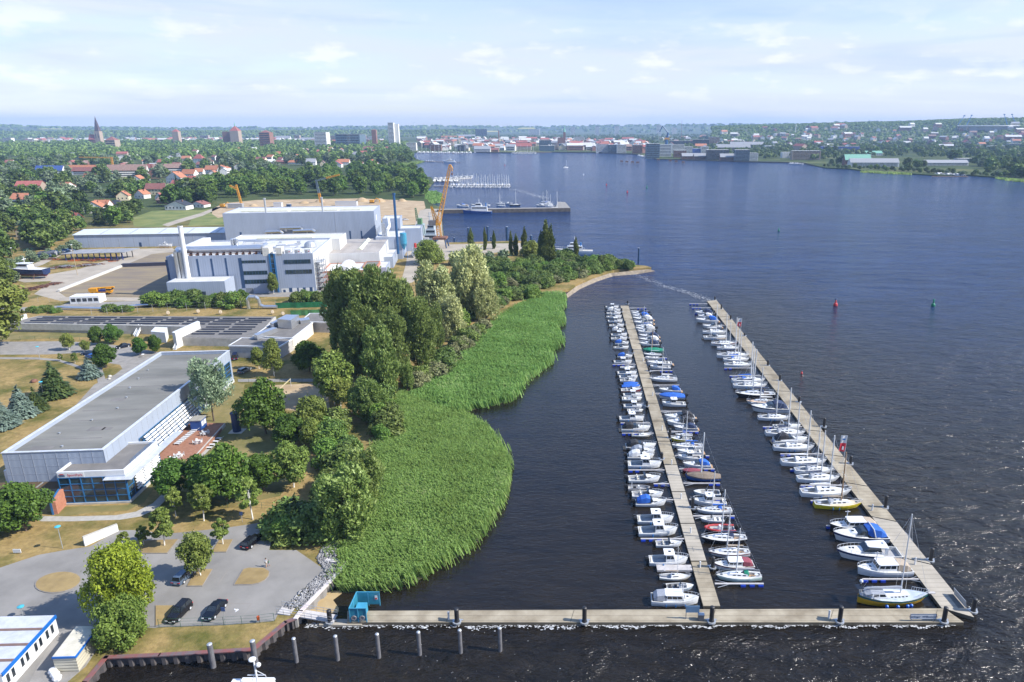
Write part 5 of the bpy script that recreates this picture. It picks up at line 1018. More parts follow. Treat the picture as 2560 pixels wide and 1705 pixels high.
class Boat:
 def __init__(s,L,B,fb,rise,T,hullm,name='motorboat',stripe=None,rake=.5,srise=0.0,wl=.86):
  s.L,s.B,s.fb,s.rise,s.T,s.srise=L,B,fb,rise,T,srise;o=bpy.data.objects.new(name,None);COL.objects.link(o);s.o=o;o.empty_display_size=.5
  st=[0,.06,.15,.28,.42,.56,.68,.79,.88,.95,1.0];s.st=st;R1=[]
  for t in st:
   b,z,x=s.half(t),s.sheer(t),s.X(t);k=rake*max(0,t-.4)**2*2.7;kk=wl-.18*max(0,t-.5)
   R1.append([(x,-b,z),(x-k*.25,-b*(.98),z*.62+.02),(x-k*.75,-b*kk,.06),(x-k,-b*.55*kk,-.25),(x-k,0,-.45),(x-k,b*.55*kk,-.25),(x-k*.75,b*kk,.06),(x-k*.25,b*.98,z*.62+.02),(x,b,z)])
  m=MB();m.loft(R1,caps=False);m.add(R1[0],[tuple(range(9))]);s.hull=m.build('hull',hullm,o,smooth=False)
  if stripe:
   m=MB()
   for sg in(-1,1):
    Rg=[[(s.X(t),sg*(s.half(t)+.012),s.sheer(t)-.04),(s.X(t)-.02,sg*(s.half(t)*.99+.014),s.sheer(t)*.74)]for t in st];m.loft(Rg,caps=False)
   m.build('hull_stripe',stripe,s.hull)
 def X(s,t):return-s.L/2+s.L*t
 def half(s,t):return s.B/2*ip(s.T,t)
 def sheer(s,t):return s.fb+s.rise*t*t+s.srise*(1-t)**2*(t<.5)
 def deck(s,t0,m=None,name='deck',t1=1.0,camber=.10,dz=-.015):
  st=[t0]+[t for t in s.st if t0<t<t1]+[t1];q=MB()
  q.loft([[(s.X(t),-s.half(t)*.985,s.sheer(t)+dz),(s.X(t),-s.half(t)*.5,s.sheer(t)+camber*.75*min(1,s.half(t))),(s.X(t),0,s.sheer(t)+camber*min(1,s.half(t))),(s.X(t),s.half(t)*.5,s.sheer(t)+camber*.75*min(1,s.half(t))),(s.X(t),s.half(t)*.985,s.sheer(t)+dz)]for t in st],caps=False)
  if t0>.02:z=s.sheer(t0);h=s.half(t0)*.985;x=s.X(t0);q.add([(x,-h,.2),(x,h,.2),(x,h,z),(x,0,z+camber),(x,-h,z)],[(0,1,2,3,4)])
  return q.build(name,m or dk,s.o)
 def cockpit(s,t0,t1,z=.25,m=None,inset=.16,frac=1.0):
  st=[t0]+[t for t in s.st if t0<t<t1]+[t1];q=MB()
  inn=lambda t:max(.05,s.half(t)*frac-inset)
  q.loft([[(s.X(t),-inn(t),z),(s.X(t),inn(t),z)]for t in st],caps=False);c=q.build('cockpit',m or floorm,s.o);q=MB()
  for sg in(-1,1):
   q.loft([[(s.X(t),sg*s.half(t),s.sheer(t)),(s.X(t),sg*(s.half(t)-.05),s.sheer(t)+.03),(s.X(t),sg*inn(t),s.sheer(t)+.02),(s.X(t),sg*inn(t),z)]for t in st],caps=False)
  if t0<.02 or frac<1:h=inn(t0);x=s.X(t0)+.02;q.box(x,x+.14,-h,h,z,s.sheer(t0))
  q.build('coaming',dk,s.o);return c
 def block(s,name,m,x0,x1,w0,z0,X0,X1,w1,z1,par=None,w0f=None,w1f=None):
  w0f=w0 if w0f is None else w0f;w1f=w1 if w1f is None else w1f
  q=MB();s.fr=((x0,x1,w0,w0f,z0),(X0,X1,w1,w1f,z1))
  q.add([(x0,-w0,z0),(x1,-w0f,z0),(x1,w0f,z0),(x0,w0,z0),(X0,-w1,z1),(X1,-w1f,z1),(X1,w1f,z1),(X0,w1,z1)],[(4,5,6,7),(0,1,5,4),(1,2,6,5),(2,3,7,6),(3,0,4,7)])
  s.cab=q.build(name,m,par or s.o);return s.cab
 def win(s,face,a,b,c,d,name='window',m=None,off=.018):
  (x0,x1,w0,w0f,z0),(X0,X1,w1,w1f,z1)=s.fr
  def pt(u,v):
   xa,xb=x0+(X0-x0)*v,x1+(X1-x1)*v;wa,wb=w0+(w1-w0)*v,w0f+(w1f-w0f)*v;z=z0+(z1-z0)*v
   if face in('L','R'):return Vector((xa+(xb-xa)*u,(1 if face=='L' else-1)*(wa+(wb-wa)*u+off),z))
   if face=='F':return Vector((xb+off,(2*u-1)*wb,z))
   return Vector((xa-off,(2*u-1)*wa,z))
  q=MB();q.quad(pt(a,c),pt(b,c),pt(b,d),pt(a,d));return q.build(name,m or dglass,s.cab)
 def roof(s,name,m,X0,X1,w,z,t=.07,par=None,w1=None,crown=.06):
  w1=w if w1 is None else w1;q=MB();q.loft([[(x,-ww,z),(x,-ww*.98,z+t),(x,0,z+t+crown),(x,ww*.98,z+t),(x,ww,z)]for x,ww in((X0,w*.95),(X0+.1,w),(X1-.25,w1),(X1,w1*.82))]);q.v and None
  q.add([(X0,-w*.95,z),(X1,-w1*.82,z),(X1,w1*.82,z),(X0,w*.95,z)],[(0,3,2,1)]);return q.build(name,m,par or s.o)
 def motor(s,y=0,m=None,k=1.0):
  q=MB();x=-s.L/2;z=.35
  q.loft([[(x-.75*k,y-.2*k,z+.25),(x-.1,y-.24*k,z+.25),(x-.1,y+.24*k,z+.25),(x-.75*k,y+.2*k,z+.25)],[(x-.85*k,y-.24*k,z+.6*k),(x-.05,y-.27*k,z+.6*k),(x-.05,y+.27*k,z+.6*k),(x-.85*k,y+.24*k,z+.6*k)],[(x-.7*k,y-.15*k,z+.95*k),(x-.15,y-.2*k,z+.9*k),(x-.15,y+.2*k,z+.9*k),(x-.7*k,y+.15*k,z+.95*k)]],close=True)
  q.box(x-.45*k,x-.2*k,y-.09,y+.09,-.5,z+.3);q.box(x-.2,x+.06,y-.18,y+.18,.2,z+.4);q.build('outboard_motor',m or black,s.o)
 def rail(s,t0,h=.5,r=.028,both=True,t1=1.0,m=None,name='bow_rail'):
  q=MB();ts=[t0+(t1-t0)*i/7 for i in range(8)]
  for sg in(-1,1):
   pts=[(s.X(t)+.05,sg*max(.04,s.half(t)*.93),s.sheer(t)+h)for t in ts];q.path(pts,r,4)
   for p,t in zip(pts,ts):q.tube((p[0],p[1],s.sheer(t)),p,r*.8,n=4)
  if t1>=1:q.tube((s.X(1)+.05,-.04,s.sheer(1)+h),(s.X(1)+.05,.04,s.sheer(1)+h),r,n=4)
  return q.build(name,m or alu,s.o)
 def rig(s,tm,H,boomt,cover,z=None,m=None,thick=.14,spread=(.55,),cr=.17):
  z=s.sheer(tm)+.3 if z is None else z;x=s.X(tm);q=MB();q.tube((x,0,z-.3),(x-.15,0,H),thick,thick*.7,7);ms=q.build('mast',m or white,s.o);q=MB()
  for k in spread:
   zz=z+(H-z)*k;w_=s.B*.32;q.tube((x-.1,-w_,zz),(x-.1,w_,zz),.03,n=4)
   for sg in(-1,1):q.tube((x-.15,0,H-.2),(x-.1,sg*w_,zz),.014,n=3);q.tube((x-.1,sg*w_,zz),(x-.1,sg*s.half(tm)*.9,s.sheer(tm)),.014,n=3)
  q.build('spreader',alu,ms);q=MB();q.tube((x-.15,0,H-.1),(s.X(.985),0,s.sheer(1)+.1),.022,n=4);q.tube((x-.15,0,H-.1),(s.X(.01),0,s.sheer(0)+.05),.016,n=4);q.build('stay',alu,s.o)
  if boomt is not None:
   xb=s.X(boomt);zb=z+.75;q=MB();q.tube((x-.05,0,zb),(xb,0,zb+.05),.07,n=6);bm=q.build('boom',alu,s.o)
   if cover:q=MB();q.loft([[(xx,yy*rr,zb+.08+zz*rr+.12*(rr-.5))for yy,zz in((-1,-.2),(-.55,.9),(0,1.3),(.55,.9),(1,-.2),(0,-.6))]for xx,rr in((x+.12,cr*.6),(x-.1,cr*1.35),(x-(x-xb)*.35,cr*1.1),(x-(x-xb)*.7,cr*.85),(xb+.1,cr*.5))],close=True);q.build('sail_cover',cover,bm)
  return ms
 def fender(s,ts,m=None,side=-1):
  for t in ts:q=MB();q.lathe([(.02,0),(.12,.08),(.12,.5),(.02,.6)],(s.X(t),side*(s.half(t)+.12),.12),7);q.build('fender',m or bluep,s.o)
def sprayhood(b,t,w,z,m,l=1.2,h=.75):
 x=b.X(t);q=MB();q.loft([[(xx,w*math.cos(a)*kk,z+h*kk*math.sin(a))for a in[math.pi*i/8 for i in range(9)]]for xx,kk in((x+l,.35),(x+l*.55,.85),(x,1.0),(x-.25,.97))],caps=False);c=q.build('sprayhood',m,b.o)
 q=MB();q.loft([[(xx,w*math.cos(a)*kk*1.012,z+h*kk*math.sin(a)*1.012)for a in[math.pi*(.28+.44*i/4)for i in range(5)]]for xx,kk in((x+l*.93,.45),(x+l*.6,.80))],caps=False);q.build('clear_panel',dglass,c)
def pilot_boat(two=True,hull='white',back=False):
 b=Boat(6.6,2.5,.75,.45,MOT,PAINT[hull]);b.deck(.52);b.cockpit(0,.52);b.block('wheelhouse',gel,-.55,1.25,.98,.6,-.5,.62,.88,2.15)
 for f_ in 'LR':b.win(f_,.08,.5,.5,.9);b.win(f_,.54,.95,.5,.9)
 b.win('F',.06,.94,.42,.92,'windscreen');b.win('B',.1,.9,.1,.9)
 rf=b.roof('cabin_roof',gel,-.85,.95,1.0,2.16,par=b.o);q=MB();q.box(-.1,.35,-.22,.22,2.275,2.31);q.build('roof_hatch',dglass,rf)
 for y in((-.36,.36)if two else(0,)):b.motor(y)
 b.rail(.62,.5);q=MB();q.box(-3.0,-2.6,-.95,.95,.25,.65);q.build('bench',gel2,b.o);b.fender((.35,),side=-1);return b
def cuddy(cov=None,hull='white',stripe=None):
 b=Boat(5.8,2.25,.62,.36,MOT,PAINT[hull],stripe=PAINT[stripe]if stripe else None);b.deck(.50);b.cockpit(0,.50);b.block('cuddy_cabin',gel,.0,1.9,.80,.66,.15,1.1,.62,1.16,w0f=.45,w1f=.38)
 b.win('L',.3,.8,.3,.75);b.win('R',.3,.8,.3,.75);b.block('windshield',dglass,-.12,.45,.86,1.0,-.2,.15,.74,1.52)
 if cov:
  q=MB();q.loft([[(x,-w,z0),(x,-w*.85,z1),(x,0,z1+.12),(x,w*.85,z1),(x,w,z0)]for x,w,z0,z1 in((-2.6,.8,.75,1.1),(-1.9,.95,.75,1.55),(-.9,.95,.8,1.85),(-.2,.88,.95,1.62))]);q.build('canopy',CLOTH[cov],b.o)
 else:
  for y in(-.4,.4):q=MB();q.box(-1.3,-.8,y-.25,y+.25,.25,.75);q.box(-1.4,-1.28,y-.25,y+.25,.25,1.1);q.build('seat',gel2,b.o)
 b.motor();b.rail(.66,.4);return b
def open_boat(m='white',seats='white'):
 b=Boat(4.9,1.95,.55,.28,MOT,PAINT[m]);b.deck(.74);b.cockpit(0,.74,.18)
 b.block('console',gel,-.2,.35,.38,.18,-.15,.15,.34,.95);b.block('windshield',dglass,.0,.3,.4,.96,-.05,.1,.36,1.25)
 for x in(-1.9,-.9):q=MB();q.box(x,x+.45,-.7,.7,.18,.5);q.build('bench',CLOTH[seats],b.o)
 b.motor(k=.9);return b
def cruiser(cov='black',L=8.2,hull='white',stripe=None,arch=False):
 k=L/8.2;b=Boat(L,2.8*k,.95*k,.5*k,MOT,PAINT[hull],'cabin_cruiser',PAINT[stripe]if stripe else None,rake=.9);b.deck(.40,camber=.28);b.cockpit(0,.40,.4)
 b.block('cabin',gel,-.3*k,2.6*k,1.1*k,1.0*k,.1*k,1.4*k,.85*k,1.55*k,w0f=.5*k,w1f=.45*k);b.win('L',.12,.6,.25,.8);b.win('R',.12,.6,.25,.8)
 q=MB();q.box(1.0*k,1.4*k,-.22*k,.22*k,1.5*k,1.6*k);q.build('hatch',dglass,b.o)
 b.block('windshield',dglass,-.9*k,.85*k,1.12*k,1.42*k,-1.0*k,.05*k,.92*k,2.0*k)
 if cov:
  q=MB();q.loft([[(x*k,-w*k,z0*k),(x*k,-w*.86*k,z1*k),(x*k,0,(z1+.14)*k),(x*k,w*.86*k,z1*k),(x*k,w*k,z0*k)]for x,w,z0,z1 in((-3.7,1.0,1.1,1.35),(-2.8,1.22,1.1,2.1),(-1.5,1.2,1.15,2.4),(-.75,1.08,1.5,2.1))]);q.build('canopy',CLOTH[cov],b.o)
 else:
  q=MB();q.box(-3.4*k,-2.9*k,-1.0*k,1.0*k,.4,.95*k);q.build('bench',gel2,b.o)
 if arch or not cov:
  q=MB();q.path([(-1.9*k,-1.25*k,1.1*k),(-1.5*k,-1.1*k,2.5*k),(-1.5*k,1.1*k,2.5*k),(-1.9*k,1.25*k,1.1*k)],.09*k,6);q.build('radar_arch',gel,b.o)
 b.rail(.48,.5);q=MB();q.box(-L/2-.7*k,-L/2+.02,-1.1*k,1.1*k,.18,.28);q.build('swim_platform',teak,b.o);b.fender((.35,.55));return b
def hardtop(L=11.0):
 k=L/11;b=Boat(L,3.5*k,1.15*k,.55*k,MOT,gel,'motor_yacht',PAINT['navy'],rake=1.2);b.deck(.30,camber=.42);b.cockpit(0,.30,.5)
 b.block('superstructure',gel,-2.4*k,2.6*k,1.45*k,1.3*k,-1.9*k,1.3*k,1.2*k,1.95*k,w0f=.7*k,w1f=.6*k)
 b.win('L',.1,.55,.35,.8);b.win('R',.1,.55,.35,.8)
 b.block('windshield',dglass,-1.8*k,1.35*k,1.3*k,1.9*k,-1.6*k,.3*k,1.08*k,2.6*k);b.roof('hardtop',gel,-2.9*k,.55*k,1.32*k,2.6*k,.1,w1=.95*k,crown=.16)
 q=MB()
 for y in(-1.2,1.2):q.box(-2.9*k,-2.3*k,y*k-.06,y*k+.06,1.2*k,2.62*k)
 q.build('hardtop_support',gel,b.o);q=MB();q.lathe([(.35,0),(.35,.15),(.2,.3),(0,.33)],(-2.4*k,0,2.75*k),10);q.build('radar_dome',white,b.o)
 for x in(2.6,3.2):q=MB();q.box(x*k,x*k+.35,-.2,.2,1.85*k,1.95*k);q.build('hatch',dglass,b.o)
 b.rail(.55,.6);q=MB();q.box(-L/2-.9*k,-L/2+.02,-1.4*k,1.4*k,.2,.32);q.build('swim_platform',gel2,b.o);b.fender((.2,.4),black);return b
def trawler(hull='white',cov='beige',stripe=None):
 b=Boat(9.5,3.2,1.0,.55,MOT,PAINT[hull],'cabin_cruiser',PAINT[stripe]if stripe else None,rake=.3,srise=.2);b.deck(.24);b.cockpit(0,.24,.5,teak)
 b.block('wheelhouse',gel,-1.8,1.9,1.2,1.05,-1.75,1.25,1.05,2.35)
 for f_ in 'LR':
  for a in(.05,.36,.67):b.win(f_,a,a+.27,.45,.88)
 b.win('F',.04,.47,.45,.92,'windscreen');b.win('F',.53,.96,.45,.92,'windscreen');b.win('B',.15,.85,.2,.85)
 b.roof('cabin_roof',gel,-2.0,1.5,1.2,2.36,.08);b.block('fore_cabin',gel,1.9,3.2,.85,1.15,2.0,2.9,.7,1.5,w0f=.45,w1f=.4);q=MB();q.box(2.3,2.7,-.2,.2,1.5,1.56);q.build('hatch',dglass,b.o)
 q=MB();q.loft([[(x,-w,z0),(x,-w*.9,z1),(x,0,z1+.15),(x,w*.9,z1),(x,w,z0)]for x,w,z0,z1 in((-4.3,1.1,1.2,1.7),(-3.6,1.25,1.2,2.2),(-2.0,1.2,1.2,2.42))]);q.build('aft_tent',CLOTH[cov],b.o)
 q=MB();q.tube((1.6,0,2.3),(1.5,0,4.4),.07,n=6);q.box(1.0,2.0,-.05,.05,4.1,4.2);q.build('signal_mast',white,b.o);b.rail(.5,.6);b.fender((.3,.5,.7));return b
def rib(col='red'):
 b=Boat(5.2,2.2,.42,.22,MOT,mat('rib_hull',(.12,.12,.13),.5),'inflatable_boat');b.cockpit(0,.80,.2,inset=.35);q=MB()
 for sg in(-1,1):q.path([(b.X(t),sg*(b.half(t)-.12),b.sheer(t)+.02)for t in(0,.2,.45,.65,.8,.9,.97)],.22,8)
 q.tube((b.X(.97),-.12,b.sheer(1)),(b.X(.97),.12,b.sheer(1)),.2,n=8);q.build('tube',mat('rib_tube_'+col,{'red':(.33,.03,.03),'grey':(.18,.18,.19)}[col],.6),b.o)
 b.block('console',gel,-.3,.3,.35,.2,-.25,.1,.3,1.0);q=MB();q.box(-1.4,-.7,-.3,.3,.2,.7);q.build('seat',black,b.o);q=MB();q.path([(-1.8,-.7,.5),(-1.7,-.6,1.7),(-1.7,.6,1.7),(-1.8,.7,.5)],.04,5);q.build('frame_arch',alu,b.o);b.motor();return b
def covered(cov,hull='white',mast=False):
 b=Boat(6.2,2.2,.65,.35,MOT if not mast else YAC,PAINT[hull],'covered_boat');q=MB();rr=random.Random(len(cov))
 q.loft([[(b.X(t)*1.01,sg*b.half(t)*kk,b.sheer(t)*zz+hh*.75*(1-abs(2*t-.9)**2*.7)+rr.uniform(-.03,.03))for sg,kk,zz,hh in((-1,1.03,.8,0),(-1,1.02,1.04,0),(-1,.5,1.0,.75),(1,.0,1,1.0),(1,.5,1.0,.75),(1,1.02,1.04,0),(1,1.03,.8,0))]for t in[0]+[.1*i+.05 for i in range(10)]]);q.build('tarpaulin',CLOTH[cov],b.o)
 if mast:b.rig(.55,9.0,None,None,z=1.2,m=wood if mast=='wood' else None)
 else:b.motor()
 return b
def yacht(L=9.5,hull='white',cover='navy',hood='grey',stripe=None,mastm=None,deckmat=None,Hk=1.28,T=YAC):
 k=L/9.5;b=Boat(L,3.05*k,.92*k,.22*k,T,PAINT[hull],'sailing_yacht',PAINT[stripe]if stripe else None,rake=1.1*k,srise=.05)
 b.deck(.30,deckmat,camber=.12*k);b.cockpit(.0,.30,.35*k,teak,inset=.5*k)
 b.block('coachroof',gel,b.X(.30),b.X(.78),.92*k,1.0*k,b.X(.32),b.X(.70),.78*k,1.52*k,w0f=.42*k,w1f=.38*k)
 for f_ in 'LR':
  for a in(.12,.38,.62):b.win(f_,a,a+.16,.35,.75)
 for t in(.40,.52):q=MB();q.box(b.X(t),b.X(t)+.45*k,-.22*k,.22*k,1.5*k,1.58*k);q.build('hatch',dglass,b.o)
 q=MB();q.box(b.X(.86),b.X(.86)+.45*k,-.22*k,.22*k,b.sheer(.86)+.06,b.sheer(.86)+.13);q.build('hatch',dglass,b.o)
 if hood:sprayhood(b,.32,.85*k,1.22*k,CLOTH[hood],1.1*k,.75*k)
 b.rig(.56,L*Hk,.16,CLOTH[cover]if cover else None,z=1.55*k,m=mastm,thick=.15*k)
 b.rail(.86,.55*k,.025,name='pulpit');b.rail(0.0,.55*k,.025,t1=.12,name='pushpit');q=MB()
 for sg in(-1,1):q.path([(b.X(t),sg*b.half(t)*.95,b.sheer(t)+.5*k)for t in(.12,.3,.5,.7,.86)],.016,3)
 q.build('guard_line',alu,b.o);q=MB();q.tube((b.X(.07),-.25*k,.9*k),(b.X(.07),.25*k,.9*k),.03,n=4);q.lathe([(.42*k,0),(.42*k,.05)],(b.X(.1),0,.95*k),10);q.build('steering_wheel',alu,b.o);b.fender((.35,.48));return b
def day_sailer(hull='white',cover=None,L=6.2):
 k=L/6.2;b=Boat(L,2.1*k,.55*k,.2*k,YAC,PAINT[hull],'sailing_boat',rake=.8);b.deck(.36,camber=.1);b.cockpit(0,.36,.25,inset=.22)
 b.block('coachroof',gel,b.X(.36),b.X(.74),.66*k,.62*k,b.X(.38),b.X(.66),.55*k,.95*k,w0f=.3*k,w1f=.26*k);b.win('L',.15,.7,.3,.75);b.win('R',.15,.7,.3,.75)
 q=MB();q.box(b.X(.40),b.X(.48),-.22,.22,.95*k,1.0*k);q.build('hatch',dglass,b.o)
 b.rig(.58,L*1.2,.14,CLOTH[cover]if cover else None,z=1.0*k,thick=.06,cr=.13);b.rail(.84,.4,.022,name='pulpit');b.motor(k=.6);return b
def ketch():
 b=Boat(12.2,3.7,1.15,.45,DBL,PAINT['ochre'],'sailing_yacht',PAINT['teal'],rake=1.4,srise=.45,wl=.8)
 b.deck(.02,mat('blue_grey_deck',(.40,.45,.50),.6));b.block('coachroof',gel,-3.4,2.9,1.15,1.2,-3.3,2.5,1.0,1.75,w0f=.7,w1f=.62)
 for f_ in 'LR':
  for a in(.42,.53,.64,.75,.86):b.win(f_,a,a+.06,.35,.75,'porthole')
 b.block('doghouse',gel,-4.3,-1.3,1.2,1.5,-4.0,-1.9,1.0,2.35);b.win('F',.08,.92,.3,.85,'windscreen')
 for f_ in 'LR':b.win(f_,.1,.45,.35,.85);b.win(f_,.52,.92,.35,.85)
 q=MB();q.loft([[(x,-w,z),(x,0,z+.25),(x,w,z)]for x,w,z in((-5.2,.9,2.0),(-4.2,1.05,2.35),(-2.0,1.0,2.37))],caps=False);q.build('cockpit_tent',CLOTH['grey'],b.o)
 b.rig(.60,17.0,.10,CLOTH['grey'],z=2.0,thick=.13,spread=(.45,.72),cr=.24);b.rail(.80,.65,name='pulpit');b.rail(.02,.65,t1=.25,name='pushpit')
 q=MB();q.slab([(-6.6,-.7,3.0),(-5.5,-.7,3.1),(-5.5,.7,3.1),(-6.6,.7,3.0)],.06);q.build('solar_panel',solar,b.o);q=MB()
 for y in(-.7,.7):q.path([(-5.6,y*.8,1.6),(-6.0,y,3.0)],.05,5)
 q.tube((-5.4,.9,1.6),(-5.4,.9,3.4),.06,n=5);q.build('stern_gantry',alu,b.o);q=MB();q.lathe([(.3,0),(.32,.2),(.2,.4),(0,.45)],(-5.4,.9,3.4),10);q.build('radar_dome',white,b.o)
 q=MB();q.box(6.0,7.2,-.25,.25,1.62,1.72);q.build('bowsprit',boomm,b.o)
 for t in(.35,.5,.64,.7):q=MB();q.lathe([(.05,0),(.26,.15),(.26,.55),(.05,.7)],(b.X(t),-(b.half(t)+.2),.1),9);q.build('fender',mat('bright_blue_fender',(.01,.12,.5),.4),b.o)
 return b
BK={
 'pilot2':lambda:pilot_boat(True),'pilot1':lambda:pilot_boat(False),'cuddy':lambda:cuddy(),'cuddyblue':lambda:cuddy('blue'),'cuddyblack':lambda:cuddy('black'),'cuddynavy':lambda:cuddy('navy'),'cuddywhite':lambda:cuddy('white'),'cuddymaroon':lambda:cuddy(None,'maroon'),'cuddygrey':lambda:cuddy('grey'),
 'open':lambda:open_boat(),'opengrey':lambda:open_boat('bluegrey','black'),'yellowboat':lambda:cuddy(None,'yellow',None),'cruiserblack':lambda:cruiser('black'),'cruiserblue':lambda:cruiser('blue'),'cruiserwhite':lambda:cruiser('white',stripe='navy'),'cruisernavy':lambda:cruiser('navy',stripe='navy'),'cruiseropen':lambda:cruiser(None),'sportblue':lambda:cruiser('blue',10.5,stripe='navy',arch=True),
 'hardtop':lambda:hardtop(),'trawlerblack':lambda:trawler('black','beige'),'trawlerwhite':lambda:trawler('white','beige'),'trawlermaroon':lambda:trawler('white','maroon','maroon'),'trawlergrey':lambda:trawler('white','grey'),'rib':lambda:rib('red'),'ribgrey':lambda:rib('grey'),
 'coverblue':lambda:covered('blue'),'covermaroon':lambda:covered('maroon','maroon'),'coverbrown':lambda:covered('brown','blue',True),'covergreen':lambda:covered('green','green','wood'),
 'yachtgrey':lambda:yacht(),'yachtblue':lambda:yacht(9.5,'white','blue','blue'),'yachtwhite':lambda:yacht(9.5,'white','white','white'),'yachtblack':lambda:yacht(9.5,'black','navy','navy'),'yachtred':lambda:yacht(8.0,'white','beige',None,'maroon'),'yachtgreen':lambda:yacht(8.5,'palegreen',None,'green'),'yachtyellow':lambda:yacht(9.5,'yellow','beige','grey',None,wood,mat('cream_deck',(.58,.48,.34),.7)),'yachtteak':lambda:yacht(9.5,'bluegrey','white',None,None,None,mat('teak_side_deck',(.50,.36,.25),.7)),
 'daysail':lambda:day_sailer(),'daysailblue':lambda:day_sailer('white','blue'),'daysailcream':lambda:day_sailer('cream','beige'),'ketch':ketch}
BD={'pilot2':'white pilothouse boat with twin outboards','pilot1':'white pilothouse boat with single outboard','cuddy':'white open motorboat with small windscreen','cuddyblue':'white motorboat with blue canopy','cuddyblack':'white motorboat with black canopy','cuddynavy':'white motorboat with navy canopy','cuddywhite':'white motorboat with white canopy','cuddymaroon':'motorboat with maroon hull','cuddygrey':'white motorboat with grey canopy',
 'open':'small white open boat','opengrey':'small grey open boat','yellowboat':'yellow motorboat','cruiserblack':'white cruiser with black canopy','cruiserblue':'white cruiser with blue canopy','cruiserwhite':'white cruiser with white canopy','cruisernavy':'white cruiser with navy canopy','cruiseropen':'white cruiser with open cockpit','sportblue':'long white sports cruiser with blue canopy','hardtop':'large white hardtop motor yacht','trawlerblack':'black-hulled cabin cruiser with beige tent','trawlerwhite':'white cabin cruiser with beige tent','trawlermaroon':'cabin cruiser with maroon tent','trawlergrey':'tall white cabin boat','rib':'red inflatable boat','ribgrey':'grey inflatable boat','coverblue':'boat under blue tarpaulin','covermaroon':'boat under maroon tarpaulin','coverbrown':'blue boat under brown tarpaulin','covergreen':'boat under green tarpaulin with wooden mast','yachtgrey':'white sailing yacht with grey sprayhood','yachtblue':'white sailing yacht with blue sprayhood','yachtwhite':'white sailing yacht with white sprayhood','yachtblack':'black-hulled sailing yacht','yachtred':'sailing yacht with maroon stripe','yachtgreen':'pale green sailing yacht with green sprayhood','yachtyellow':'yellow sailing yacht with wooden mast','yachtteak':'grey sailing yacht with wooden side deck','daysail':'small white sailing boat','daysailblue':'small sailing boat with blue cover','daysailcream':'small cream sailing boat','ketch':'big ochre ketch with teal rail'}
BP={}
def moor(kind,u0,u1,v,bow_right,label,group):
 m0=mpp(G((u0+u1)/2,v,0));L_=(u1-u0)*m0
 if kind not in BP:
  b=BK[kind]();BP[kind]=(b.o,b.L,b.B);fresh=True
 else:fresh=False
 o,L0,B0=BP[kind];s=min(1.5,max(.55,L_/(L0*1.06)));c=G((u0+u1)/2,v,0);loc=(c.x,c.y+B0*s*.42,rnd.uniform(-.02,.02));rz=(0 if bow_right else math.pi)+rnd.uniform(-.03,.03)
 if fresh:o.location=loc;o.rotation_euler=(0,0,rz);o.scale=(s,s,s)
 else:o=dup(o,loc,rz,s)
 cat='sailing boat' if 'yacht' in kind or 'sail' in kind or kind in('ketch','coverbrown','covergreen')else 'motorboat'
 if kind in('coverbrown','covergreen'):cat='boat'
 o['label']=label;o['category']=cat;o['group']=group;return o
LEFT=[(zA,60,215,185,'pilot1'),(zA,75,235,222,'cuddywhite'),(zA,70,240,258,'cuddy'),(zA,70,250,298,'cruiseropen'),(zA,85,260,345,'pilot1'),(zA,100,275,395,'cuddy'),(zA,130,280,440,'cuddywhite'),(zA,120,310,502,'pilot2'),(zA,120,312,545,'cuddy'),(zA,160,330,592,'cuddyblue'),(zA,150,330,642,'cruiseropen'),(zA,190,372,740,'cuddyblue'),(zA,150,365,808,'pilot1'),(zA,220,400,862,'daysail'),(zA,190,420,935,'pilot2'),(zA,210,432,978,'pilot1'),(zA,220,410,1012,'cuddy'),(zA,260,440,1050,'coverblue'),(zA,240,460,1085,'coverblue'),(zA,230,472,1130,'cuddymaroon'),(zA,255,480,1180,'pilot1'),(zA,240,480,1225,'open'),(zA,260,500,1308,'pilot1'),(zA,300,492,1352,'open'),(zA,210,505,1455,'pilot2'),(zB,230,580,137,'cruiserblack'),(zB,350,585,195,'daysailcream'),(zB,280,642,340,'cruiserblack'),(zB,330,628,390,'cuddygrey'),(zB,300,620,448,'cuddywhite'),(zB,305,705,552,'pilot1'),(zB,310,692,712,'cuddy'),(zB,310,570,797,'ribgrey'),(zB,350,722,887,'cuddy'),(zB,390,758,977,'cuddyblue'),(zB,410,842,1175,'pilot2'),(zB,420,888,1310,'pilot1'),(zB,620,932,1432,'cuddy'),(zC,190,665,722,'pilot1'),(zC,310,694,892,'daysailcream'),(zC,390,727,1012,'opengrey'),(zC,210,795,1187,'trawlergrey')]
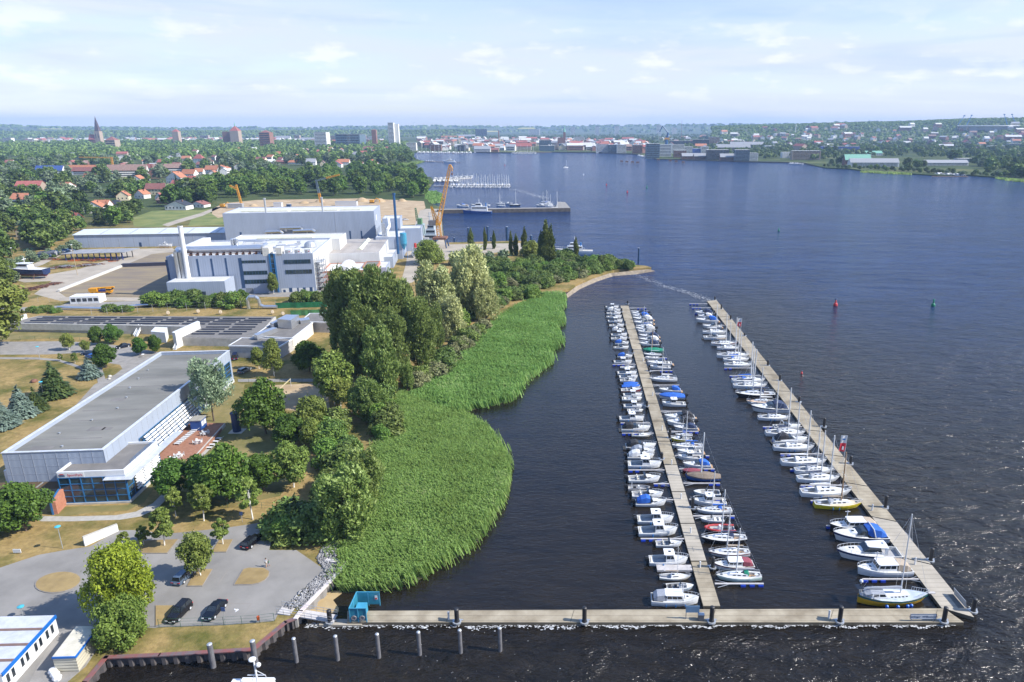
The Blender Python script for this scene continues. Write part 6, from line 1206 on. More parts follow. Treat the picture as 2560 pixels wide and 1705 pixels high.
RIGHT=[(zA,350,545,262,'cuddynavy'),(zA,360,562,292,'cuddyblue'),(zA,360,602,332,'cruiserwhite'),(zA,375,607,372,'cruiseropen'),(zA,400,602,400,'yachtblue'),(zA,395,627,440,'cuddywhite'),(zA,420,622,470,'cuddy'),(zA,430,667,522,'cruisernavy'),(zA,430,672,565,'cruiserwhite'),(zA,440,672,610,'cuddynavy'),(zA,470,722,684,'covergreen'),(zA,485,697,720,'daysail'),(zA,505,672,757,'open'),(zA,520,817,832,'cruiseropen'),(zA,555,802,872,'pilot1'),(zA,550,876,1008,'yachtwhite'),(zA,655,917,1132,'cruiserblue'),(zA,650,962,1205,'coverblue'),(zA,690,972,1288,'pilot1'),(zA,715,1076,1447,'cruiserblack'),(zA,745,1072,1505,'cuddyblack'),(zB,820,1102,125,'cruisernavy'),(zB,840,1046,188,'daysailblue'),(zB,790,1042,247,'yellowboat'),(zB,800,1168,332,'yachtblue'),(zB,860,1166,395,'cruiseropen'),(zB,867,1162,457,'pilot1'),(zB,925,1252,545,'cruiserblue'),(zB,915,1142,600,'covermaroon'),(zB,950,1367,692,'coverbrown'),(zB,1045,1362,862,'opengrey'),(zB,1040,1432,970,'pilot1'),(zB,1075,1497,1062,'yachtblue'),(zB,1120,1402,1157,'open'),(zB,1165,1532,1272,'rib'),(zB,1130,1667,1395,'yachtblack'),(zC,880,1382,625,'yachtred'),(zC,940,1428,777,'trawlermaroon'),(zC,965,1518,905,'yachtgreen')]
OUTER=[(zA,1062,1272,257,'cuddynavy',0),(zA,1095,1272,292,'cuddywhite',0),(zA,1070,1335,347,'cruiserblue',0),(zA,1145,1372,412,'cruiseropen',0),(zA,1150,1432,475,'yachtwhite',1),(zA,1160,1427,537,'cruiseropen',1),(zA,1245,1552,607,'yachtred',1),(zA,1310,1575,652,'yachtwhite',1),(zA,1308,1692,745,'yachtgrey',1),(zA,1380,1690,785,'yachtblue',1),(zA,1390,1720,847,'yachtwhite',1),(zA,1475,1872,1030,'yachtblue',1),(zA,1490,1892,1088,'yachtgrey',1),(zA,1515,1982,1195,'yachtblack',0),(zA,1640,2002,1272,'yachtteak',0),(zA,1690,2132,1355,'cruisernavy',0),(zA,1770,2152,1447,'yachtgrey',1),(zD,690,1012,1237,'cruiseropen',1),(zD,600,1072,1315,'yachtgrey',1),(zD,690,1092,1397,'cruiserblack',1),(zD,690,1172,1480,'yachtwhite',1),(zE,260,852,430,'yachtwhite',1),(zE,425,935,525,'yachtgrey',1),(zE,455,1012,632,'yachtgrey',1),(zE,500,1162,812,'yachtwhite',1),(zE,670,1285,957,'yachtyellow',1),(zE,860,1482,1245,'trawlerblack',0),(zE,905,1602,1370,'sportblue',0),(zF,250,1017,670,'hardtop',0),(zF,480,1142,852,'trawlerwhite',0),(zF,485,1362,1192,'ketch',1)]
def row(L_,where,group,right=None):
 q=[]
 for e in L_:(u0,v),(u1,_)=e[0](e[1],e[3]),e[0](e[2],e[3]);q.append((v,u0,u1,e[4],e[5]if len(e)>5 else right))
 q.sort(key=lambda a:-a[0])
 for i,(v,u0,u1,k,br)in enumerate(q):moor(k,u0,u1,v,br,'%s, %s boat from the front, %s'%(BD[k],ordinal(i+1),where),group)
row(LEFT,'left of middle pontoon','boats on the left of the middle pontoon',True)
row(RIGHT,'right of middle pontoon','boats on the right of the middle pontoon',False)
row(OUTER,'along outer pontoon','boats along the outer pontoon')
#================================================================suburb,city,far shore
WALLC={'white':mat('house_white',(.66,.65,.62),.8),'cream':mat('house_cream',(.60,.52,.36),.8),'grey':mat('house_grey',(.34,.35,.37),.8),'brick':mat('house_brick',(.23,.12,.09),.85,var=.2),'tan':mat('house_tan',(.35,.275,.215),.85),'glass':mat('glass_front',(.10,.15,.19),.25,var=.2),'dark':mat('dark_front',(.06,.07,.085),.5),'blue':mat('blue_front',(.08,.14,.42),.6),'black':black}
ROOFC={'orange':mat('orange_tile',(.34,.125,.065),.85,col2=(.42,.18,.10),scale=.6),'red':mat('red_tile',(.25,.07,.058),.8,col2=(.33,.11,.09),scale=.6),'maroon':mat('maroon_tile',(.17,.065,.055),.85,col2=(.24,.10,.085),scale=.6),'brown':mat('brown_tile',(.20,.125,.10),.85,col2=(.27,.18,.15),scale=.6),'black':mat('black_tile',(.035,.038,.045),.6),'grey':mat('grey_roof',(.26,.27,.29),.8),'solar':mat('blue_solar_roof',(.05,.09,.26),.3),'flat':mat('flat_roof',(.50,.50,.49),.8),'darkflat':mat('dark_flat_roof',(.13,.13,.135),.9),'copper':mat('copper_green',(.16,.36,.27),.7)}
def house(u0,u1,vt,vb,wall,roof,label,name='house',cat='house',group=None,Y=None,ridge=None,flat=False,dep=None,floors=None,rz=None,wins=True):
 uc=(u0+u1)/2;p=G(uc,vb,ZL)if Y is None else at(uc,vb,Y)
 if Y is not None:p.z=min(p.z,30)
 w=(u1-u0)*mpp(p);h=max(2.5,vz(p,vt)-p.z);d=dep or max(7.5,min(w*.75,12));rz=rnd.uniform(-.25,.25)if rz is None else rz
 o=thing(name,label,cat,(p.x,p.y+d/2,p.z),rz,group);w2,d2=w/2,d/2;eave=h if flat else max(2.4,h*.52);zb=-p.z
 if flat or roof in('flat','darkflat'):
  b=MB();b.box(-w2,w2,-d2,d2,zb,h);b.build('wall',WALLC[wall],o);b=MB();b.box(-w2-.15,w2+.15,-d2-.15,d2+.15,h+.01,h+.4);b.build('roof',ROOFC[roof],o);eave=h
 else:
  rid=ridge or('x' if w>d*1.15 else 'y');b=MB();b.box(-w2,w2,-d2,d2,zb,eave)
  if rid=='x':b.add([(-w2,-d2,eave),(-w2,d2,eave),(-w2,0,h),(w2,-d2,eave),(w2,d2,eave),(w2,0,h)],[(0,2,1),(3,4,5)])
  elif rid=='y':b.add([(-w2,-d2,eave),(w2,-d2,eave),(0,-d2,h),(-w2,d2,eave),(w2,d2,eave),(0,d2,h)],[(0,1,2),(3,5,4)])
  b.build('wall',WALLC[wall],o);r=MB();t=.25;e=.45
  if rid=='x':r.slab([(-w2-e,-d2-e,eave-.3),(w2+e,-d2-e,eave-.3),(w2+e,0,h+.05),(-w2-e,0,h+.05)],t);r.slab([(-w2-e,0,h+.05),(w2+e,0,h+.05),(w2+e,d2+e,eave-.3),(-w2-e,d2+e,eave-.3)],t)
  elif rid=='y':r.slab([(-w2-e,-d2-e,eave-.3),(0,-d2-e,h+.05),(0,d2+e,h+.05),(-w2-e,d2+e,eave-.3)][::-1],t);r.slab([(w2+e,-d2-e,eave-.3),(w2+e,d2+e,eave-.3),(0,d2+e,h+.05),(0,-d2-e,h+.05)],t)
  else:r.add([(-w2-e,-d2-e,eave),(w2+e,-d2-e,eave),(w2+e,d2+e,eave),(-w2-e,d2+e,eave),(-w2*.35,0,h),(w2*.35,0,h)],[(0,1,5,4),(1,2,5),(2,3,4,5),(3,0,4),(3,2,1,0)])
  ro=r.build('roof',ROOFC[roof],o);c=MB();c.box(w2*.3,w2*.3+.8,.3,1.0,h-1.2,h+.7);c.build('chimney',WALLC['brick'],ro)
 if wins:
  nf=floors or max(1,int(eave/3.0));nw=max(2,min(9,int(w/3.2)))
  if w>45 or nf>4 or Y:
   for f_ in range(min(nf,16)):z=eave*(f_+.38)/nf;b=MB();b.box(-w2*.94,w2*.94,-d2-.06,-d2+.05,z,z+eave/nf*.45);b.build('window_band',dglass,o)
  else:
   for f_ in range(nf):
    for k in range(nw):x=-w2+w*(k+.5)/nw;z=eave*(f_+.32)/nf;b=MB();b.box(x-.55,x+.55,-d2-.06,-d2+.05,z,z+min(1.4,eave/nf*.5));b.build('window',dglass,o)
 return o
s1=lambda x,y:(x/3.68,250+y/3.68);s2=lambda x,y:(500+x/3.68,250+y/3.68);s3=lambda x,y:(1000+x/3.68,250+y/3.68);s4=lambda x,y:(1500+x/4.205,250+y/4.205);s5=lambda x,y:(1960+x/3.925,250+y/3.925)
HS=[(s1,490,640,1030,1122,'white','orange',None,'house with orange hipped roof among trees left of the metal shed'),(s1,560,705,1045,1142,'dark','red','x','dark-fronted house with red roof right beside the orange-roofed one'),(s1,770,925,935,1042,'white','orange','y','white house with long orange roof, left of an orange-roofed pair'),(s1,860,990,925,1018,'white','orange','x','white house with orange roof, right of an orange-roofed pair'),(s1,985,1125,925,1002,'white','black','h','white villa with dark hipped roof beside the orange-roofed pair'),(s1,935,1050,1010,1092,'white','brown','y','small white house with brown gable roof facing the meadow'),(s1,1010,1130,995,1032,'white','red','x','low white house with flat red roof behind the brown gable'),(s1,150,285,1150,1262,'cream','red','y','cream gabled house with red roof behind the dark fir'),(s1,190,320,990,1102,'grey','red','y','grey gabled house with red roof at the left among trees'),(s1,1520,1720,930,1012,'white','black','y','wide white house with black roof at the meadow edge'),(s1,1740,1885,935,990,'white','maroon','y','white gabled house with maroon roof next to the black-roofed one'),(s1,1240,1345,830,908,'white','orange','y','white house with patchy orange roof amid the suburb'),(s1,1340,1570,770,872,'cream','maroon','x','large cream house with maroon roof beside the pale crane boom'),(s1,1430,1500,855,922,'white','red','y','narrow white house with red gable below the large cream house'),(s1,1440,1600,890,955,'brick','brown','x','brown house with brown roof below the large cream house'),(s1,1030,1110,785,842,'cream','maroon','y','small cream house with maroon roof left of the white patchy-roofed one'),(s1,1070,1170,840,925,'cream','orange','y','cream house with orange gable left of the white patchy-roofed one'),(s1,1530,1690,660,770,'white','orange','y','tall white end house of the orange-roofed terrace'),(s1,1670,1800,640,725,'white','orange','x','second house of the orange-roofed white terrace'),(s1,1790,1865,630,692,'white','orange','x','third house of the orange-roofed white terrace'),(s1,1885,2010,605,680,'white','orange','x','long white house with orange roof touching the wood'),(s1,1950,2100,600,655,'white','orange','y','wide orange-roofed house at the edge of the wood'),(s1,1575,1690,740,805,'cream','red','x','cream house with red roof below the white terrace'),(s1,1720,1830,700,765,'white','red','x','white house with red roof right below the terrace'),(s1,580,940,600,685,'white','orange','x','long pale apartment block with orange-brown roof, left in the estate'),(s1,665,1180,620,690,'white','maroon','x','longest apartment block with dark maroon roof, front of the estate'),(s1,1005,1330,595,705,'white','brown','x','apartment block with brown roof in the middle of the estate'),(s1,1420,1710,588,665,'white','brown','x','apartment block with brown roof at the right end of the estate'),(s1,1340,1470,590,662,'white','red','x','apartment block with red roof between the brown-roofed blocks'),(s1,330,575,605,692,'white','solar','x','white hall house with blue solar roof at the left of the estate'),(s1,770,930,680,755,'grey','orange','x','house with bright orange roof in front of the apartment estate'),(s1,960,1025,675,722,'white','orange','x','short orange-roofed house in front of the apartment estate'),(s1,1510,1600,515,582,'white','grey','y','white house with grey roof before the dark treeline'),(s1,1625,1700,490,532,'white','flat',None,'white flat-roofed house before the dark treeline'),(s1,1670,1745,515,562,'cream','orange','x','cream house with orange roof before the dark treeline'),(s1,1780,1870,500,582,'white','red','h','white villa with bright red hipped roof before the treeline'),(s1,1830,1945,535,598,'white','maroon','y','white gabled house with maroon roof right of the red-roofed villa'),(s1,640,705,488,518,'white','flat',None,'small white flat house in the left wood, left of two'),(s1,750,815,480,518,'white','flat',None,'small white flat house in the left wood, right of two'),(s1,1095,1180,515,562,'white','flat',None,'white flat-roofed house by the distant yellow tower crane'),
(s2,700,805,552,585,'brick','maroon','x','maroon-roofed house peeping over the wood'),(s2,810,960,555,592,'white','orange','x','orange-roofed white house peeping over the wood'),(s2,975,1060,540,605,'white','grey','x','white house with pale grey roof peeping over the wood'),(s2,1105,1150,560,608,'cream','brown','y','narrow cream gable peeping over the wood'),(s2,1200,1300,560,622,'white','red','y','white house with steep red roof over the wood'),(s2,1265,1370,545,600,'white','orange','x','white house with orange roof behind the steep red one'),(s2,1480,1605,425,478,'white','maroon','h','big white villa with maroon hipped roof near the headland'),(s2,1560,1620,460,512,'white','red','y','white house with red roof below the big villa'),(s2,1385,1470,475,548,'cream','grey','h','cream villa with grey roof left of the headland trees'),(s2,1070,1200,458,492,'cream','orange','x','long cream house with orange roof below the high-rise slab'),(s2,1530,1625,550,608,'white','orange','y','white house with orange roof at the shore end of the wood'),(s2,510,600,525,568,'cream','maroon','x','cream house with maroon roof between pale green trees'),(s2,1310,1360,510,548,'cream','red','y','small cream house with red gable behind the wood'),(s2,690,750,475,522,'cream','orange','x','cream house with orange roof on the far side of the suburb'),(s2,860,910,500,535,'cream','orange','y','tiny orange gable among the suburb trees'),(s2,1045,1100,500,535,'cream','grey','x','cream house with grey roof among the suburb trees'),(s2,1455,1500,570,618,'white','red','x','small red-roofed house at the shore end of the wood')]
for fn,x0,x1,yt,yb,wl,rf,rid,lb_ in HS:
 (u0,vt),(u1,vb)=fn(x0,yt),fn(x1,yb);house(u0,u1,vt,vb,wl,rf,lb_,ridge=rid,dep=11 if x1-x0>200 else None)
SUB=[(-60,588),(150,628),(180,580),(215,560),(330,548),(378,528),(500,520),(540,505),(520,470),(560,440),(700,425),(820,420),(960,408),(1010,398),(1030,388),(1005,372),(900,362),(700,361),(500,362),(300,366),(150,372),(-60,380)]
keys=['oak0','oak1','palegarden0','oak2','palegarden1','oak1','palegarden1','oak2','wood1','fir']
hs_=[(o.location.x,o.location.y)for o in bpy.data.objects if o.name.startswith('house')]
sp_=ground_pts(52,[(60,560),(200,520),(420,470),(560,440),(700,424),(960,406),(1000,396),(1000,376),(600,378),(200,395),(-40,420),(-40,520)],51,dmin=30,power=1.5)
hs_+=sp_
gp_=[q for q in ground_pts(1500,SUB,9,dmin=9.5,power=2.6)if not any(abs(q[0]-a)<17 and-85<q[1]-b<8 for a,b in hs_)]
gp_.sort(key=lambda p:p[1])
for i,(x,y)in enumerate(gp_[:300]):k=keys[i*7%10];tree(k,'garden_tree',(x,y,ZL),rnd.uniform(11,20),{'o':'leafy green garden tree between the suburb houses','p':'pale grey-green garden tree between the suburb houses','w':'tall dark garden tree between the suburb houses','f':'dark pointed conifer between the suburb houses'}[k[0]],'tree',{'o':'green suburb trees','p':'pale suburb trees','w':'dark suburb trees','f':'suburb conifers'}[k[0]],None,rnd.uniform(.9,1.2))
def woods(name,pts,label,h=(8,15),seed=1,leaf=2.2,n=26,m='wood'):
 g=np.random.RandomState(seed);P_=[];A_=[];B_=[]
 for x,y,s in pts:
  hh=g.uniform(*h)*s;r=hh*g.uniform(.38,.52);d=g.normal(size=(n,3));d/=np.linalg.norm(d,axis=1)[:,None];d[:,2]=np.abs(d[:,2])-.25
  q=np.array([x,y,ZL+hh*.5])+d*np.array([r,r,hh*.52]);nn=d*.8+g.normal(0,.45,(n,3));nn/=np.linalg.norm(nn,axis=1)[:,None]
  a=np.cross(nn,g.normal(size=(n,3)));a/=np.linalg.norm(a,axis=1)[:,None];b=np.cross(nn,a);sz=leaf*s*g.uniform(.6,1.3,n);P_.append(q);A_.append(a*sz[:,None]);B_.append(b*sz[:,None])
 o=bpy.data.objects.new(name,quads_mesh(name,np.concatenate(P_),np.concatenate(A_),np.concatenate(B_),LM[m]));COL.objects.link(o);stuff(o);return tag(o,label,'woodland')
for i,(x,y)in enumerate(ground_pts(60,[(-80,650),(40,648),(150,612),(205,575),(330,560),(335,545),(250,535),(100,530),(-80,535)],19,dmin=8)):tree(['oak0','oak1','wood2','oak2','fir'][i%5],'garden_tree',(x,y,ZL),rnd.uniform(8,15),'leafy tree in the gardens left of the metal shed','tree','garden trees left of the metal shed',None,rnd.uniform(.9,1.2))
woods('woodland',[(x,y,1.0)for x,y in gp_[300:]]+[(x,y,1.15)for x,y in ground_pts(700,[(-100,392),(250,380),(620,372),(1000,372),(1030,382),(1036,372),(1000,362),(600,358),(250,360),(-100,366)],12,dmin=7)],'dark belt of treetops between suburb and old town',h=(12,22),seed=3,leaf=2.4,n=46,m='oak')
woods('woodland',[(x,y,1.0)for x,y in ground_pts(800,[(1880,398),(2050,404),(2110,396),(2250,394),(2320,396),(2430,396),(2480,430),(2640,440),(2800,420),(2600,372),(2250,366),(1950,366),(1640,366),(1660,380),(1780,384)],41,dmin=6,power=1.5)],'green treetops filling the land behind the far right shore',h=(9,17),seed=9,leaf=2.0,n=40,m='oak')
woods('woodland',[(x,y,1.0)for x,y in ground_pts(2600,[(1040,345),(1300,343),(1700,338),(2600,334),(2800,372),(2560,392),(2250,378),(1900,372),(1640,362),(1500,352),(1040,350)],13,dmin=4,power=1.6)],'far green treetops between the houses beyond the water',h=(10,18),seed=4,leaf=3.2,n=24,m='oak')
woods('woodland',[(x,y,1.1)for x,y in ground_pts(750,[(-300,352),(300,346),(900,344),(1050,344),(1050,331),(-300,333)],14,dmin=4,power=1.6)],'far blue-green woods behind the old town',h=(10,18),seed=5,leaf=4.5,n=18,m='wood')
rs_=ground_pts(290,[(2040,408),(2150,418),(2230,425),(2330,431),(2420,432),(2500,438),(2640,455),(2700,430),(2560,400),(2450,392),(2250,385),(2120,388),(1930,392),(1900,385),(1960,372),(2250,368),(2640,375),(2700,400)],15,dmin=12)
fb_=[(2118,2255,398,420),(2312,2425,398,424),(1970,2050,376,402)]
for i,(x,y)in enumerate(rs_):
 k=['oak0','wood0','oak1','wood2','palegarden0','oak2','wood3'][i%7];q=Vector((x,y,ZL));d=y*CP+73.5*SP;u=U0+x/d*F
 tv=V0-F*((-(73.5)*CP+y*SP)/d);
 if any(a<u<b and vt_-6<tv<vb_+14 for a,b,vt_,vb_ in fb_):continue
 tree(k,'shore_tree',q,rnd.uniform(10,20),'green broadleaf tree in the belt along the far right shore','tree','trees along the far right shore',None,rnd.uniform(1,1.35))
for i in range(16):tree('oak%d'%(i%3),'shore_tree',G(960+rnd.uniform(-25,70),386+rnd.uniform(0,22),ZL),rnd.uniform(14,22),'dark green tree on the wooded headland before the city quay','tree','trees on the headland',None,rnd.uniform(1.1,1.4))
for i,(u,v)in enumerate(((2380,402),(2392,404),(2345,372),(2305,372))):tree('wood%d'%i,'shore_tree',G(u,v,ZL),24,('dark purple-brown' if 0 else 'tall dark')+' tree standing above the roofs of the far right shore','tree','tall trees of the far right shore')
def spire_church():
 p=at(250,356,2600);p.z=6;m_=mpp(p);o=thing('church','brick church with very tall slender dark spire on the left skyline','church',p);zt=vz(p,328)-p.z;zs=vz(p,290)-p.z;w_=13*m_/2;L=-6*m_
 b=MB();b.box(-w_,w_,-w_,w_,-6,zt);b.build('tower',WALLC['tan'],o);b=MB();b.add([(-w_*.8,-w_*.8,zt),(w_*.8,-w_*.8,zt),(w_*.8,w_*.8,zt),(-w_*.8,w_*.8,zt),(-1*m_,0,zs)],[(0,1,4),(1,2,4),(2,3,4),(3,0,4)]);b.build('spire',mat('spire_slate',(.085,.06,.065),.7),o)
 b=MB();x0,x1=-23*m_,-7*m_;zr=vz(p,336)-p.z;b.box(x0,x1,-9,9,-6,zr*.6);b.build('nave',WALLC['brick'],o);b=MB();b.slab([(x0,-10,zr*.58),(x1,-10,zr*.58),(x1,0,zr),(x0,0,zr)],.3);b.slab([(x0,0,zr),(x1,0,zr),(x1,10,zr*.58),(x0,10,zr*.58)],.3);b.build('nave_roof',ROOFC['red'],o)
 for k in(-.5,.5):b=MB();b.box(k*w_-1,k*w_+1,-w_-.2,-w_,zt*.55,zt*.85);b.build('belfry_window',dglass,o)
spire_church()
def tower(u0,u1,vt,vs,vb,Y,wall,roof,label,name='tower',cat='tower',pyr=None,bands=0,roofw=1.0):
 p=at((u0+u1)/2,vb,Y);p.z=6;m_=mpp(p);w_=(u1-u0)*m_/2;zt,zs=vz(p,vt)-p.z,vz(p,vs)-p.z;o=thing(name,label,cat,p)
 b=MB();b.box(-w_,w_,-w_*.9,w_*.9,-7,zt);b.build('wall',WALLC[wall],o)
 if zs>zt+1:b=MB();k=roofw;b.add([(-w_*k,-w_*.9*k,zt),(w_*k,-w_*.9*k,zt),(w_*k,w_*.9*k,zt),(-w_*k,w_*.9*k,zt),(0,0,zs)],[(0,1,4),(1,2,4),(2,3,4),(3,0,4)]);b.build('roof',ROOFC[roof],o)
 else:b=MB();b.box(-w_-.3,w_+.3,-w_*.9-.3,w_*.9+.3,zt+.02,zt+.8);b.build('roof',ROOFC[roof],o)
 for k in range(bands):b=MB();z=zt*(k+.4)/bands;b.box(-w_*.9,w_*.9,-w_*.9-.15,-w_*.9,z,z+zt/bands*.42);b.build('window_band',dglass,o)
 return o,p,w_,zt,zs
tower(436,451,329,322,350,2750,'tan','red','tan church tower with red pyramid roof on the old town skyline','church_tower')
o,p,w_,zt,zs=tower(581,602,327,314,352,2700,'tan','red','broad church west front with red pyramid roof and thin spire','church','church');q=MB();q.lathe([(2.2,zs-4),(1.6,zs+6),(.3,vz(p,305)-p.z)],n=8);q.build('spire',ROOFC['copper'],o);q=MB();q.box(-w_*3.2,-w_-.1,0,20,-7,zt*.95);q.build('nave',WALLC['brick'],o)
o,p,w_,zt,zs=tower(655,681,331,325,360,2500,'brick','maroon','brick high house with stepped gable and green roof spire','high_house','building',bands=7,roofw=.8);q=MB();q.tube((0,0,zs-2),(0,0,vz(p,318)-p.z),1.6,.2,8);q.build('spire',ROOFC['copper'],o)
tower(272,296,350,341,368,2250,'tan','maroon','tall gabled brick warehouse right of the church spire','warehouse','building',bands=4)
tower(792,822,331,331,360,2450,'white','flat','striped white high-rise slab with brown end wall','high_rise','building',bands=11);tower(848,908,336,336,356,2600,'glass','darkflat','long dark green-grey office block right of the striped slab','office_block','building',bands=5)
tower(932,943,325,323,356,2500,'brick','maroon','brown brick church tower left of the white twin tower','church_tower');o,p,w_,zt,zs=tower(973,987,307,307,344,2700,'white','flat','tall white twin tower block with antenna, highest house of the skyline','tower_block','building',bands=18);q=MB();q.box(w_*1.02,w_*2.4,3,w_*1.8,-7,zt*.95);q.build('second_tower',WALLC['white'],o);q=MB();q.tube((0,0,zt),(0,0,zt+10),.4,.2,6);q.build('antenna',steel,o)
FB=[('s1',0,'x'),]
FARB=[(s2,0,80,330,370,'tan','flat','tan block at the left foot of the broad church'),(s2,690,830,330,376,'white','grey','pale block right of the brick high house'),(s2,870,920,325,380,'tan','flat','tan end block before the striped slab'),(s2,925,1075,345,384,'white','grey','long white block before the striped slab'),(s2,1205,1275,328,392,'tan','flat','tan office house right of the striped slab'),(s2,1490,1525,325,360,'brick','flat','small brick block left of the brown church tower'),(s2,1535,1600,340,388,'white','flat','white block left of the brown church tower'),(s2,1625,1705,390,425,'white','flat','white low block over the headland trees'),(s1,40,115,350,412,'white','flat','white tower block at the left edge of the town'),(s1,1845,1920,325,370,'tan','flat','brown and white block left of the broad church'),
(s3,695,800,268,345,'dark','flat','dark twin high block with white base behind the harbour'),(s3,525,690,318,352,'glass','grey','long low grey hall behind the harbour'),(s3,380,520,330,358,'tan','orange','long orange-tinted hall behind the harbour'),(s3,1185,1285,265,322,'white','flat','white stepped apartment slab above the harbour roofs'),(s3,1570,1607,248,292,'white','flat','white tower block, leftmost of three on the horizon'),(s3,1795,1835,242,290,'white','flat','white and blue tower block, middle of three on the horizon'),(s3,1975,2015,240,282,'white','flat','white and blue tower block, rightmost of three on the horizon'),(s3,1280,1390,370,465,'glass','flat','round-ended blue glass office on the far quay'),(s3,1395,1455,415,460,'tan','flat','tan stone house beside the blue glass office'),(s3,1460,1600,400,452,'glass','flat','long blue glass office on the far quay'),(s3,1600,1700,340,400,'white','flat','white and red striped office behind the far quay'),(s3,1805,1930,408,484,'white','flat','bright white apartment house on the far quay'),(s3,1920,1995,412,486,'glass','flat','dark glass apartment house on the far quay'),(s3,1995,2080,412,488,'white','flat','pale apartment house with balconies on the far quay'),(s3,2140,2230,415,492,'brick','flat','brown apartment house with white bands on the far quay'),(s3,1010,1210,395,460,'cream','red','long yellow and red warehouse on the far quay'),(s3,680,830,425,480,'white','grey','white quay hall with grey roof'),(s3,840,905,440,478,'brick','maroon','low red-brown quay shed'),(s3,285,380,410,468,'brick','flat','brick and glass office at the left of the far quay'),(s3,530,600,415,470,'dark','flat','dark glass office on the far quay'),(s3,210,280,395,440,'dark','flat','dark office block at the left of the far quay'),(s3,1290,1420,420,470,'glass','flat','low curved glass front beside the blue office'),(s3,60,150,395,465,'white','flat','white quay house at the headland edge'),
(s4,482,625,460,612,'glass','flat','dark green glass apartment block on the far point'),(s4,600,750,470,595,'white','flat','white stepped apartment block behind the dark green one'),(s4,755,885,470,560,'white','flat','bright white block right of the stepped apartments'),(s4,780,905,530,605,'brick','flat','orange brick house by the far quay trees'),(s4,860,990,560,622,'brick','grey','low brick warehouse, first of the brick row'),(s4,990,1120,560,626,'brick','grey','low brick warehouse, second of the brick row'),(s4,1125,1350,525,630,'dark','flat','dark glass house over brick base in the quay row'),(s4,1265,1420,565,638,'brick','grey','low brick warehouse, last of the brick row'),(s4,1420,1570,525,642,'glass','flat','dark teal house with big overhanging top storey'),(s4,1525,1660,560,640,'white','flat','white house with square windows beside the teal one'),(s4,890,975,490,560,'white','flat','white apartment house left of the blue one'),(s4,970,1070,510,560,'blue','flat','bright blue house behind the brick row'),(s4,1065,1140,490,562,'white','flat','white apartment house right of the blue one'),(s4,975,1145,415,490,'black','flat','black shipyard hall with yellow sign band'),(s4,730,975,430,490,'dark','flat','low dark shipyard hall left of the black one'),(s4,1145,1255,390,488,'tan','flat','white-topped brick hall beside the black shipyard hall'),(s4,1225,1580,465,535,'tan','grey','long yellowish brick factory hall with grey roof'),(s4,1370,1720,440,500,'tan','grey','second long brick hall behind the yellowish one'),(s4,1915,2005,550,610,'white','flat','bare white gable wall among the far trees'),(s4,2020,2315,535,630,'tan','flat','long office block with orange end wall on the right quay'),(s4,1735,1840,480,525,'white','flat','white bungalow hall among the far trees'),(s4,595,640,260,315,'white','flat','white tower on the horizon behind the blue crane'),(s4,755,800,290,345,'white','flat','grey and white tower right of the blue crane'),(s4,1310,1545,345,385,'brick','orange','row of red-roofed tenements above the shipyard'),(s4,1730,1870,360,400,'brick','orange','red-roofed tenement block in the right middle distance'),(s4,1900,2030,335,385,'brick','orange','red-roofed school with pale gables, right middle distance'),
(s5,370,735,455,515,'blue','flat','long low blue and white supermarket hall'),(s5,560,750,475,515,'white','flat','white annexe right of the blue hall'),(s5,800,965,500,545,'white','copper','pale hall with mint green roof'),(s5,600,850,535,645,'brick','copper','red brick house with green roof by the shore'),(s5,655,1125,575,655,'white','grey','long white boat hall with grey roof on the right shore'),(s5,1385,1810,590,645,'white','grey','long grey-white hall at the right shore trees'),(s5,1700,1970,575,610,'glass','flat','low glazed house behind the right shore trees'),(s5,1440,1590,315,385,'white','flat','large white cube hall far right'),(s5,1585,1750,380,425,'white','flat','white low hall right of the white cube'),(s5,1910,1980,390,430,'cream','flat','cream house far right among trees'),(s5,2010,2200,450,495,'white','flat','white shed far right'),(s5,2200,2360,430,480,'glass','flat','grey slab at the right picture edge'),(s5,1310,1430,445,470,'white','flat','pale low roof among the right trees'),(s5,350,640,300,345,'brick','red','long red-roofed terrace far right'),(s5,700,1200,335,362,'white','flat','long pale low roof line far right')]
for fn,x0,x1,yt,yb,wl,rf,lb_ in FARB:
 (u0,vt),(u1,vb)=fn(x0,yt),fn(x1,yb);yy=None;vb=max(vb,338.5);n=max(1,min(8,int(max(1,(vb-vt))*(.45 if vb<372 else .35))))
 p=G(u0,vb,ZL);house(u0,u1,vt,vb,wl,rf,lb_,'town_building','building',None,rz=rnd.uniform(-.05,.05),flat=rf in('flat',),dep=18,floors=n,ridge='x')
HZ=[([(60,351),(290,350),(560,350),(960,354),(1000,364),(640,359),(290,357),(60,357)],190,'small pale old town house under a reddish roof'),([(1050,350),(1400,350),(1600,354),(1640,384),(1400,377),(1050,377)],330,'small pale town house behind the far quay'),([(1620,343),(2000,340),(2500,343),(2600,380),(2150,380),(1700,384)],150,'small house among the trees of the far right shore')]
HP=[]
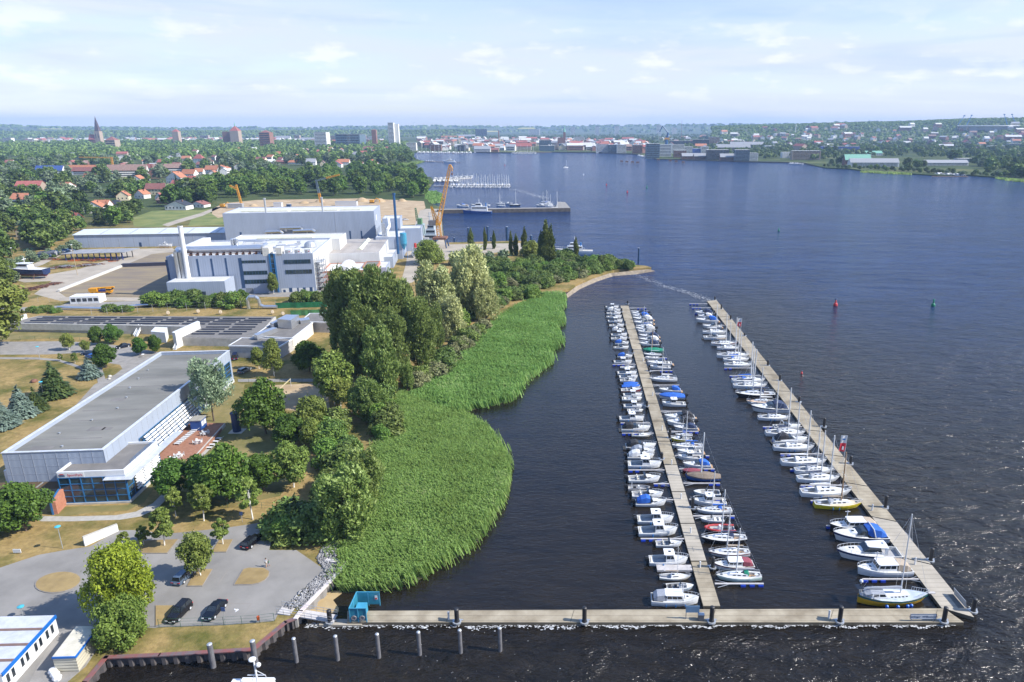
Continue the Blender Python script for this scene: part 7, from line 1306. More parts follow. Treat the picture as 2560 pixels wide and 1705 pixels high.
for k in range(10):
 m=MB();w2,d2,h=(5.5,5,6.5)if k<8 else(10,6,8);m.box(-w2,w2,-d2,d2,-2,h);m.add([(-w2,-d2,h),(-w2,d2,h),(-w2,0,h+3.6),(w2,-d2,h),(w2,d2,h),(w2,0,h+3.6)],[(0,2,1),(3,4,5)])
 m.cur=1;m.slab([(-w2-.3,-d2-.3,h-.1),(w2+.3,-d2-.3,h-.1),(w2+.3,0,h+3.8),(-w2-.3,0,h+3.8)],.3);m.slab([(-w2-.3,0,h+3.8),(w2+.3,0,h+3.8),(w2+.3,d2+.3,h-.1),(-w2-.3,d2+.3,h-.1)],.3)
 m.cur=2
 for z in(1.5,4.2):m.box(-w2*.85,w2*.85,-d2-.06,-d2+.02,z,z+1.3)
 HP.append(m.mesh('town_house',[[WALLC['white'],WALLC['cream'],WALLC['white'],WALLC['tan'],WALLC['brick']][k%5],[ROOFC['maroon'],ROOFC['grey'],ROOFC['flat'],ROOFC['flat'],ROOFC['brown'],ROOFC['orange'],ROOFC['flat'],ROOFC['grey'],ROOFC['red'],ROOFC['flat']][k],dglass]))
HA=[(x,y,zi,i)for zi,(pl,n,lb_)in enumerate(HZ)for i,(x,y)in enumerate(ground_pts(n,pl,30+zi,dmin=11))];HA.sort(key=lambda q:q[1]);HM=MB();hmats=[]
for i,(x,y)in enumerate(sp_):o=bpy.data.objects.new('garden_house',HP[(0,5,8,0,4,2,5)[i%7]]);COL.objects.link(o);o.location=(x,y,ZL);s=rnd.uniform(1.0,1.35);o.scale=(s,s,s);o.rotation_euler=(0,0,rnd.choice([0,math.pi/2])+rnd.uniform(-.4,.4));tag(o,'small pale suburb house with tiled roof, half sunk in garden trees','house','small suburb houses');hg=random.Random(77)
for _ in range(140):rg=HILLR[1];i=hg.randrange(2,len(rg)-1);j=hg.choice((0,0,1));p=Vector(rg[i][j]).lerp(Vector(rg[i][j+1]),hg.random()*.8);HA.append((p.x,p.y,p.z,hg.randrange(10)))
for k,(x,y,zi,i)in enumerate(HA):
 zg=zi if k>=245 and type(zi)is float else ZL;s=rnd.uniform(.9,1.7)*(1.15 if zi else 1);sx,a=s*rnd.uniform(.9,1.7),rnd.choice([0,math.pi/2])+rnd.uniform(-.4,.4);me=HP[(i*3+int(zi))%10]
 if k<245:
  o=bpy.data.objects.new('town_house',me);COL.objects.link(o);o.location=(x,y,ZL);o.scale=(sx,s,s);o.rotation_euler=(0,0,a);tag(o,HZ[zi][2],'house',('old town houses','houses behind the far quay','houses of the far right shore')[zi])
 else:
  c,sn=math.cos(a),math.sin(a);off=len(HM.v);HM.v+=[(x+v.co.x*sx*c-v.co.y*s*sn,y+v.co.x*sx*sn+v.co.y*s*c,zg+4+v.co.z*s if zg !=ZL else ZL+v.co.z*s)for v in me.vertices]
  for p in me.polygons:
   m_=me.materials[p.material_index]
   if m_ not in hmats:hmats.append(m_)
   HM.f.append(tuple(q+off for q in p.vertices));HM.m.append(hmats.index(m_))
tag(stuff(HM.build('town_roofs',hmats)),'farthest roofs of the town merging into a pale band','houses')
m=MB();QW=[(1190,382),(1285,383),(1380,381.5),(1489,382.5),(1595,387),(1614,392.5),(1643,399.5),(1702,400.5),(1840,405),(2004,408.5),(2035,415.5)]
for a,b in zip(QW[:-1],QW[1:]):p,q=G(*a),G(*b);m.prism([(p.x,p.y-1),(q.x,q.y-1),(q.x,q.y+2),(p.x,p.y+2)],-1,2.4)
tag(m.build('quay_wall',mat('quay_stone',(.10,.085,.075),.9)),'dark quay wall along the far harbour shore','quay wall')
p=at(1411,344,2750);p.z=5;o=thing('church','brick church with thin pale green spire behind the far quay','church',p);zt=vz(p,330)-p.z;b=MB();b.box(-4.5,4.5,-4.5,4.5,-6,zt);b.build('tower',WALLC['brick'],o);b=MB();b.tube((0,0,zt),(0,0,vz(p,314)-p.z),5,.2,8);b.build('spire',ROOFC['copper'],o);b=MB();b.box(-26,-4.6,-7,7,-6,zt*.6);b.build('nave',WALLC['brick'],o)
p=at(2470,321,3560);p.z-=3;o=thing('stadium','low white stadium bowl with four leaning blue floodlight masts on the right horizon','stadium',p);m_=mpp(p);zr=vz(p,314.5)-p.z;q=MB();q.lathe([(62*m_,zr-6),(70*m_,zr),(64*m_,zr+2),(40*m_,zr-3)],n=40);q.build('roof',white,o,smooth=True);q=MB();q.lathe([(60*m_,-14),(60*m_,zr-6.2)],n=40);q.build('stand',WALLC['grey'],o)
for u0,v0,u1,v1 in((2395,312,2411,290),(2417,312,2429,289),(2518,312,2511,287),(2542,316,2530,287)):a,b=at(u0,v0,3570),at(u1,v1,3570);q=MB();q.tube(a-p,b-p,2.2,1.2,6);q.box(b.x-p.x-4,b.x-p.x+4,b.y-p.y-1,b.y-p.y+1,b.z-p.z-1,b.z-p.z+4);q.build('floodlight_mast',bluep,o)
for u,vt,vb,Y,l_ in((1704,300,322,4200,'thin radio mast on the horizon right of the blue crane'),(2141,299,310,4300,'small dark church spire on the wooded right horizon'),(1247,326,344,2900,'brown brick chimney behind the harbour'),(1989,309,325,3900,'slim pale chimney on the right horizon')):p=at(u,vb,Y);q=MB();r=3.0 if 'chimney' in l_ or 'spire' in l_ else 1.2;q.tube((0,0,-p.z),(0,0,vz(p,vt)-p.z),r,r*.5 if 'spire' not in l_ else .1,8);o=q.build('church_spire' if 'spire' in l_ else 'mast' if 'mast' in l_ else 'chimney',WALLC['brick']if 'pale' not in l_ else WALLC['white'],None,loc=p);tag(o,l_,'mast' if 'mast' in l_ else 'tower')
for i,(u,vt,vb)in enumerate(((913,304,320),(953,310,320),(1035,303,319),(1187,309,319),(1257,309,319),(1325,312,319),(1337,312,319))):
 p=at(u,vb,9200);o=thing('wind_turbine','tiny white wind turbine on the far horizon','wind turbine',p,0,'wind turbines on the horizon');h=vz(p,vt+4)-p.z;q=MB();q.tube((0,0,-60),(0,0,h),3.2,2,6);q.build('tower',white,o)
 for k in range(3):a=.5+i+k*2.094;q=MB();q.tube((0,-4,h),(math.cos(a)*38,-4,h+math.sin(a)*38),2.2,.5,5);q.build('blade',white,o)
for i in range(46):t=i/45;u=2062+t*470+rnd.uniform(-4,4);v=417.5+t*26+rnd.uniform(-2.5,1.2);tree(['oak0','palegarden0','oak2','oak1'][i%4],'shore_bush',G(u,v,ZL),rnd.uniform(4,8.5),'leafy bush along the waterline of the far right shore','bush','bushes along the far right waterline',None,rnd.uniform(1,1.5))
def hill_woods():
 g=random.Random(8);pts=[]
 P_=[];
 gg=np.random.RandomState(6);PP=[];AA=[];BB=[]
 for ri,cnt in((0,1500),(1,6500),(2,2500)):
  rg=HILLR[ri]
  for _ in range(cnt):
   i=g.randrange(len(rg)-1);j=g.choice((0,1,2,2,3));a,b=g.random(),g.random();A,B,C,D=(Vector(q)for q in(rg[i][j],rg[i+1][j],rg[i+1][j+1],rg[i][j+1]));p=A.lerp(B,a).lerp(D.lerp(C,a),b)
   n=9;k=26 if ri==0 else 9.5 if ri==1 else 14;d=gg.normal(size=(n,3));d/=np.linalg.norm(d,axis=1)[:,None];d[:,2]=np.abs(d[:,2]);q=np.array(p)+d*np.array([k,k*.7,k*.62]);a_=np.cross(d,gg.normal(size=(n,3)));a_/=np.linalg.norm(a_,axis=1)[:,None];b_=np.cross(d,a_);s=k*.42*gg.uniform(.7,1.3,n)
   PP.append(q);AA.append(a_*s[:,None]);BB.append(b_*s[:,None])
 o=bpy.data.objects.new('woodland',quads_mesh('woodland',np.concatenate(PP),np.concatenate(AA),np.concatenate(BB),LM['wood']));COL.objects.link(o);stuff(o);tag(o,'bluish far woods covering the hills along the horizon','woodland')
hill_woods()
#================================================================cars,people,quay gear,cranes,ships,far marina,small things
def car(name,label,u0,v0,u1,v1,col,kind='saloon',group=None,z=ZL,L=None):
 """from rear (u0,v0) to front (u1,v1) on the ground"""
 a,b=G(u0,v0,z+.02),G(u1,v1,z+.02);d=b-a;rz=math.atan2(d.y,d.x);L=L or 4.6;c=(a+b)/2;o=thing(name,label,'van' if kind=='van' else 'car',c,rz,group)
 cm=mat('car_paint_'+name+str(int(col[0]*1000))+str(int(col[2]*1000)),col,.22,.3,var=.03);H={'saloon':1.42,'estate':1.48,'suv':1.68,'van':1.95}[kind];W2=.9;hl=L/2;bl=.72 if kind !='suv' else .9
 prof={'saloon':[(-hl,.35,.86),(-hl,.62,.88),(-hl+.15,.9,.86),(-hl*.55,.96,.9),(hl*.35,.95,.9),(hl*.9,.78,.84),(hl,.62,.76),(hl,.32,.74)]}
 q=MB();ring=lambda x,w,zt:[(x,-w,.25),(x,-w*1.0,zt*.6),(x,-w*.93,zt),(x,w*.93,zt),(x,w*1.0,zt*.6),(x,w,.25)]
 q.loft([ring(-hl,.78,.78),ring(-hl+.2,.88,bl+.18),ring(-hl*.4,W2,bl+.22),ring(hl*.35,W2,bl+.2),ring(hl*.8,.86,bl+.08),ring(hl*.97,.78,bl-.05),ring(hl,.7,.5)],close=True);q.build('body',cm,o,smooth=False)
 x0,x1={'saloon':(-hl*.72,hl*.38),'estate':(-hl*.93,hl*.38),'suv':(-hl*.93,hl*.36),'van':(-hl*.97,hl*.7)}[kind];X0,X1={'saloon':(-hl*.38,hl*.08),'estate':(-hl*.82,hl*.08),'suv':(-hl*.82,hl*.08),'van':(-hl*.95,hl*.42)}[kind];zb=bl+.2
 q=MB();q.add([(x0,-.82,zb),(x1,-.8,zb),(x1,.8,zb),(x0,.82,zb),(X0,-.62,H),(X1,-.62,H),(X1,.62,H),(X0,.62,H)],[(4,5,6,7),(0,1,5,4),(1,2,6,5),(2,3,7,6),(3,0,4,7)]);q.build('windows',dglass,o)
 q=MB();q.loft([[(x,-w,H),(x,-w*.9,H+.05),(x,w*.9,H+.05),(x,w,H)]for x,w in((X0-.04,.63),(X0+.2,.66),(X1-.2,.66),(X1+.05,.62))])
 for f_ in(-1,1):
  for(xa,Xa)in((x0,X0),(x1,X1),((x0+x1)/2,(X0+X1)/2)):q.tube((xa,f_*.815,zb),(Xa,f_*.63,H+.01),.045,n=4)
 q.build('roof',cm,o)
 for x in(-hl*.6,hl*.62):
  for y in(-.84,.84):q=MB();q.tube((x,y-.11,.33),(x,y+.11,.33),.33,.33,14);w_=q.build('wheel',black,o);q=MB();s=1 if y>0 else-1;q.tube((x,y+s*.1,.33),(x,y+s*.13,.33),.2,.2,10);q.build('rim',alu,w_)
 for y in(-.6,.6):
  q=MB();q.box(hl*.95,hl+.01,y-.2,y+.2,.55,.7);q.build('headlight',white,o);q=MB();q.box(-hl-.02,-hl+.1,y-.2,y+.2,.62,.78);q.build('tail_light',mat('tail_light_red',(.5,.01,.01),.3),o)
 q=MB();q.box(hl,hl+.02,-.26,.26,.36,.47);q.build('number_plate',white,o);q=MB();q.box(-hl-.03,-hl-.005,-.26,.26,.5,.61);q.build('number_plate',white,o);return o
z6p=lambda x,y:(400+x/3.447,1250+y/3.447)
def C6(name,lb_,r,f,col,kind):car(name,lb_,*z6p(*r),*z6p(*f),col,kind)
C6('parked_car','black off-roader parked nose to the fence, left of two black cars',(225,935),(115,1050),(.012,.012,.014),'suv');C6('parked_car','black saloon parked nose to the fence beside the parking sign',(525,915),(425,1025),(.008,.011,.018),'saloon')
C6('parked_car','blue-grey estate car with roof rails beside the birch strip',(170,715),(255,635),(.09,.13,.19),'estate');C6('parked_car','black estate with red tail lights at the top right of the car park',(755,410),(835,340),(.008,.008,.012),'estate');C6('parked_car','dark green car half hidden behind the small birch',(225,440),(325,350),(.012,.03,.028),'saloon')
z0p=lambda x,y:(x/3.68,500+y/3.68)
car('parked_car','dark saloon parked below the roadside trees',*z0p(1190,1345),*z0p(1080,1368),(.015,.02,.035),'saloon');car('parked_car','bright blue car beside the dark tree, right of two',238,898,217,892,(.01,.10,.42),'saloon');car('parked_car','dark blue car behind the bright blue one',232,888,210,886,(.01,.04,.12),'saloon')
car('parked_car','silver estate car behind the far end of the sports hall',602,934,620,926,(.22,.25,.27),'estate');car('parked_van','dark blue van close to the hall end wall by the annexe',585,905,592,888,(.01,.02,.07),'van')
car('parked_car','white car on the quay behind the blue flue',1008,551,1020,550,(.5,.5,.5),'estate');car('parked_van','white van on the quay beside the red and white boat',1034,607,1041,605,(.55,.55,.55),'van')
def person(p,h,name,label,top,low,hair,rz,phase=1):
 sk={'hip':(0,0,.52),'belly':(0,.01,.62),'chest':(.01,0,.75),'neck':(.02,0,.845),'jaw':(.03,0,.885),'head':(.035,0,.935),'crown':(.03,0,.985),
 'ls':(.01,.10,.80),'le':(-.06*phase,.13,.64),'lw':(-.03*phase,.13,.50),'lh':(0,.13,.45),'rs':(.01,-.10,.80),'re':(.07*phase,-.13,.65),'rw':(.13*phase,-.12,.53),'rh':(.15*phase,-.12,.48),
 'lk':(.09*phase,.055,.29),'la':(.06*phase,.055,.05),'lt':(.13*phase,.055,.02),'rk':(-.03*phase,-.055,.28),'ra':(-.13*phase,-.055,.07),'rt':(-.06*phase,-.055,.02),'ll':(.01,.05,.49),'rl':(0,-.05,.49)}
 ra={'hip':.085,'belly':.08,'chest':.095,'neck':.035,'jaw':.045,'head':.058,'crown':.045,'ls':.045,'le':.032,'lw':.024,'lh':.026,'rs':.045,'re':.032,'rw':.024,'rh':.026,'lk':.048,'la':.032,'lt':.028,'rk':.048,'ra':.032,'rt':.028,'ll':.065,'rl':.065}
 ed=[('hip','belly'),('belly','chest'),('chest','neck'),('neck','jaw'),('jaw','head'),('head','crown'),('chest','ls'),('ls','le'),('le','lw'),('lw','lh'),('chest','rs'),('rs','re'),('re','rw'),('rw','rh'),('hip','ll'),('ll','lk'),('lk','la'),('la','lt'),('hip','rl'),('rl','rk'),('rk','ra'),('ra','rt')]
 ks=list(sk);me=bpy.data.meshes.new('body');me.from_pydata([tuple(c*h for c in sk[k])for k in ks],[(ks.index(a),ks.index(b))for a,b in ed],[])
 t=bpy.data.objects.new('t',me);COL.objects.link(t);t.modifiers.new('skin','SKIN');lay=me.skin_vertices[0].data
 for i,k in enumerate(ks):lay[i].radius=(ra[k]*h,)*2;lay[i].use_root=k=='hip'
 sb=t.modifiers.new('sub','SUBSURF');sb.levels=sb.render_levels=1;bpy.context.view_layer.update();m2=bpy.data.meshes.new_from_object(t.evaluated_get(bpy.context.evaluated_depsgraph_get()));bpy.data.objects.remove(t);m2.name='body'
 for m in(mat('skin',(.42,.25,.17),.6),mat('cloth_top_%d'%int(top[1]*100),top,.8),mat('cloth_low_%d'%int(low[0]*100),low,.8),mat('shoe',(.05,.05,.05),.7)):m2.materials.append(m)
 for f in m2.polygons:z=f.center.z/h;x=abs(f.center.y)/h;f.material_index=3 if z<.045 else 2 if .33<z<.54 and x<.115 else 1 if .54<=z<.83 and(x<.12 or z>.68)else 0
 o=thing(name,label,'person',p,rz);b=bpy.data.objects.new('body',m2);COL.objects.link(b);b.parent=o;q=MB();q.lathe([(.055*h,.93*h),(.066*h,.96*h),(.05*h,1.0*h),(0,1.012*h)],(.025*h,0,0),10);q.build('hair',hair,o)
 q=MB()
 for y in(-.022,.022):q.box(.085*h,.094*h,y*h-.006,y*h+.006,.94*h,.947*h)
 q.box(.09*h,.1*h,-.006,.006,.915*h,.932*h);q.build('face',black,o)
hair_=mat('dark_hair',(.03,.02,.015),.7)
person(G(*z6p(918,577),ZL+.03),1.76,'person','walker in white shirt and pale shorts crossing the car park',(.62,.62,.62),(.34,.26,.19),hair_,R(75));person(G(*z6p(940,570),ZL+.03),1.25,'person','child in green shirt walking beside the adult in white',(.02,.24,.16),(.18,.22,.30),hair_,R(75),-1)
def spile(name,label,pts,zt,period,amp,m,capm,z0=-1.2,h=0.0):
 P=[G(u,v,zt)for u,v in pts];o=thing(name,label,'wall',(P[0].x,P[0].y,0));q=MB();c=MB()
 for a,b in zip(P[:-1],P[1:]):
  d=(b-a);L_=d.length;d/=L_;n=Vector((d.y,-d.x,0));k=max(2,int(L_/period));rg=[]
  for i in range(k):
   for f_,s in((0,0),(.18,1),(.5,1),(.68,0)):p=a+d*(L_*(i+f_)/k)+n*amp*s-o.location;rg.append([(p.x,p.y,z0),(p.x,p.y,zt)])
  p=b-o.location;rg.append([(p.x,p.y,z0),(p.x,p.y,zt)]);q.loft(rg,caps=False)
  A,B=a-o.location-d*.1,b-o.location+d*.1;nn=n*.32;c.prism([(w_.x,w_.y)for w_ in(A-nn*.6,A+nn*1.6,B+nn*1.6,B-nn*.6)],zt-.12,zt+.06)
 q.build('sheeting',m,o);c.build('capping',capm,o)
spile('sheet_pile_wall','dark rusty sheet pile wall holding up the grass bank at the bottom',[(150,1762),(209,1705),(263,1641),(400,1635),(632,1621),(712,1554),(738,1544)],1.62,1.5,.42,mat('pile_steel',(.05,.05,.055),.7,col2=(.10,.085,.08),scale=1.5),mat('pile_capping',(.12,.10,.105),.7,col2=(.22,.06,.05),scale=.6))
spile('bank_wall','white-capped wall along the rock bank above the little beach',[(736,1546),(750,1527),(864,1410),(815,1400)],1.75,2.2,.35,mat('grey_concrete',(.22,.21,.20),.9),mat('white_red_capping',(.50,.49,.48),.7,col2=(.55,.46,.44),scale=.5))
def rocks():
 g=random.Random(5);pl=[(G(u,v,ZL).x,G(u,v,ZL).y)for u,v in((818,1352),(845,1352),(840,1396),(862,1411),(846,1438),(750,1524),(706,1521),(812,1426),(790,1396))];m=MB();xs,ys=[p[0]for p in pl],[p[1]for p in pl];n=0
 while n<1500:
  x,y=g.uniform(min(xs),max(xs)),g.uniform(min(ys),max(ys))
  if not in_poly(np.array([x]),np.array([y]),pl)[0]:continue
  n+=1;r=g.uniform(.12,.34);z=ZL+g.uniform(0,.28);V=[(x+r*g.uniform(.6,1.1)*a,y+r*g.uniform(.6,1.1)*b,z+r*g.uniform(.5,.9)*c)for a,b,c in((1,0,0),(-1,0,0),(0,1,0),(0,-1,0),(0,0,1),(0,0,-1))];m.add(V,[(0,2,4),(2,1,4),(1,3,4),(3,0,4),(2,0,5),(1,2,5),(3,1,5),(0,3,5)])
 ro=m.build('rock_bank',leaf_mat('riprap_stone',(.12,.12,.125),(.25,.25,.26),0.0,.5,0.0,(.34,.34,.34)));stuff(ro);tag(ro,'grey broken stone bank between car park and reeds','stones')
rocks()
a,b=G(699,1526,1.6),G(838,1548,.65);o=thing('gangway','grey planked gangway with railings from the bank to the front pontoon','gangway',(a.x,a.y,0));d=(b-a);dn=Vector((d.x,d.y,0)).normalized();n=Vector((-dn.y,dn.x,0))*.9;q=MB();q.slab([a-n-o.location,b-n-o.location,b+n-o.location,a+n-o.location],.12);q.build('walkway',boomm,o);
for s in(-1,1):
 q=MB()
 for zz in(.55,1.05):q.tube(a+n*s-o.location+Vector((0,0,zz)),b+n*s-o.location+Vector((0,0,zz)),.035,n=4)
 for k in range(9):p=a.lerp(b,k/8)+n*s-o.location;q.tube(p,p+Vector((0,0,1.05)),.03,n=4)
 q.build('railing',steel,o)
def kiosk():
 p=G(876,1555,.62);o=thing('glass_shelter','blue glass shelter with lifebuoys at the shore end of the front pontoon','shelter',p);sk=mat('blue_glass_panel',(.035,.20,.29),.15);fr_=mat('sky_blue_frame',(.06,.28,.42),.4)
 W_,D_=3.6,4.0;h=2.5
 for nm,x0,x1,y0,y1 in(('side_panel',0,.06,0,D_),('front_panel',0.08,2.6,0,.06),('back_panel',.08,W_,D_-.06,D_)):q=MB();q.box(x0,x1,y0,y1,.25,h);q.build(nm,sk,o)
 q=MB()
 for x,y in((0,0),(0,D_),(2.6,0),(W_,D_),(1.3,0),(1.8,D_),(0,D_/2)):q.box(x-.06,x+.08,y-.07,y+.05,0,h+.08)
 q.box(-.05,2.7,-.08,.05,h,h+.1);q.box(-.05,W_+.1,D_-.07,D_+.05,h,h+.1);q.box(-.06,.07,0.06,D_-.08,h,h+.1);q.build('frame',fr_,o)
 q=MB();q.box(.5,2.0,1.4,2.8,0,1.5);q.build('cabinet',mat('cyan_cabinet',(.05,.27,.42),.4),o)
 for x in(.65,1.95):q=MB();q.lathe([(.26,-.03),(.42,-.06),(.42,.06),(.26,.06),(.26,-.03)],n=14);l_=q.build('lifebuoy',mat('dark_lifebuoy',(.06,.05,.06),.5,col2=(.4,.38,.38),scale=6),o);l_.location=(x,-.1,.8);l_.rotation_euler=(R(90),0,0)
 q=MB();q.box(2.9,3.3,D_-.12,D_-.08,1.2,1.9);q.build('notice',white,o);q=MB();q.box(2.95,3.25,D_-.14,D_-.125,1.25,1.55);q.build('notice_band',redp,o)
kiosk()
p=G(2274,1553,.62);m_=mpp(p);o=thing('welcome_sign','long white lettered sign board on the front pontoon facing the open water','sign',p);w_=64*m_;q=MB();q.box(0,w_,-.05,.05,.45,1.35);b=q.build('board',white,o);q=MB();q.box(-.06,w_+.06,-.07,-.05,.4,.48);q.box(-.06,w_+.06,-.07,-.05,1.33,1.41);q.box(-.06,.04,-.07,-.05,.48,1.33);q.box(w_-.04,w_+.06,-.07,-.05,.48,1.33);q.build('frame',navy,b);text_obj('Gastlieger  Willkommen',.46,navy,b,(w_/2,-.065,.88),(R(90),0,0));q=MB()
for x in(.3,w_-.3):q.box(x-.05,x+.05,.06,.14,0,1.3)
q.build('post',steel,o)
p=G(1714,1552,.62);m_=mpp(p);o=thing('sign_board','plain blue-grey sign board on two posts where the middle pontoon joins the front one','sign',p);w_=34*m_;q=MB();q.box(0,w_,.3,.4,1.3,2.5);q.build('board',mat('sign_back',(.13,.22,.34),.4),o)
for x in(.1,w_-.1):q=MB();q.tube((x,.45,0),(x,.45,2.5),.05,n=5);q.build('post',navy,o)
p=G(1752,1549,.62);q=MB();q.box(-.45,.45,-.3,.3,0,1.0);o=q.build('service_box',mat('box_grey',(.17,.16,.155),.6),None,loc=p);tag(o,'small grey service box beside the middle guide pile','box');q=MB();q.box(-.5,.5,-.35,.35,1.01,1.1);q.build('lid',steel,o)
for i,(u,v,l_)in enumerate(((1122,1548,'white service pillar at the left part of the front pontoon'),(2072,1545,'white service pillar on the front pontoon left of the big ketch'),(2180,1276,'white service pillar on the outer pontoon above the black-hulled cruiser'),(2287,1411,'white service pillar on the outer pontoon beside the yellow hose'))):p=G(u,v,.62);o=thing('service_pillar',l_,'pillar',p);q=MB();q.tube((0,0,0),(0,0,1.25),.16,.16,10);q.build('column',white,o);q=MB();q.lathe([(.19,1.25),(.19,1.36),(0,1.42)],n=10);q.build('cap',steel,o)
for t in(.1,.22,.34,.46,.58,.7,.82):p=G(1766-t*195,1490-t*715,.62);o=thing('service_pillar','slim white service pillar at the left edge of the middle pontoon','pillar',p,0,'service pillars of the middle pontoon');q=MB();q.tube((.25,0,0),(.25,0,1.2),.14,.14,8);q.build('column',white,o)
q=MB();a,b=G(2386,1487,.62),G(2415,1521,.62);d=b-a;o=thing('mesh_fence','white mesh fence along the open-water edge of the outer pontoon end','panel',a);q.slab([Vector((0,0,.1)),d+Vector((0,0,.1)),d+Vector((-.25,0,1.3)),Vector((-.25,0,1.3))],.05);q.build('panel',mat('white_mesh',(.42,.42,.41),.7),o);q=MB();q.path([Vector((0,0,0)),Vector((-.25,0,1.35)),d+Vector((-.25,0,1.35)),d],.05,4);q.build('frame',steel,o)
sheet('ramp',zF(0,0)and[zF(1518,1040),zF(1575,1035),zF(1712,1195),zF(1640,1200)],mat('ramp_grey',(.13,.125,.115),.8),.64,z0=0.0,thick=.01)
for u,vb,vt,l_ in((2108,1154,1089,'red and white banner flag near the yellow yacht on the outer pontoon'),(1851,829,796,'red and white banner flag far along the outer pontoon')):
 p=G(u,vb,.6);m_=mpp(p);h=vz(p,vt)-.6;o=thing('banner_flag',l_,'flag',p);q=MB();q.tube((0,0,0),(.25,0,h),.06,.05,6);q.tube((.25,0,h),(-1.2,0,h),.03,n=4);q.build('pole',alu,o);hh=h*.60
 for nm,z0,z1,m in(('white_half',h*.72,h,white),('red_half',h*.40,h*.72,mat('flag_red',(.55,.03,.05),.7))):q=MB();q.loft([[(.22-1.35*i/6+.05*math.sin(zz*2+i)-(h-zz)*.05,.12*math.sin(i*1.1+zz),zz)for i in range(7)]for zz in(z0,(z0+z1)/2,z1)],caps=False);q.build(nm,m,o,smooth=True)
 q=MB();q.slab([(-.75,-.17,h*.47),(-.35,-.17,h*.47),(-.35,-.17,h*.6),(-.75,-.17,h*.6)],.02);q.build('emblem',white,o);q=MB();q.slab([(-.85,-.17,h*.84),(-.2,-.17,h*.84),(-.2,-.17,h*.9),(-.85,-.17,h*.9)],.02);q.build('emblem',bluep,o)
def foam():
 g=random.Random(9);m=MB()
 def flake(x,y,r,e):n=7;m.add([(x+r*e*math.cos(6.283*i/n)*g.uniform(.5,1),y+r*math.sin(6.283*i/n)*g.uniform(.5,1),.09+g.uniform(0,.05))for i in range(n)],[tuple(range(n))])
 a,b=G(760,1572,0),G(2400,1572,0)
 for i in range(1900):t=g.random();x=a.x+(b.x-a.x)*t;c=.35*math.sin(x*.55)+.25*math.sin(x*1.7);flake(x,a.y+.55+c*.8+g.gauss(0,.16 if t>.5 else .3)-(.0),g.uniform(.03,.13),g.uniform(1,3))
 for i in range(150):flake(g.uniform(-30,62),g.uniform(74,91),g.uniform(.015,.05),g.uniform(1,4))
 for i in range(70):flake(g.uniform(60,150),g.uniform(95,240),g.uniform(.02,.07),g.uniform(2,5))
 for pts,n_,r_,sp_ in((((1500,642),(1588,686),(1660,716),(1730,735),(1778,756)),1100,.13,1.5),(((1285,473),(1330,486),(1364,496)),420,.4,3),(((1040,412),(1065,425),(1100,440)),90,.4,5)):
  W_=[G(u,v,0)for u,v in pts]
  for _ in range(n_):k=g.randrange(len(W_)-1);p=W_[k].lerp(W_[k+1],g.random());flake(p.x+g.gauss(0,sp_),p.y+g.gauss(0,sp_),g.uniform(.3,1)*r_,g.uniform(2,6))
 o=m.build('foam',mat('foam_white',(.45,.46,.47),.6));stuff(o);tag(o,'white foam line where the waves break along the front pontoon','foam')
foam()
def fence(name,label,pts,h,step,m,rails=(1.0,.5),z=ZL,r=.035,mesh=None):
 P=[G(u,v,z)for u,v in pts];o=thing(name,label,'fence',P[0]);q=MB();k=0
 for a,b in zip(P[:-1],P[1:]):
  n=max(1,int((b-a).length/step))
  for i in range(n+1):p=a.lerp(b,i/n)-o.location;q.tube(p-Vector((0,0,.2)),p+Vector((0,0,h)),r,n=5)
 q.build('posts',m,o);q=MB()
 for a,b in zip(P[:-1],P[1:]):
  for t in rails:q.tube(a-o.location+Vector((0,0,h*t)),b-o.location+Vector((0,0,h*t)),.02,n=3)
 q.build('wires',m,o);return o
fgreen=mat('fence_green',(.02,.08,.05),.5);fgrey=mat('fence_grey',(.28,.29,.30),.5)
fence('wire_fence','green wire fence between car park and grass bank',[(398,1569),(560,1563),(650,1558),(686,1553)],1.5,2.6,fgreen,(1,.66,.33,.05));fence('wire_fence','green wire fence below the birches on the lawn',[(428,1268),(530,1270),(610,1269),(700,1272)],1.3,2.6,fgreen);fence('wire_fence','thin fence along the sand volleyball court path',[(596,957),(700,956),(812,956)],1.2,3,fgreen)
fence('wire_fence','tall grey fence with posts in front of the factory hedge',[(230,788),(420,778),(560,772),(690,770)],3.2,5.5,fgrey,(1,.6,.2),r=.07);fence('wire_fence','grey wire fence on the slope left of the guard house',[(40,753),(180,757),(250,766)],2.2,5,fgrey,(1,.5));fence('wire_fence','thin fence on the bank below the solar roof',[(14,849),(200,852),(330,855)],1.4,5,fgreen,(1,.5));fence('wire_fence','turquoise garden fence beside the dirt road',[(60,632),(110,618),(160,598),(190,588)],2.0,4,mat('turquoise_fence',(.04,.26,.22),.6),(1,.8,.6,.4,.2))
def lamp(u,vb,vt,label,heads=1,m=None):
 p=G(u,vb,ZL);h=vz(p,vt)-ZL;o=thing('street_lamp',label,'lamp post',p);q=MB();q.tube((0,0,-.2),(0,0,h),.07*max(1,h/7),.045*max(1,h/7),7);q.build('post',m or steel,o)
 q=MB();q.lathe([(.12,0),(.5,.1),(.5,.2),(.2,.32),(0,.36)],(0,0,h-.1),10);q.build('lamp_head',mat('lamp_cyan',(.06,.36,.46),.4)if heads==1 else white,o);return o
lamp(157,1371,1317,'grey lamp post on the lawn above the road');lamp(58,1541,1517,'lamp post with turquoise head behind the white prefab building');lamp(100,898,867,'lamp post with turquoise head by the upper road');lamp(112,1000,955,'lamp post beside the large dark spruce');lamp(358,893,886,'short lamp by the sports hall entrance corner',2)
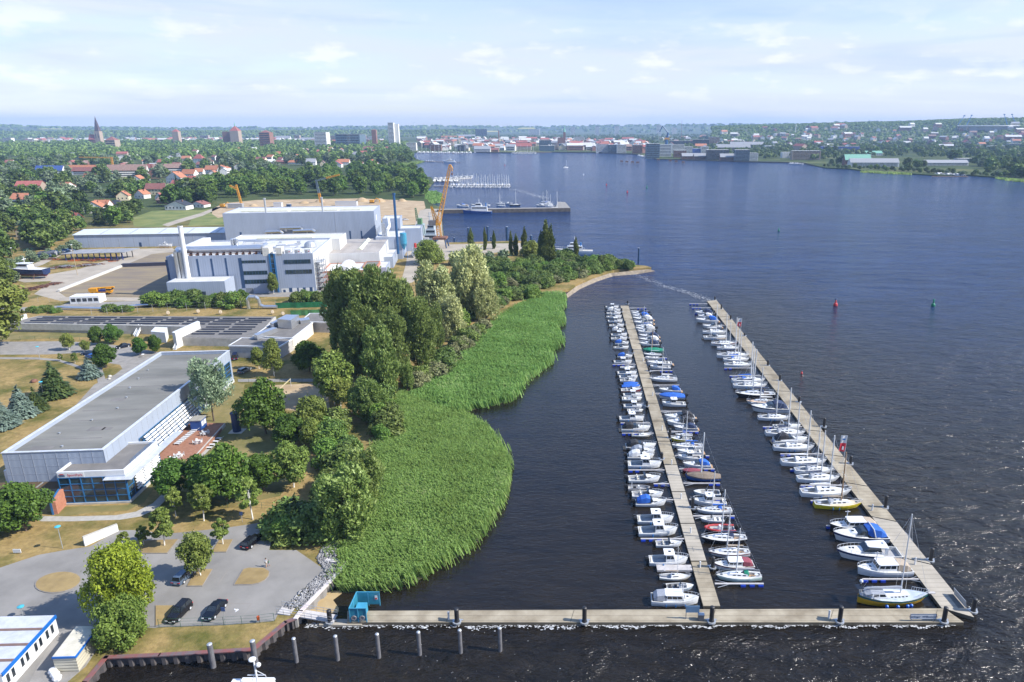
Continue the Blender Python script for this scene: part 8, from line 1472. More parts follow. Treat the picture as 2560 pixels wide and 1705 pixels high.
for u,vb,vt,l_ in((194,688,612,'tall wooden light mast in the middle of the boat yard'),(37,663,620,'tall wooden light mast behind the beached boat')):lamp(u,vb,vt,l_,2,mat('mast_wood',(.36,.29,.19),.8))
for u,vb,vt,l_ in((564,1561,1518,'blue-backed parking sign at the fence by the black saloon'),(606,1305,1279,'small blue path sign by the birches')):p=G(u,vb,ZL);h=vz(p,vt)-ZL;o=thing('parking_sign',l_,'sign',p);q=MB();q.tube((0,0,-.2),(0,0,h),.04,n=6);q.build('post',steel,o);q=MB();q.box(-.3,.3,-.04,.0,h-.75,h);q.build('plate',mat('sign_blue',(.04,.08,.20),.5),o)
p=G(647,1556,ZL);q=MB();q.lathe([(.2,.5),(.24,1.0),(.22,1.1),(0,1.12)],n=10);o=q.build('litter_bin',mat('orange_bin',(.5,.09,.02),.5),None,loc=p);tag(o,'orange litter bin at the car park fence','litter bin');q=MB();q.tube((0,.22,-.2),(0,.22,1.2),.04,n=5);q.build('post',steel,o)
q=MB();c_=[z6p(*t)for t in((640,935),(655,940),(672,938),(680,945),(665,955),(645,968),(655,952),(640,945))];P=[G(u,v,ZL+.03)for u,v in c_];q.prism([(p.x,p.y)for p in P],ZL+.005,ZL+.03);struct(q.build('road_marking',white))
for L_ in(((495,735),(590,595)),((225,985),(300,912)),((690,1045),(785,892)),((580,892),(790,892)),((175,335),(110,430)),((650,335),(580,440))):a,b=(G(*z6p(*t),ZL+.02)for t in L_);d=(b-a).normalized();n=Vector((-d.y,d.x,0))*.05;q=MB();q.prism([(p.x,p.y)for p in(a-n,a+n,b+n,b-n)],ZL+.01,ZL+.026);struct(q.build('road_marking',kerbm))
q=MB();a,b=G(213,1366,ZL),G(297,1328,ZL);d=b-a;o=thing('retaining_wall','pale rising concrete retaining wall above the road','wall',a);n=Vector((-d.y,d.x,0)).normalized()*.3;q.add([(0,0,-.2),d+Vector((0,0,-.2)),d+Vector((0,0,1.5)),(0,0,1.9),n+Vector((0,0,-.2)),n+d+Vector((0,0,-.2)),n+d+Vector((0,0,1.5)),n+Vector((0,0,1.9))],[(0,1,2,3),(7,6,5,4),(3,2,6,7),(0,3,7,4),(1,5,6,2)]);q.build('wall',mat('pale_block',(.60,.60,.58),.8),o);q=MB();q.slab([Vector((0,0,1.92))-n*.2,d+Vector((0,0,1.52))-n*.2,d+Vector((0,0,1.52))+n*1.2,Vector((0,0,1.92))+n*1.2],.06);q.build('coping',conc,o)
p=G(44,1384,ZL);q=MB();q.box(-.7,.7,-.05,.05,.2,.9);o=q.build('notice_board',white,None,loc=p);tag(o,'small white notice board on the lawn by the road','sign');q=MB();q.box(-.5,-.4,.06,.12,-.2,.9);q.box(.4,.5,.06,.12,-.2,.9);q.build('post',steel,o)
o=thing('prefab_building','white prefab building with blue roof edge in the bottom left corner','building',G(60,1640,ZL));A=[G(u,v,4.6)-o.location for u,v in((137,1539),(2,1686),(-160,1690),(-150,1546))];q=MB();q.prism([(p.x,p.y)for p in A],-.3,3.0);q.build('wall',white,o);c=sum(A,Vector())/4;q=MB();q.prism([(c.x+(p.x-c.x)*1.01,c.y+(p.y-c.y)*1.01)for p in A],3.01,3.12);q.build('roof',mat('pale_blue_roof',(.44,.46,.50),.6),o)
d=(A[1]-A[0]);L_=d.length;d=d.normalized();n=Vector((-d.y,d.x,0));n=n if n.x>0 else-n
q=MB();a,b=A[0]+n*.12,A[1]+n*.12;q.prism([(p.x,p.y)for p in(a-n*.1,a+n*.1,b+n*.1,b-n*.1)],2.72,3.22);q.build('blue_edge',mat('blue_edge',(.01,.12,.42),.4),o)
for k,t in enumerate((.10,.2,.33,.42,.58,.67,.83,.92)):a=A[0]+d*L_*(t-.022)+n*.02;b=A[0]+d*L_*(t+.022)+n*.02;q=MB();q.prism([(p.x,p.y)for p in(a-n*.1,a+n*.03,b+n*.03,b-n*.1)],1.0,2.3);q.build('window',dglass,o)
for t in(.25,.52,.78):a,b=A[0].lerp(A[1],t),A[3].lerp(A[2],t);e=(A[1]-A[0]).normalized()*.25;q=MB();q.prism([(p.x,p.y)for p in(a-e,a+e,b+e,b-e)],3.13,3.17);q.build('roof_gap',mat('gap_brown',(.16,.10,.085),.8),o)
o=thing('container','cream corrugated container beside the bright lime tree','container',G(185,1650,ZL));A=[G(u,v,4.1)-o.location for u,v in((190,1566),(245,1567),(188.5,1641),(130.5,1643))];q=MB();q.prism([(p.x,p.y)for p in A],0,2.5);q.build('walls',clad_mat('cream_corrugated',(.46,.43,.34),.5,.06,horiz=True),o);c=sum(A,Vector())/4;q=MB();q.prism([(c.x+(p.x-c.x)*1.02,c.y+(p.y-c.y)*1.02)for p in A],2.51,2.62);q.build('roof',mat('cream_roof',(.52,.49,.40),.6),o);q=MB()
for i,j in((1,2),(2,3)):a,b=A[i]*1.02,A[j]*1.02;e=(b-a).normalized();n=Vector((-e.y,e.x,0))*.08;q.prism([(p.x,p.y)for p in(a-n,a+n,b+n,b-n)],2.35+.01*i,2.64+.005*i)
q.build('blue_edge',MC['blue_edge'],o)
o=thing('rubble_bags','small pile of white bags beside the container','bags',G(140,1690,ZL));
for i in range(3):q=MB();q.lathe([(.5,0),(.62,.4),(.45,.75),(0,.85)],(i*.7-.7,-i*.6+.5,0),8);q.build('bag',white,o)
def lounger_mesh():
 q=MB();q.box(-.95,.45,-.32,.32,.28,.34);q.slab([(.45,-.32,.3),(1.0,-.32,.72),(1.0,.32,.72),(.45,.32,.3)],.05)
 for x in(-.8,.35):
  for y in(-.28,.28):q.box(x-.04,x+.04,y-.04,y+.04,0,.28)
 return q.mesh('sun_lounger',white)
LMs=lounger_mesh()
def lounger(u,v,z,lb_,g_):o=bpy.data.objects.new('sun_lounger',LMs);COL.objects.link(o);p=G(u,v,z);o.location=p;o.rotation_euler=(0,0,rnd.uniform(-.15,.05));tag(o,lb_,'sun lounger',g_)
for i in range(9):t=i/8;lounger(446+t*43,1111-t*34,2.26,'white sun lounger in the row on the brick terrace along the hall','loungers on the terrace')
for i in range(4):t=i/3;lounger(526+t*24,1121-t*23,ZL+.02,'white sun lounger in the short row on the lawn','loungers on the lawn')
def chair_mesh():
 q=MB();q.box(-.24,.24,-.24,.24,.40,.45);q.box(-.24,.24,.2,.25,.45,.88)
 for x in(-.24,.2):
  q.box(x,x+.04,-.24,.24,.6,.64)
  for y in(-.24,.2):q.box(x,x+.04,y,y+.04,0,.6)
 return q.mesh('garden_chair',white)
CMs=chair_mesh()
for i,(u,v,l_)in enumerate(((513,1086,'far'),(495,1108,'second'),(448,1142,'third'),(437,1150,'near'))):
 p=G(u,v,2.26);o=thing('garden_table','white round garden table on the terrace, %s one of four'%{'far':'farthest','second':'second farthest','third':'second nearest','near':'nearest'}[l_],'table',p);q=MB();q.lathe([(.5,.70),(.5,.74),(0,.745)],n=14);q.build('top',white,o);q=MB();q.lathe([(.28,0),(.06,.1),(.06,.7)],n=8);q.build('foot',white,o)
 for k in range(5):a=k*1.257+i;c=bpy.data.objects.new('garden_chair',CMs);COL.objects.link(c);c.location=(p.x+.85*math.cos(a),p.y+.85*math.sin(a),2.26);c.rotation_euler=(0,0,a-math.pi/2);tag(c,'white plastic garden chair drawn up to a terrace table','chair','terrace chairs')
p=G(478,1077,2.25);o=thing('kiosk','blue cabin with white-framed windows on the terrace','kiosk',p,R(4));q=MB();q.box(0,2.6,0,3.0,0,2.6);q.build('wall',mat('kiosk_blue',(.02,.07,.25),.5),o);q=MB();q.box(-.15,2.75,-.15,3.15,2.61,2.8);q.build('roof',mat('kiosk_roof',(.27,.26,.23),.8),o)
for k in range(2):q=MB();q.box(2.6,2.65,.3+k*1.35,1.4+k*1.35,1.0,2.2);q.build('window',white,o)
p=G(593,1078,ZL);o=thing('advertising_column','dark blue round column on a stone slab on the lawn','column',p);q=MB();q.lathe([(1.0,0),(1.0,4.6),(1.1,4.7),(1.1,5.1),(.9,5.25),(0,5.3)],n=20);q.build('shaft',mat('column_blue',(.01,.035,.10),.4),o);q=MB();q.box(-1.7,1.7,-1.5,1.5,-.1,.06);q.build('slab',conc,o)
a,b=G(728,966,ZL),G(700,992,ZL);o=thing('volleyball_net','volleyball net between two white posts on the sand court','net',a);
for p in(a,b):q=MB();q.tube(p-o.location,p-o.location+Vector((0,0,2.6)),.06,n=6);q.build('post',white,o)
q=MB();d=b-a;q.slab([(0,0,2.1),d+Vector((0,0,2.1)),d+Vector((0,0,2.45)),(0,0,2.45)],.02);q.build('net_band',mat('net_yellow',(.45,.40,.25),.7),o)
for u,v,r,l_ in((86,955,1.0,'rusty red-brown boulder object on the dry lawn'),(275,942,.6,'dark boulder on the lawn by the path'),(273,948,.5,'pale boulder on the path edge')):q=MB();g=random.Random(u);q.lathe([(r*.8,0),(r,.3*r),(r*.7,.8*r),(0,r)],n=9);o=q.build('boulder',rust if 'rusty' in l_ else conc,None,loc=G(u,v,ZL),smooth=True);tag(o,l_,'boulder')
z5=lambda x,y:(x/6.534,540+y/6.534)
p=G(*z5(1150,1440),ZL);o=thing('guard_house','small white guard house with flat roof and dark windows by the factory gate','building',p,R(8));m_=mpp(p);w_=68*m_;roofbox(o,0,w_,0,6,-.2,3.2,white,white,.1,.2);
for k in range(5):bar(o,'window',.6+k*w_/5.2,.6+k*w_/5.2+w_/7,-.05,.1,1.0,2.4,dglass)
def mcrane():
 p=G(*z5(1500,1280),ZL);q_=G(*z5(1830,1275),ZL);d=q_-p;o=thing('mobile_crane','yellow mobile crane with lowered telescopic jib on the fallow yard','mobile crane',p,math.atan2(d.y,d.x));L_=d.length;ym=mat('crane_yellow',(.60,.27,.01),.45)
 q=MB();q.box(0,L_,-1.2,1.2,.8,1.5);q.build('chassis',ym,o);q=MB();q.box(L_*.8,L_+.4,-1.2,1.2,1.5,2.9);q.build('cab',ym,o);q=MB();q.box(L_*.82,L_+.42,-1.22,1.22,2.0,2.7);q.build('cab_window',dglass,o);q=MB();q.tube((.2,0,2.6),(L_+1.5,0,3.3),.55,.4,6);q.build('jib',ym,o);q=MB();q.box(-.5,L_*.35,-1.2,1.2,1.5,2.9);q.build('slewing_house',ym,o);q=MB();q.box(L_*.45,L_*.8,-1.25,.6,1.5,2.3);q.build('deck_box',mat('deck_blue',(.02,.03,.16),.5),o)
 for x in(.12,.32,.6,.85):
  for y in(-1.1,1.1):q=MB();q.tube((x*L_,y-.2,.55),(x*L_,y+.2,.55),.55,n=12);q.build('wheel',black,o)
mcrane()
def beached(u0,u1,v,label,hullm,lowm,stand=1.6,k=1):
 p=G((u0+u1)/2,v,ZL);L_=(u1-u0)*mpp(p);b=Boat(L_,L_*.25,L_*.10,L_*.05,MOT,hullm,'beached_boat');b.deck(0.02);b.block('wheelhouse',gel,-L_*.18,L_*.12,L_*.085,L_*.10,-L_*.16,L_*.08,L_*.075,L_*.22);b.win('L',.1,.9,.5,.85);b.win('R',.1,.9,.5,.85);b.win('F',.1,.9,.5,.9);b.roof('cabin_roof',gel,-L_*.2,L_*.1,L_*.085,L_*.22);b.rail(.5,.7,.05)
 q=MB();q.tube((-L_*.05,0,L_*.22),(-L_*.05,0,L_*.36),.12,n=6);q.box(-L_*.05-.2,-L_*.05+.2,-1.2,1.2,L_*.3,L_*.31);q.build('mast',white,b.o)
 if lowm:q=MB();q.loft([[(b.X(t),-b.half(t)*.80,.0),(b.X(t),0,-L_*.06),(b.X(t),b.half(t)*.80,.0)]for t in(.02,.3,.6,.85,.95)]);q.build('bottom',lowm,b.o)
 q=MB()
 for x in(-L_*.3,0,L_*.25):
  for y in(-L_*.11,L_*.11):q.tube((x,y*1.4,-stand),(x,y*.9,.1),.12,n=4)
 q.build('stand',rust,b.o);b.o.location=(p.x,p.y,ZL+stand);b.o.rotation_euler=(0,0,math.pi-.05 if k else .03);tag(b.o,label,'boat')
beached(*[z5(40,0)[0],z5(800,0)[0]],z5(0,1010)[1],'white over navy motor yacht propped up on stands in the boat yard',PAINT['navy'],mat('antifouling_red',(.10,.02,.025),.7),2.4);beached(399,432,620,'white motor cruiser propped up before the long metal shed',gel,None,1.2,0)
p=G(160,652,ZL);o=thing('open_shed','long open shed with dark flat roof on posts in the boat yard','shed',p,R(4));L_=150*mpp(p);q=MB();q.add([(0,0,4.0),(L_,0,4.6),(L_+3,11,5.2),(3,11,4.6),(0,0,3.7),(L_,0,4.3),(L_+3,11,4.9),(3,11,4.3)],[(0,1,2,3),(7,6,5,4),(0,4,5,1),(1,5,6,2),(2,6,7,3),(3,7,4,0)]);q.build('roof',mat('shed_sheet',(.20,.21,.225),.7,col2=(.29,.29,.30),scale=.3),o)
for k in range(11):q=MB();x=L_*(k+.3)/11;q.box(x-.2,x+.2,.5,.9,-.2,3.9);q.build('post',MC['deck_blue'],o);q=MB();q.box(x+1,x+1.3,9,9.4,-.2,4.2);q.build('post',black,o)
g=random.Random(21)
def debris(u0,v0,u1,v1,n,label,name='timber_stack',mats=(rust,),l=(2,6),h=(.2,.8),w=6):
 a,b=G(u0,v0,ZL),G(u1,v1,ZL);o=thing(name,label,'stack',a);ms=[MB()for _ in mats]
 for i in range(n):p=a.lerp(b,g.random())-o.location;ll=g.uniform(*l);hh=g.uniform(*h);t=g.uniform(-.4,.4);x,y=p.x+g.uniform(-1,1),p.y+g.uniform(-w/2,w/2);m=ms[i%len(mats)];c,s=math.cos(t)*ll/2,math.sin(t)*ll/2;z=g.uniform(0,h[1]);m.tube((x-c,y-s,z+.1),(x+c,y+s,z+hh*.3),hh*.4,n=4)
 for i,m in enumerate(ms):m.build(('beams','scrap','sheets')[i],mats[i],o)
debris(*z5(830,860),*z5(1620,800),70,'long stack of rusty beams and scrap in the middle of the boat yard',mats=(rust,steel));debris(*z5(430,1220),*z5(940,1105),60,'rusty girder pile at the near edge of the boat yard');debris(*z5(700,720),*z5(1930,735),50,'row of timber and orange steel below the open shed',mats=(rust,mat('orange_steel',(.45,.12,.03),.6)));debris(*z5(660,690),*z5(1100,600),50,'collapsed grey sheet-metal roof beside the open shed',mats=(MC['shed_sheet'],navy),l=(5,12),h=(.3,2.2),w=10)
a,b=z5(960,1240),z5(2000,830);A,B=G(a[0],a[1],ZL),G(b[0],b[1],ZL);d=(B-A).normalized();n=Vector((-d.y,d.x,0))*.5;q=MB();q.prism([(p.x,p.y)for p in(A-n,A+n,B+n,B-n)],ZL-.1,ZL+1.1);tag(q.build('block_wall',mat('pale_concrete',(.50,.49,.46),.8)),'low pale concrete block wall between boat yard and fallow yard','wall')
a,b=G(304,668,ZL),G(416,664,ZL);q=MB();q.prism([(a.x,a.y),(b.x,b.y),(b.x,b.y+2),(a.x,a.y+2)],ZL-.1,ZL+1.8);tag(q.build('dark_barrier',mat('dark_barrier',(.03,.03,.05),.6)),'long black barrier across the fallow yard','barrier')
P=[G(145,774,ZL),G(260,777,ZL),G(360,768,ZL),G(540,758,ZL)];o=thing('district_heating_pipe','white insulated pipeline running along the lower factory road','pipeline',P[0]);q=MB()
for a,b in zip(P[:-1],P[1:]):q.tube(a-o.location+Vector((0,0,1)),b-o.location+Vector((0,0,1)),.55,n=8)
q.build('pipe',silverp,o)
p=G(622,772,ZL);o=thing('pipe_loop','silver pipe bend standing up out of the hedge','pipeline',p);q=MB();q.path([(0,0,0),(0,0,4),(1,0,5.2),(3.4,0,5.2),(4.6,0,4.2),(5,0,1.6),(6.5,0,.9),(12,0,.9)],.75,10);q.build('pipe',silverp,o)
for i,(u,v)in enumerate(((421,788),(496,784),(552,786),(682,786),(708,790))):p=G(u,v,ZL);o=thing('archery_target','round straw archery target on the lawn behind the solar roof','target',p,0,'archery targets');q=MB();q.tube((-.1,0,1.1),(.1,-.1,1.15),.75,n=14);q.build('disc',mat('straw',(.36,.30,.22),.9),o);q=MB();q.tube((.3,-.5,0),(.1,0,1.4),.05,n=4);q.tube((.3,.5,0),(.1,0,1.4),.05,n=4);q.tube((-.5,0,0),(.1,0,1.4),.05,n=4);q.build('tripod',wood,o)
p=G(1243,718,ZL);o=thing('hut','small hut with pale blue-grey roof in the scrub of the spit','hut',p,R(-8));q=MB();q.box(-3.5,3.5,0,5,-.2,2.8);q.build('wall',white,o);q=MB();q.slab([(-4,-.4,2.85),(4,-.4,2.85),(4,5.4,3.6),(-4,5.4,3.6)],.15);q.build('roof',mat('hut_roof',(.36,.41,.48),.6),o)
yl=mat('crane_orange',(.62,.30,.03),.5)
def lattice(q,a,b,w0,w1,n,r=.14,up=None):
 a,b=Vector(a),Vector(b);d=(b-a).normalized();s=d.cross(Vector((0,1,0)));s=s.normalized()if s.length>.1 else Vector((1,0,0));t=d.cross(s).normalized();pr=None
 for i in range(n+1):
  c=a.lerp(b,i/n);w=(w0+(w1-w0)*i/n)/2;cs=[c+s*w*x+t*w*y for x,y in((1,1),(-1,1),(-1,-1),(1,-1))]
  if pr:
   for k in range(4):q.tube(pr[k],cs[k],r,n=4);q.tube(pr[k],cs[(k+1)%4],r*.6,n=3);q.tube(cs[k],cs[(k+1)%4],r*.6,n=3)
  pr=cs
def harbour_crane():
 p=G(1102,618,ZL);m_=mpp(p);o=thing('harbour_crane','tall yellow lattice quay crane with raised jib beside the grey dredger','crane',p);zz=lambda v:vz(p,v)-ZL;xx=lambda u:(u-1102)*m_
 h0=zz(597)
 for x in(-3.5,3.5):
  for y in(-3.5,3.5):q=MB();q.tube((x*1.25,y*1.25,0),(x,y,h0),.45,n=6);q.build('leg',navy,o)
 q=MB();q.box(-4.2,4.2,-4.2,4.2,h0,h0+1.3);q.build('portal',rust,o);q=MB();lattice(q,(xx(1100),0,h0+1.3),(xx(1098),0,zz(561)),2.6,2.2,5,.18);q.build('tower',yl,o)
 q=MB();lattice(q,(xx(1099),0,zz(561)),(xx(1136),0,zz(412)),2.6,1.2,18,.19);q.build('jib',yl,o);q=MB();q.path([(xx(1136),0,zz(412)),(xx(1141),0,zz(420)),(xx(1139),0,zz(428))],.35,5);q.build('jib_head',yl,o)
 q=MB();q.tube((xx(1140),0,zz(424)),(xx(1139),0,zz(432)),.1,n=4);q.box(xx(1138),xx(1141),-.5,.5,zz(438),zz(432));q.build('hook',rust,o)
 q=MB();lattice(q,(xx(1093),0,zz(559)),(xx(1084),0,zz(516)),1.6,.8,6,.15);lattice(q,(xx(1101),0,zz(557)),(xx(1085),0,zz(518)),1.2,.8,5,.13);q.build('back_mast',yl,o);q=MB();q.tube((xx(1085),0,zz(517)),(xx(1135),0,zz(414)),.07,n=3);q.build('tie',rust,o)
 q=MB();q.box(xx(1076),xx(1093),-2,2,zz(563),zz(551));q.build('counterweight',mat('weight_grey',(.16,.15,.15),.7),o);q=MB();q.box(xx(1094),xx(1104),-1.8,1.8,zz(563),zz(557));q.build('platform',yl,o)
harbour_crane()
p=G(1052,588,ZL);m_=mpp(p);o=thing('portal_crane','small pale green portal crane on the quay behind the yellow one','crane',p);zz=lambda v:vz(p,v)-ZL
for x in(-9,9):q=MB();q.tube((x*m_,-2,0),(x*m_*.75,-2,zz(563)),.7,n=6);q.tube((x*m_,3,0),(x*m_*.75,3,zz(563)),.7,n=6);q.build('leg',mat('pale_teal',(.26,.34,.36),.6),o)
q=MB();q.box(-9*m_,9*m_,-2.5,3.5,zz(563),zz(560));q.build('portal',MC['pale_teal'],o);q=MB();q.box(-5*m_,5*m_,-2,2,zz(560)+.05,zz(546));q.build('cab',mat('crane_green',(.09,.20,.09),.6),o);q=MB();lattice(q,(-6*m_,0,zz(552)),(-9*m_,0,zz(520)),1.5,.8,6,.16);q.build('jib',MC['crane_green'],o)
p=G(606,519,ZL);o=thing('tower_crane','yellow construction crane with folded jib, left on the building site','crane',p);m_=mpp(p);zz=lambda v:vz(p,v)-ZL;q=MB();lattice(q,(0,0,0),(-8*m_,0,zz(462)),1.6,1.2,12,.2);q.build('mast',yl,o);q=MB();lattice(q,(-7*m_,0,zz(472)),(-24.5*m_,0,zz(464)),1.6,1.0,6,.2);q.build('jib',yl,o)
p=G(803,507,ZL);o=thing('tower_crane','slim construction crane with horizontal yellow jib above the wood','crane',p);m_=mpp(p);zz=lambda v:vz(p,v)-ZL;q=MB();lattice(q,(0,0,0),(-3*m_,0,zz(483)),1.8,1.6,6,.25);q.build('lower_mast',yl,o);q=MB();lattice(q,(-3*m_,0,zz(483)),(-7*m_,0,zz(450)),1.5,1.3,8,.2);q.build('upper_mast',mat('grey_blue_steel',(.14,.20,.25),.5),o);q=MB();lattice(q,(-9*m_,0,zz(452)),(18*m_,0,zz(445)),1.5,1.3,7,.2);q.build('inner_jib',MC['grey_blue_steel'],o);q=MB();lattice(q,(18*m_,0,zz(445)),(52*m_,0,zz(436.5)),1.4,1.0,9,.22);q.build('outer_jib',yl,o)
p=G(284,425,ZL);o=thing('tower_crane','distant yellow tower crane with long level jib over the suburb','crane',p);m_=mpp(p);zz=lambda v:vz(p,v)-ZL;q=MB();lattice(q,(0,0,0),(0,0,zz(393)),2.2,2.2,9,.3);q.build('mast',yl,o);q=MB();lattice(q,(4*m_,0,zz(394)),(-80*m_,0,zz(393)),2,1.4,24,.22);q.build('jib',yl,o)
a,b=G(436,502,ZL),at(416,461,G(436,502,ZL).y);q=MB();lattice(q,(0,0,0),b-a,2,1.6,8,.3);tag(q.build('mobile_crane_boom',mat('cream_boom',(.55,.47,.30),.5),None,loc=a),'pale cream crane boom leaning over the suburb gardens','crane')
p=at(1666,362,2350);p.z=3;o=thing('shipyard_crane','dark blue shipyard crane with yellow machine house on the far shore','crane',p);m_=mpp(p);zz=lambda v:vz(p,v)-3;X=lambda u:(u-1666)*m_;bl=mat('crane_blue',(.01,.08,.22),.5);q=MB();q.tube((0,0,-3),(0,0,zz(348)),5.5,4.5,8);q.build('tower',bl,o);q=MB();q.box(X(1661),X(1673),-4,4,zz(349),zz(344));q.build('machine_house',mat('crane_yellow',(.60,.27,.01),.45),o);q=MB();q.tube((X(1667),0,zz(345)),(X(1669),0,zz(331)),4,3,6);q.tube((X(1669),0,zz(332)),(X(1655),0,zz(315)),2.2,1.5,6);q.tube((X(1655),0,zz(315)),(X(1648),0,zz(330)),1.8,1.2,6);q.build('jib',bl,o)
for i,(u,v,w_,h,l_)in enumerate(((905,503,34,9,'highest sand mound on the building site'),(950,504,30,8,'sand mound right of the highest one'),(760,508,26,6,'sand mound below the slim crane'),(800,504,24,6.5,'sand mound behind the white sacks'),(634,515,22,6,'sand mound right of the left crane'),(1005,503,24,6,'rightmost sand mound on the building site'))):p=G(u,v,ZL);m_=mpp(p);q=MB();r=w_*m_/2;q.lathe([(r,-.1),(r*.82,h*m_*.35),(r*.5,h*m_*.75),(r*.22,h*m_*.97),(0,h*m_)],n=14);tag(q.build('sand_mound',sandm,None,loc=p,smooth=True),l_,'mound')
for u0,u1,vt,vb,m_,l_ in((570,606,510,521,steel,'grey site office container under the left crane'),(684,704,507,517,white,'white site container with red edge'),(838,892,504,514,white,'row of white wrapped pallets on the building site'),(716,725,511,517,navy,'small dark container on the building site')):p=G(u0,vb,ZL);k=mpp(p);o=thing('site_container',l_,'container',p);h=vz(p,vt)-ZL;q=MB();q.box(0,(u1-u0)*k,0,4,0,h);q.build('body',m_,o);q=MB();q.box(-.1,(u1-u0)*k+.1,-.1,4.1,h+.01,h+.2);q.build('roof',WALLC['grey'],o)
for u,v,l_ in((930,508,'yellow excavator on the sand mounds'),(557,519,'orange digger at the end of the dirt road')):p=G(u,v,ZL);o=thing('excavator',l_,'excavator',p);q=MB();q.box(-2,2,-1.4,1.4,1,3.4);q.build('cab',yl,o);q=MB();q.box(-2.4,2.4,-1.5,-.6,0,.9);q.box(-2.4,2.4,.6,1.5,0,.9);q.build('track',black,o);q=MB();q.path([(1.5,0,2.5),(5,0,5),(8,0,3),(7.6,0,.6)],.35,5);q.build('arm',yl,o)
mt=[G(u,v,3.2)for u,v in((1092,525),(1426,520),(1413,505),(1394,504),(1390,518.5),(1092,522.5))];q=MB();q.prism([(p.x,p.y)for p in mt],-1,3.2);tag(q.build('mole',mat('mole_wall',(.065,.055,.05),.9,col2=(.13,.115,.10),scale=.4)),'long dark stone mole reaching out from the shipyard with ships alongside','mole');c=sum(mt,Vector())/6;q=MB();q.prism([(c.x+(p.x-c.x)*.996,c.y+(p.y-c.y)*.97)for p in mt],3.2,3.26);struct(q.build('mole_paving',asph2))
def ship(u0,u1,v,label,hull,bow_right,cat='ship',sup=(.25,.65),white_h=.14,name='ship',mastk=.3,fb=.10):
 p=G((u0+u1)/2,v,0);L_=(u1-u0)*mpp(p);b=Boat(L_,L_*.2,L_*fb,L_*.05,MOT,hull,name,rake=L_*.05);b.deck(.0,conc);b.rail(.2,1.2,.06)
 b.block('superstructure',gel,b.X(sup[0]),b.X(sup[1]),L_*.075,L_*fb,b.X(sup[0]+.02),b.X(sup[1]-.03),L_*.07,L_*(fb+white_h*.6));b.win('L',.05,.95,.55,.8);b.win('R',.05,.95,.55,.8)
 c=(sup[0]+sup[1])/2;b.block('bridge',gel,b.X(c-.08),b.X(c+.14),L_*.055,L_*(fb+white_h*.6),b.X(c-.07),b.X(c+.11),L_*.05,L_*(fb+white_h));b.win('L',.05,.95,.4,.85);b.win('R',.05,.95,.4,.85);b.win('F',.05,.95,.4,.85)
 q=MB();q.tube((b.X(c),0,L_*(fb+white_h)),(b.X(c),0,L_*(fb+white_h)+L_*mastk*.5),.2,n=6);q.box(b.X(c)-.1,b.X(c)+.1,-1.5,1.5,L_*(fb+white_h)+L_*mastk*.25,L_*(fb+white_h)+L_*mastk*.27);q.build('mast',white,b.o);q=MB();q.tube((b.X(sup[0]+.06),0,L_*(fb+white_h*.5)),(b.X(sup[0]+.06),0,L_*(fb+white_h)),L_*.022,n=8);q.build('funnel',bluep,b.o)
 b.o.location=(p.x,p.y+L_*.09,0);b.o.rotation_euler=(0,0,0 if bow_right else math.pi);tag(b.o,label,cat);return b
ship(1156,1229,534.5,'white and blue survey ship moored along the near side of the mole',PAINT['blue'],False,sup=(.14,.72),white_h=.27,fb=.085);ship(1384,1482,637,'grey and white work ship moored behind the columnar poplars of the spit',PAINT['bluegrey'],False,sup=(.25,.68),white_h=.2);ship(1108,1139,407,'white excursion boat at the far wooden jetty',gel,False,'boat',(.1,.8),.2)
for i,(k,u0,u1,v,br,l_)in enumerate((('yachtteak',1371,1411,528.5,True,'old wooden sailing boat at the near right end of the mole'),('cruiserblue',1140,1164,516,False,'white cruiser behind the mole, leftmost'),('hardtop',1176,1205,515.5,False,'white motor yacht behind the mole, second from the left'),('trawlerwhite',1146,1172,518,False,'white cabin cruiser behind the mole beside the survey ship'),('trawlergrey',1206,1226,515,True,'white cabin boat behind the mole right of the survey ship'),('cruiserwhite',1264,1284,511,True,'white cruiser behind the mole, rear of the middle group'),('yachtgrey',1346,1372,512,False,'white yacht at the mole head, left of the others'),('yachtwhite',1238,1262,511,False,'white yacht behind the mole near the small jetty, left side'),('yachtgrey',1240,1263,516,False,'lower white yacht behind the mole near the small jetty'),('yachtblack',1273,1303,515,True,'tall-masted dark yacht behind the middle of the mole'),('cruiserwhite',1339,1361,516,False,'white motorboat behind the mole right of the gap'),('yachtgrey',1352,1378,507,True,'white yacht at the mole head, farthest'),('yachtblue',1355,1382,511,True,'white yacht at the mole head, second farthest'),('cruiseropen',1358,1384,515,True,'white cruiser at the mole head, nearest'),('yachtwhite',1362,1388,518,True,'white yacht at the inner side of the mole head'))):moor(k,u0,u1,v,br,l_,'boats at the mole')
def dredger():
 p=G(1078,608,0);m_=mpp(p);o=thing('dredger','pale grey multi-deck dredger behind the yellow quay crane','ship',p);w_=16*m_;z=lambda v:vz(p,v);dg=mat('ship_grey',(.33,.38,.42),.5)
 q=MB();q.prism([(-w_,-3),(w_,-3),(w_,14),(-w_,14)],-.5,z(599));q.build('hull',navy,o);h0=z(599)
 for k,(a,b,c)in enumerate(((.9,.0,586),(.72,1.5,574),(.5,3,563))):q=MB();q.box(-w_*a,w_*a,-2+b,11-b,h0,z(c));d=q.build('deck_house',dg,o);q=MB();q.box(-w_*a*.9,w_*a*.9,-2.1+b,-1.98+b,h0+(z(c)-h0)*.45,h0+(z(c)-h0)*.8);q.build('window_band',dglass,d);h0=z(c)
 q=MB();q.tube((-w_*.2,3,h0),(-w_*.2,3,z(532)),.3,n=6);q.box(-w_*.5,w_*.2,2.8,3.2,z(543),z(542));q.build('mast',dg,o);q=MB();q.box(-w_*.9,-w_*.2,-2.8,-2.1,z(600),z(592));q.build('lifeboat',white,o)
dredger()
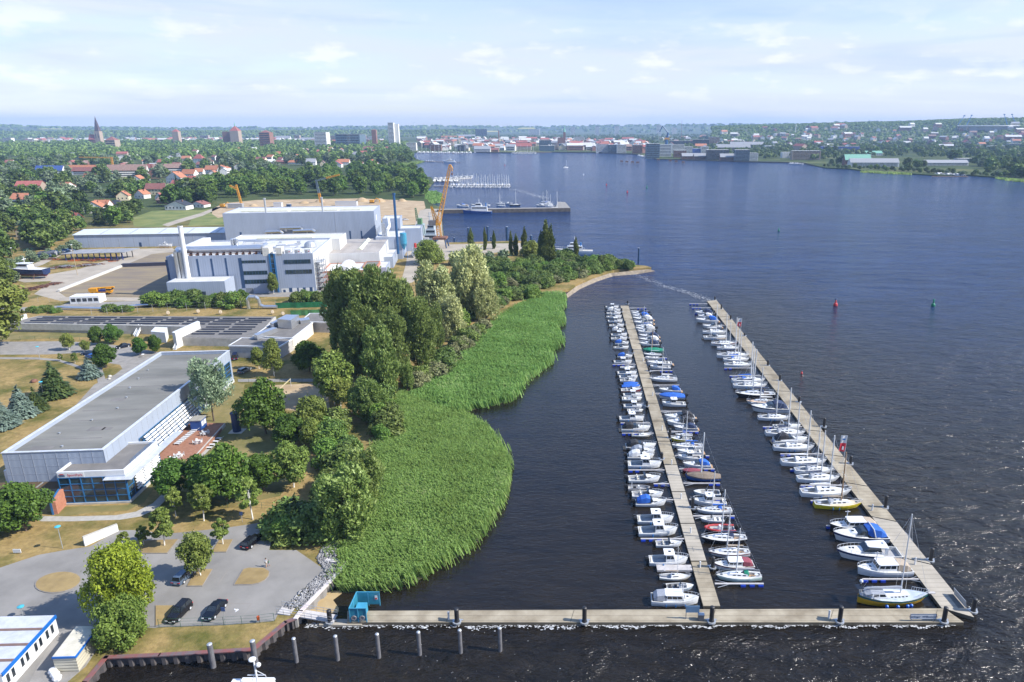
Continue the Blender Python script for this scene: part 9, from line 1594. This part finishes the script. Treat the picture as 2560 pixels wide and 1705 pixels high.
p=G(1043,640,ZL);o=thing('beached_cutter','red and white boat on the quay left of the weeping willow','boat',p,R(85));q=MB();q.loft([[(x,-w_,3),(x,0,.5),(x,w_,3)]for x,w_ in((-7,1.6),(-3,2.1),(3,2),(8,.2))]);q.build('hull',PAINT['white'],o);q=MB();q.box(-5,0,-1.2,1.2,3,5.5);q.build('wheelhouse',gel,o);q=MB();q.tube((-2.5,0,5.5),(-2.5,0,8),.9,.7,8);q.build('funnel',redp,o)
q=MB();a,b=G(1085,466,0),G(1277,466.5,0);q.prism([(a.x,a.y-1.5),(b.x,b.y-1.5),(b.x,b.y+1.5),(a.x,a.y+1.5)],-.3,.9);tag(q.build('far_jetty',conc),'long pale pontoon of the far marina','pontoon');q=MB();a,b=G(1085,452,0),G(1180,446,0);q.prism([(a.x,a.y-1.5),(b.x,b.y-1.5),(b.x,b.y+1.5),(a.x,a.y+1.5)],-.3,.8);tag(q.build('far_jetty',conc),'shorter rear pontoon of the far marina','pontoon')
def farboats(n,u0,v0,u1,v1,kinds,rzs,label,group,s=(.9,1.2)):
 for i in range(n):
  t=(i+.5)/n;k=kinds[i%len(kinds)];p=G(u0+(u1-u0)*t,v0+(v1-v0)*t,0);o=bpy.data.objects[BP[k][0].name];d=dup(o,(p.x+rnd.uniform(-.5,.5),p.y,0),rzs[i%len(rzs)]+rnd.uniform(-.06,.06),rnd.uniform(*s),label,group);d['category']='sailing boat' if 'yacht' in k or 'sail' in k else 'motorboat'
H_=math.pi/2
farboats(26,1122,468,1275,469,['yachtwhite','yachtgrey','daysail','yachtblue'],[H_],'white sailing yacht in the near row of the far marina','near row of the far marina',(.9,1.3));farboats(26,1126,463,1275,463.5,['yachtgrey','yachtwhite','yachtblue'],[-H_],'white sailing yacht in the middle row of the far marina','middle row of the far marina',(.9,1.3));farboats(14,1085,455,1150,455,['cruiserwhite','pilot1','cuddywhite'],[H_],'white motorboat in the left middle row of the far marina','motorboats of the far marina',(1.2,1.6));farboats(22,1084,450,1180,444.5,['cruiserwhite','cuddywhite','pilot1'],[-H_],'white motorboat in the rear row of the far marina','rear row of the far marina',(1.2,1.6))
farboats(18,2340,437.5,2412,440,['cruiserwhite','cuddywhite','pilot1'],[H_,-H_],'white motorboat at the small jetty of the far right shore','boats of the far right shore',(1.3,1.8));farboats(9,1978,411.5,2004,411.5,['cruiserwhite','cuddywhite'],[0],'white boat at the far quay corner','boats at the far quay corner',(1.3,1.8));farboats(26,1042,382.5,1180,383.5,['yachtwhite','cruiserwhite'],[H_],'white boat along the far city quay','boats along the far city quay',(1.6,2.2));farboats(14,1283,384.6,1340,384.2,['yachtwhite','hardtop'],[0,H_],'white boat moored at the middle of the city quay','boats at the middle of the city quay',(1.5,2.0));farboats(6,1598,390,1612,394,['cruiserwhite'],[0],'white boat off the far green glass house','boats off the green glass house',(1.4,1.8));farboats(4,1066,404,1086,404.5,['cuddywhite'],[0],'small boat along the far wooden jetty','boats at the far wooden jetty',(1.2,1.5))
q=MB();a,b=G(1063,405,0),G(1150,407,0);q.prism([(a.x,a.y-1.2),(b.x,b.y-1.2),(b.x,b.y+1.2),(a.x,a.y+1.2)],.9,1.4)
for k in range(15):p=a.lerp(b,k/14);q.tube((p.x,p.y,-1),(p.x,p.y,1.6),.4,n=6)
tag(q.build('wooden_jetty',wood),'dark wooden jetty on piles off the headland','jetty');q=MB();a,b=G(2330,441.5,0),G(2420,442,0);q.prism([(a.x,a.y-1.2),(b.x,b.y-1.2),(b.x,b.y+1.2),(a.x,a.y+1.2)],-.3,.8);tag(q.build('wooden_jetty',wood),'dark small-boat jetty of the far right shore','jetty')
d=dup(bpy.data.objects[BP['yachtwhite'][0].name],G(1415,420,0),.6,1.2,'lone white sailing boat under way far out on the water');del d['group'];d['category']='sailing boat'
def buoy(u,vb,vt,m,label,sharp=True):
 p=G(u,vb,0);h=vz(p,vt);o=thing('buoy',label,'buoy',p);q=MB();q.lathe([(h*.24,-.3),(h*.28,.1),(h*.26,h*.28),(h*.11,h*.42),(h*.08,h*.78),(0,h*.8)],n=14);q.build('body',m,o);q=MB();q.lathe([(h*.07,h*.8),(h*.16,h*.82),(h*.1,h*.98),(0,h)],n=10);q.build('topmark',m if m is not redp else navy,o)
gr=mat('buoy_green',(.0,.18,.09),.45)
buoy(2088.6,764,746,redp,'largest red buoy on the open water');buoy(2332.7,765,748,gr,'green buoy right of the large red one');buoy(1946.7,577,569,gr,'small green buoy in the middle of the river');buoy(1516,463,457,redp,'small red buoy off the far marina, right of the others');buoy(1617,470,463,gr,'tiny green buoy near the red stick mark');buoy(1568,481,474,redp,'thin red stick buoy in the fairway');buoy(1262,414,410,redp,'tiny red buoy near the city side');buoy(1459,438,434,white,'tiny white buoy in the fairway');buoy(2004,934,925,redp,'small red fender buoy at the edge of the outer pontoon')
for i,(u,v)in enumerate(((1554,407),(1567,408),(1581,409),(1594,410),(1645.5,402.5),(1675,405.5),(1690,407),(1708,409))):p=G(u,v,0);o=thing('dolphin','dark brown mooring dolphin in the row before the far glass houses','mooring dolphin',p,0,'mooring dolphins');q=MB();q.box(-3,3,-2,2,2.2,4.8);q.build('head',rust,o);q=MB();[q.tube((x,y,-1),(x*.8,y*.8,2.2),.35,n=6)for x in(-2.4,2.4)for y in(-1.5,1.5)];q.build('piles',wood,o)
def workboat():
 p=G(660,1800,0);z=lambda v:vz(p,v);o=thing('work_boat','white boat superstructure with radar mast rising at the bottom edge','motorboat',p);k=mpp(p)
 b=Boat(9,3.2,1.4,.6,MOT,PAINT['navy'],'work_boat');bpy.data.objects.remove(o);o=b.o;b.deck(.02);o.location=(p.x,p.y,0);tag(o,'white boat superstructure with radar mast rising at the bottom edge','motorboat');zr=z(1709)
 b.block('wheelhouse',gel,-2.6,2,1.3,1.1,-2.4,1.6,1.2,zr-.3);b.win('R',.05,.95,.6,.85);b.win('L',.05,.95,.6,.85);b.roof('cabin_roof',gel,-2.6,1.8,1.3,zr-.3,.12);zt=z(1646)
 q=MB();q.tube((0,0,zr-.2),(-.1,0,zt-.3),.16,.1,8);q.box(-1.2,1.1,-.05,.05,zr+1.3,zr+1.4);q.tube((0,0,zr+2.1),(1.0,0,zr+1.4),.04,n=4);q.tube((1.1,0,zr+1.4),(1.4,0,zr),.04,n=4);q.tube((-.9,0,zr),(-.2,0,zr+1.6),.04,n=4);q.build('mast',white,o);q=MB();q.lathe([(.45,0),(.48,.12),(.4,.22),(0,.26)],(-.25,0,zt-.25),12);q.build('radar_dome',white,o);q=MB();q.lathe([(.1,-.32),(.3,-.15),(.33,.05),(.2,.25),(0,.32)],(.42,0,zt-1.0),12);q.build('satellite_dome',white,o)
 q=MB();q.box(-3.4,-2.4,-.5,.5,zr-.1,zr+.35);q.build('raft_box',white,o)
workboat()
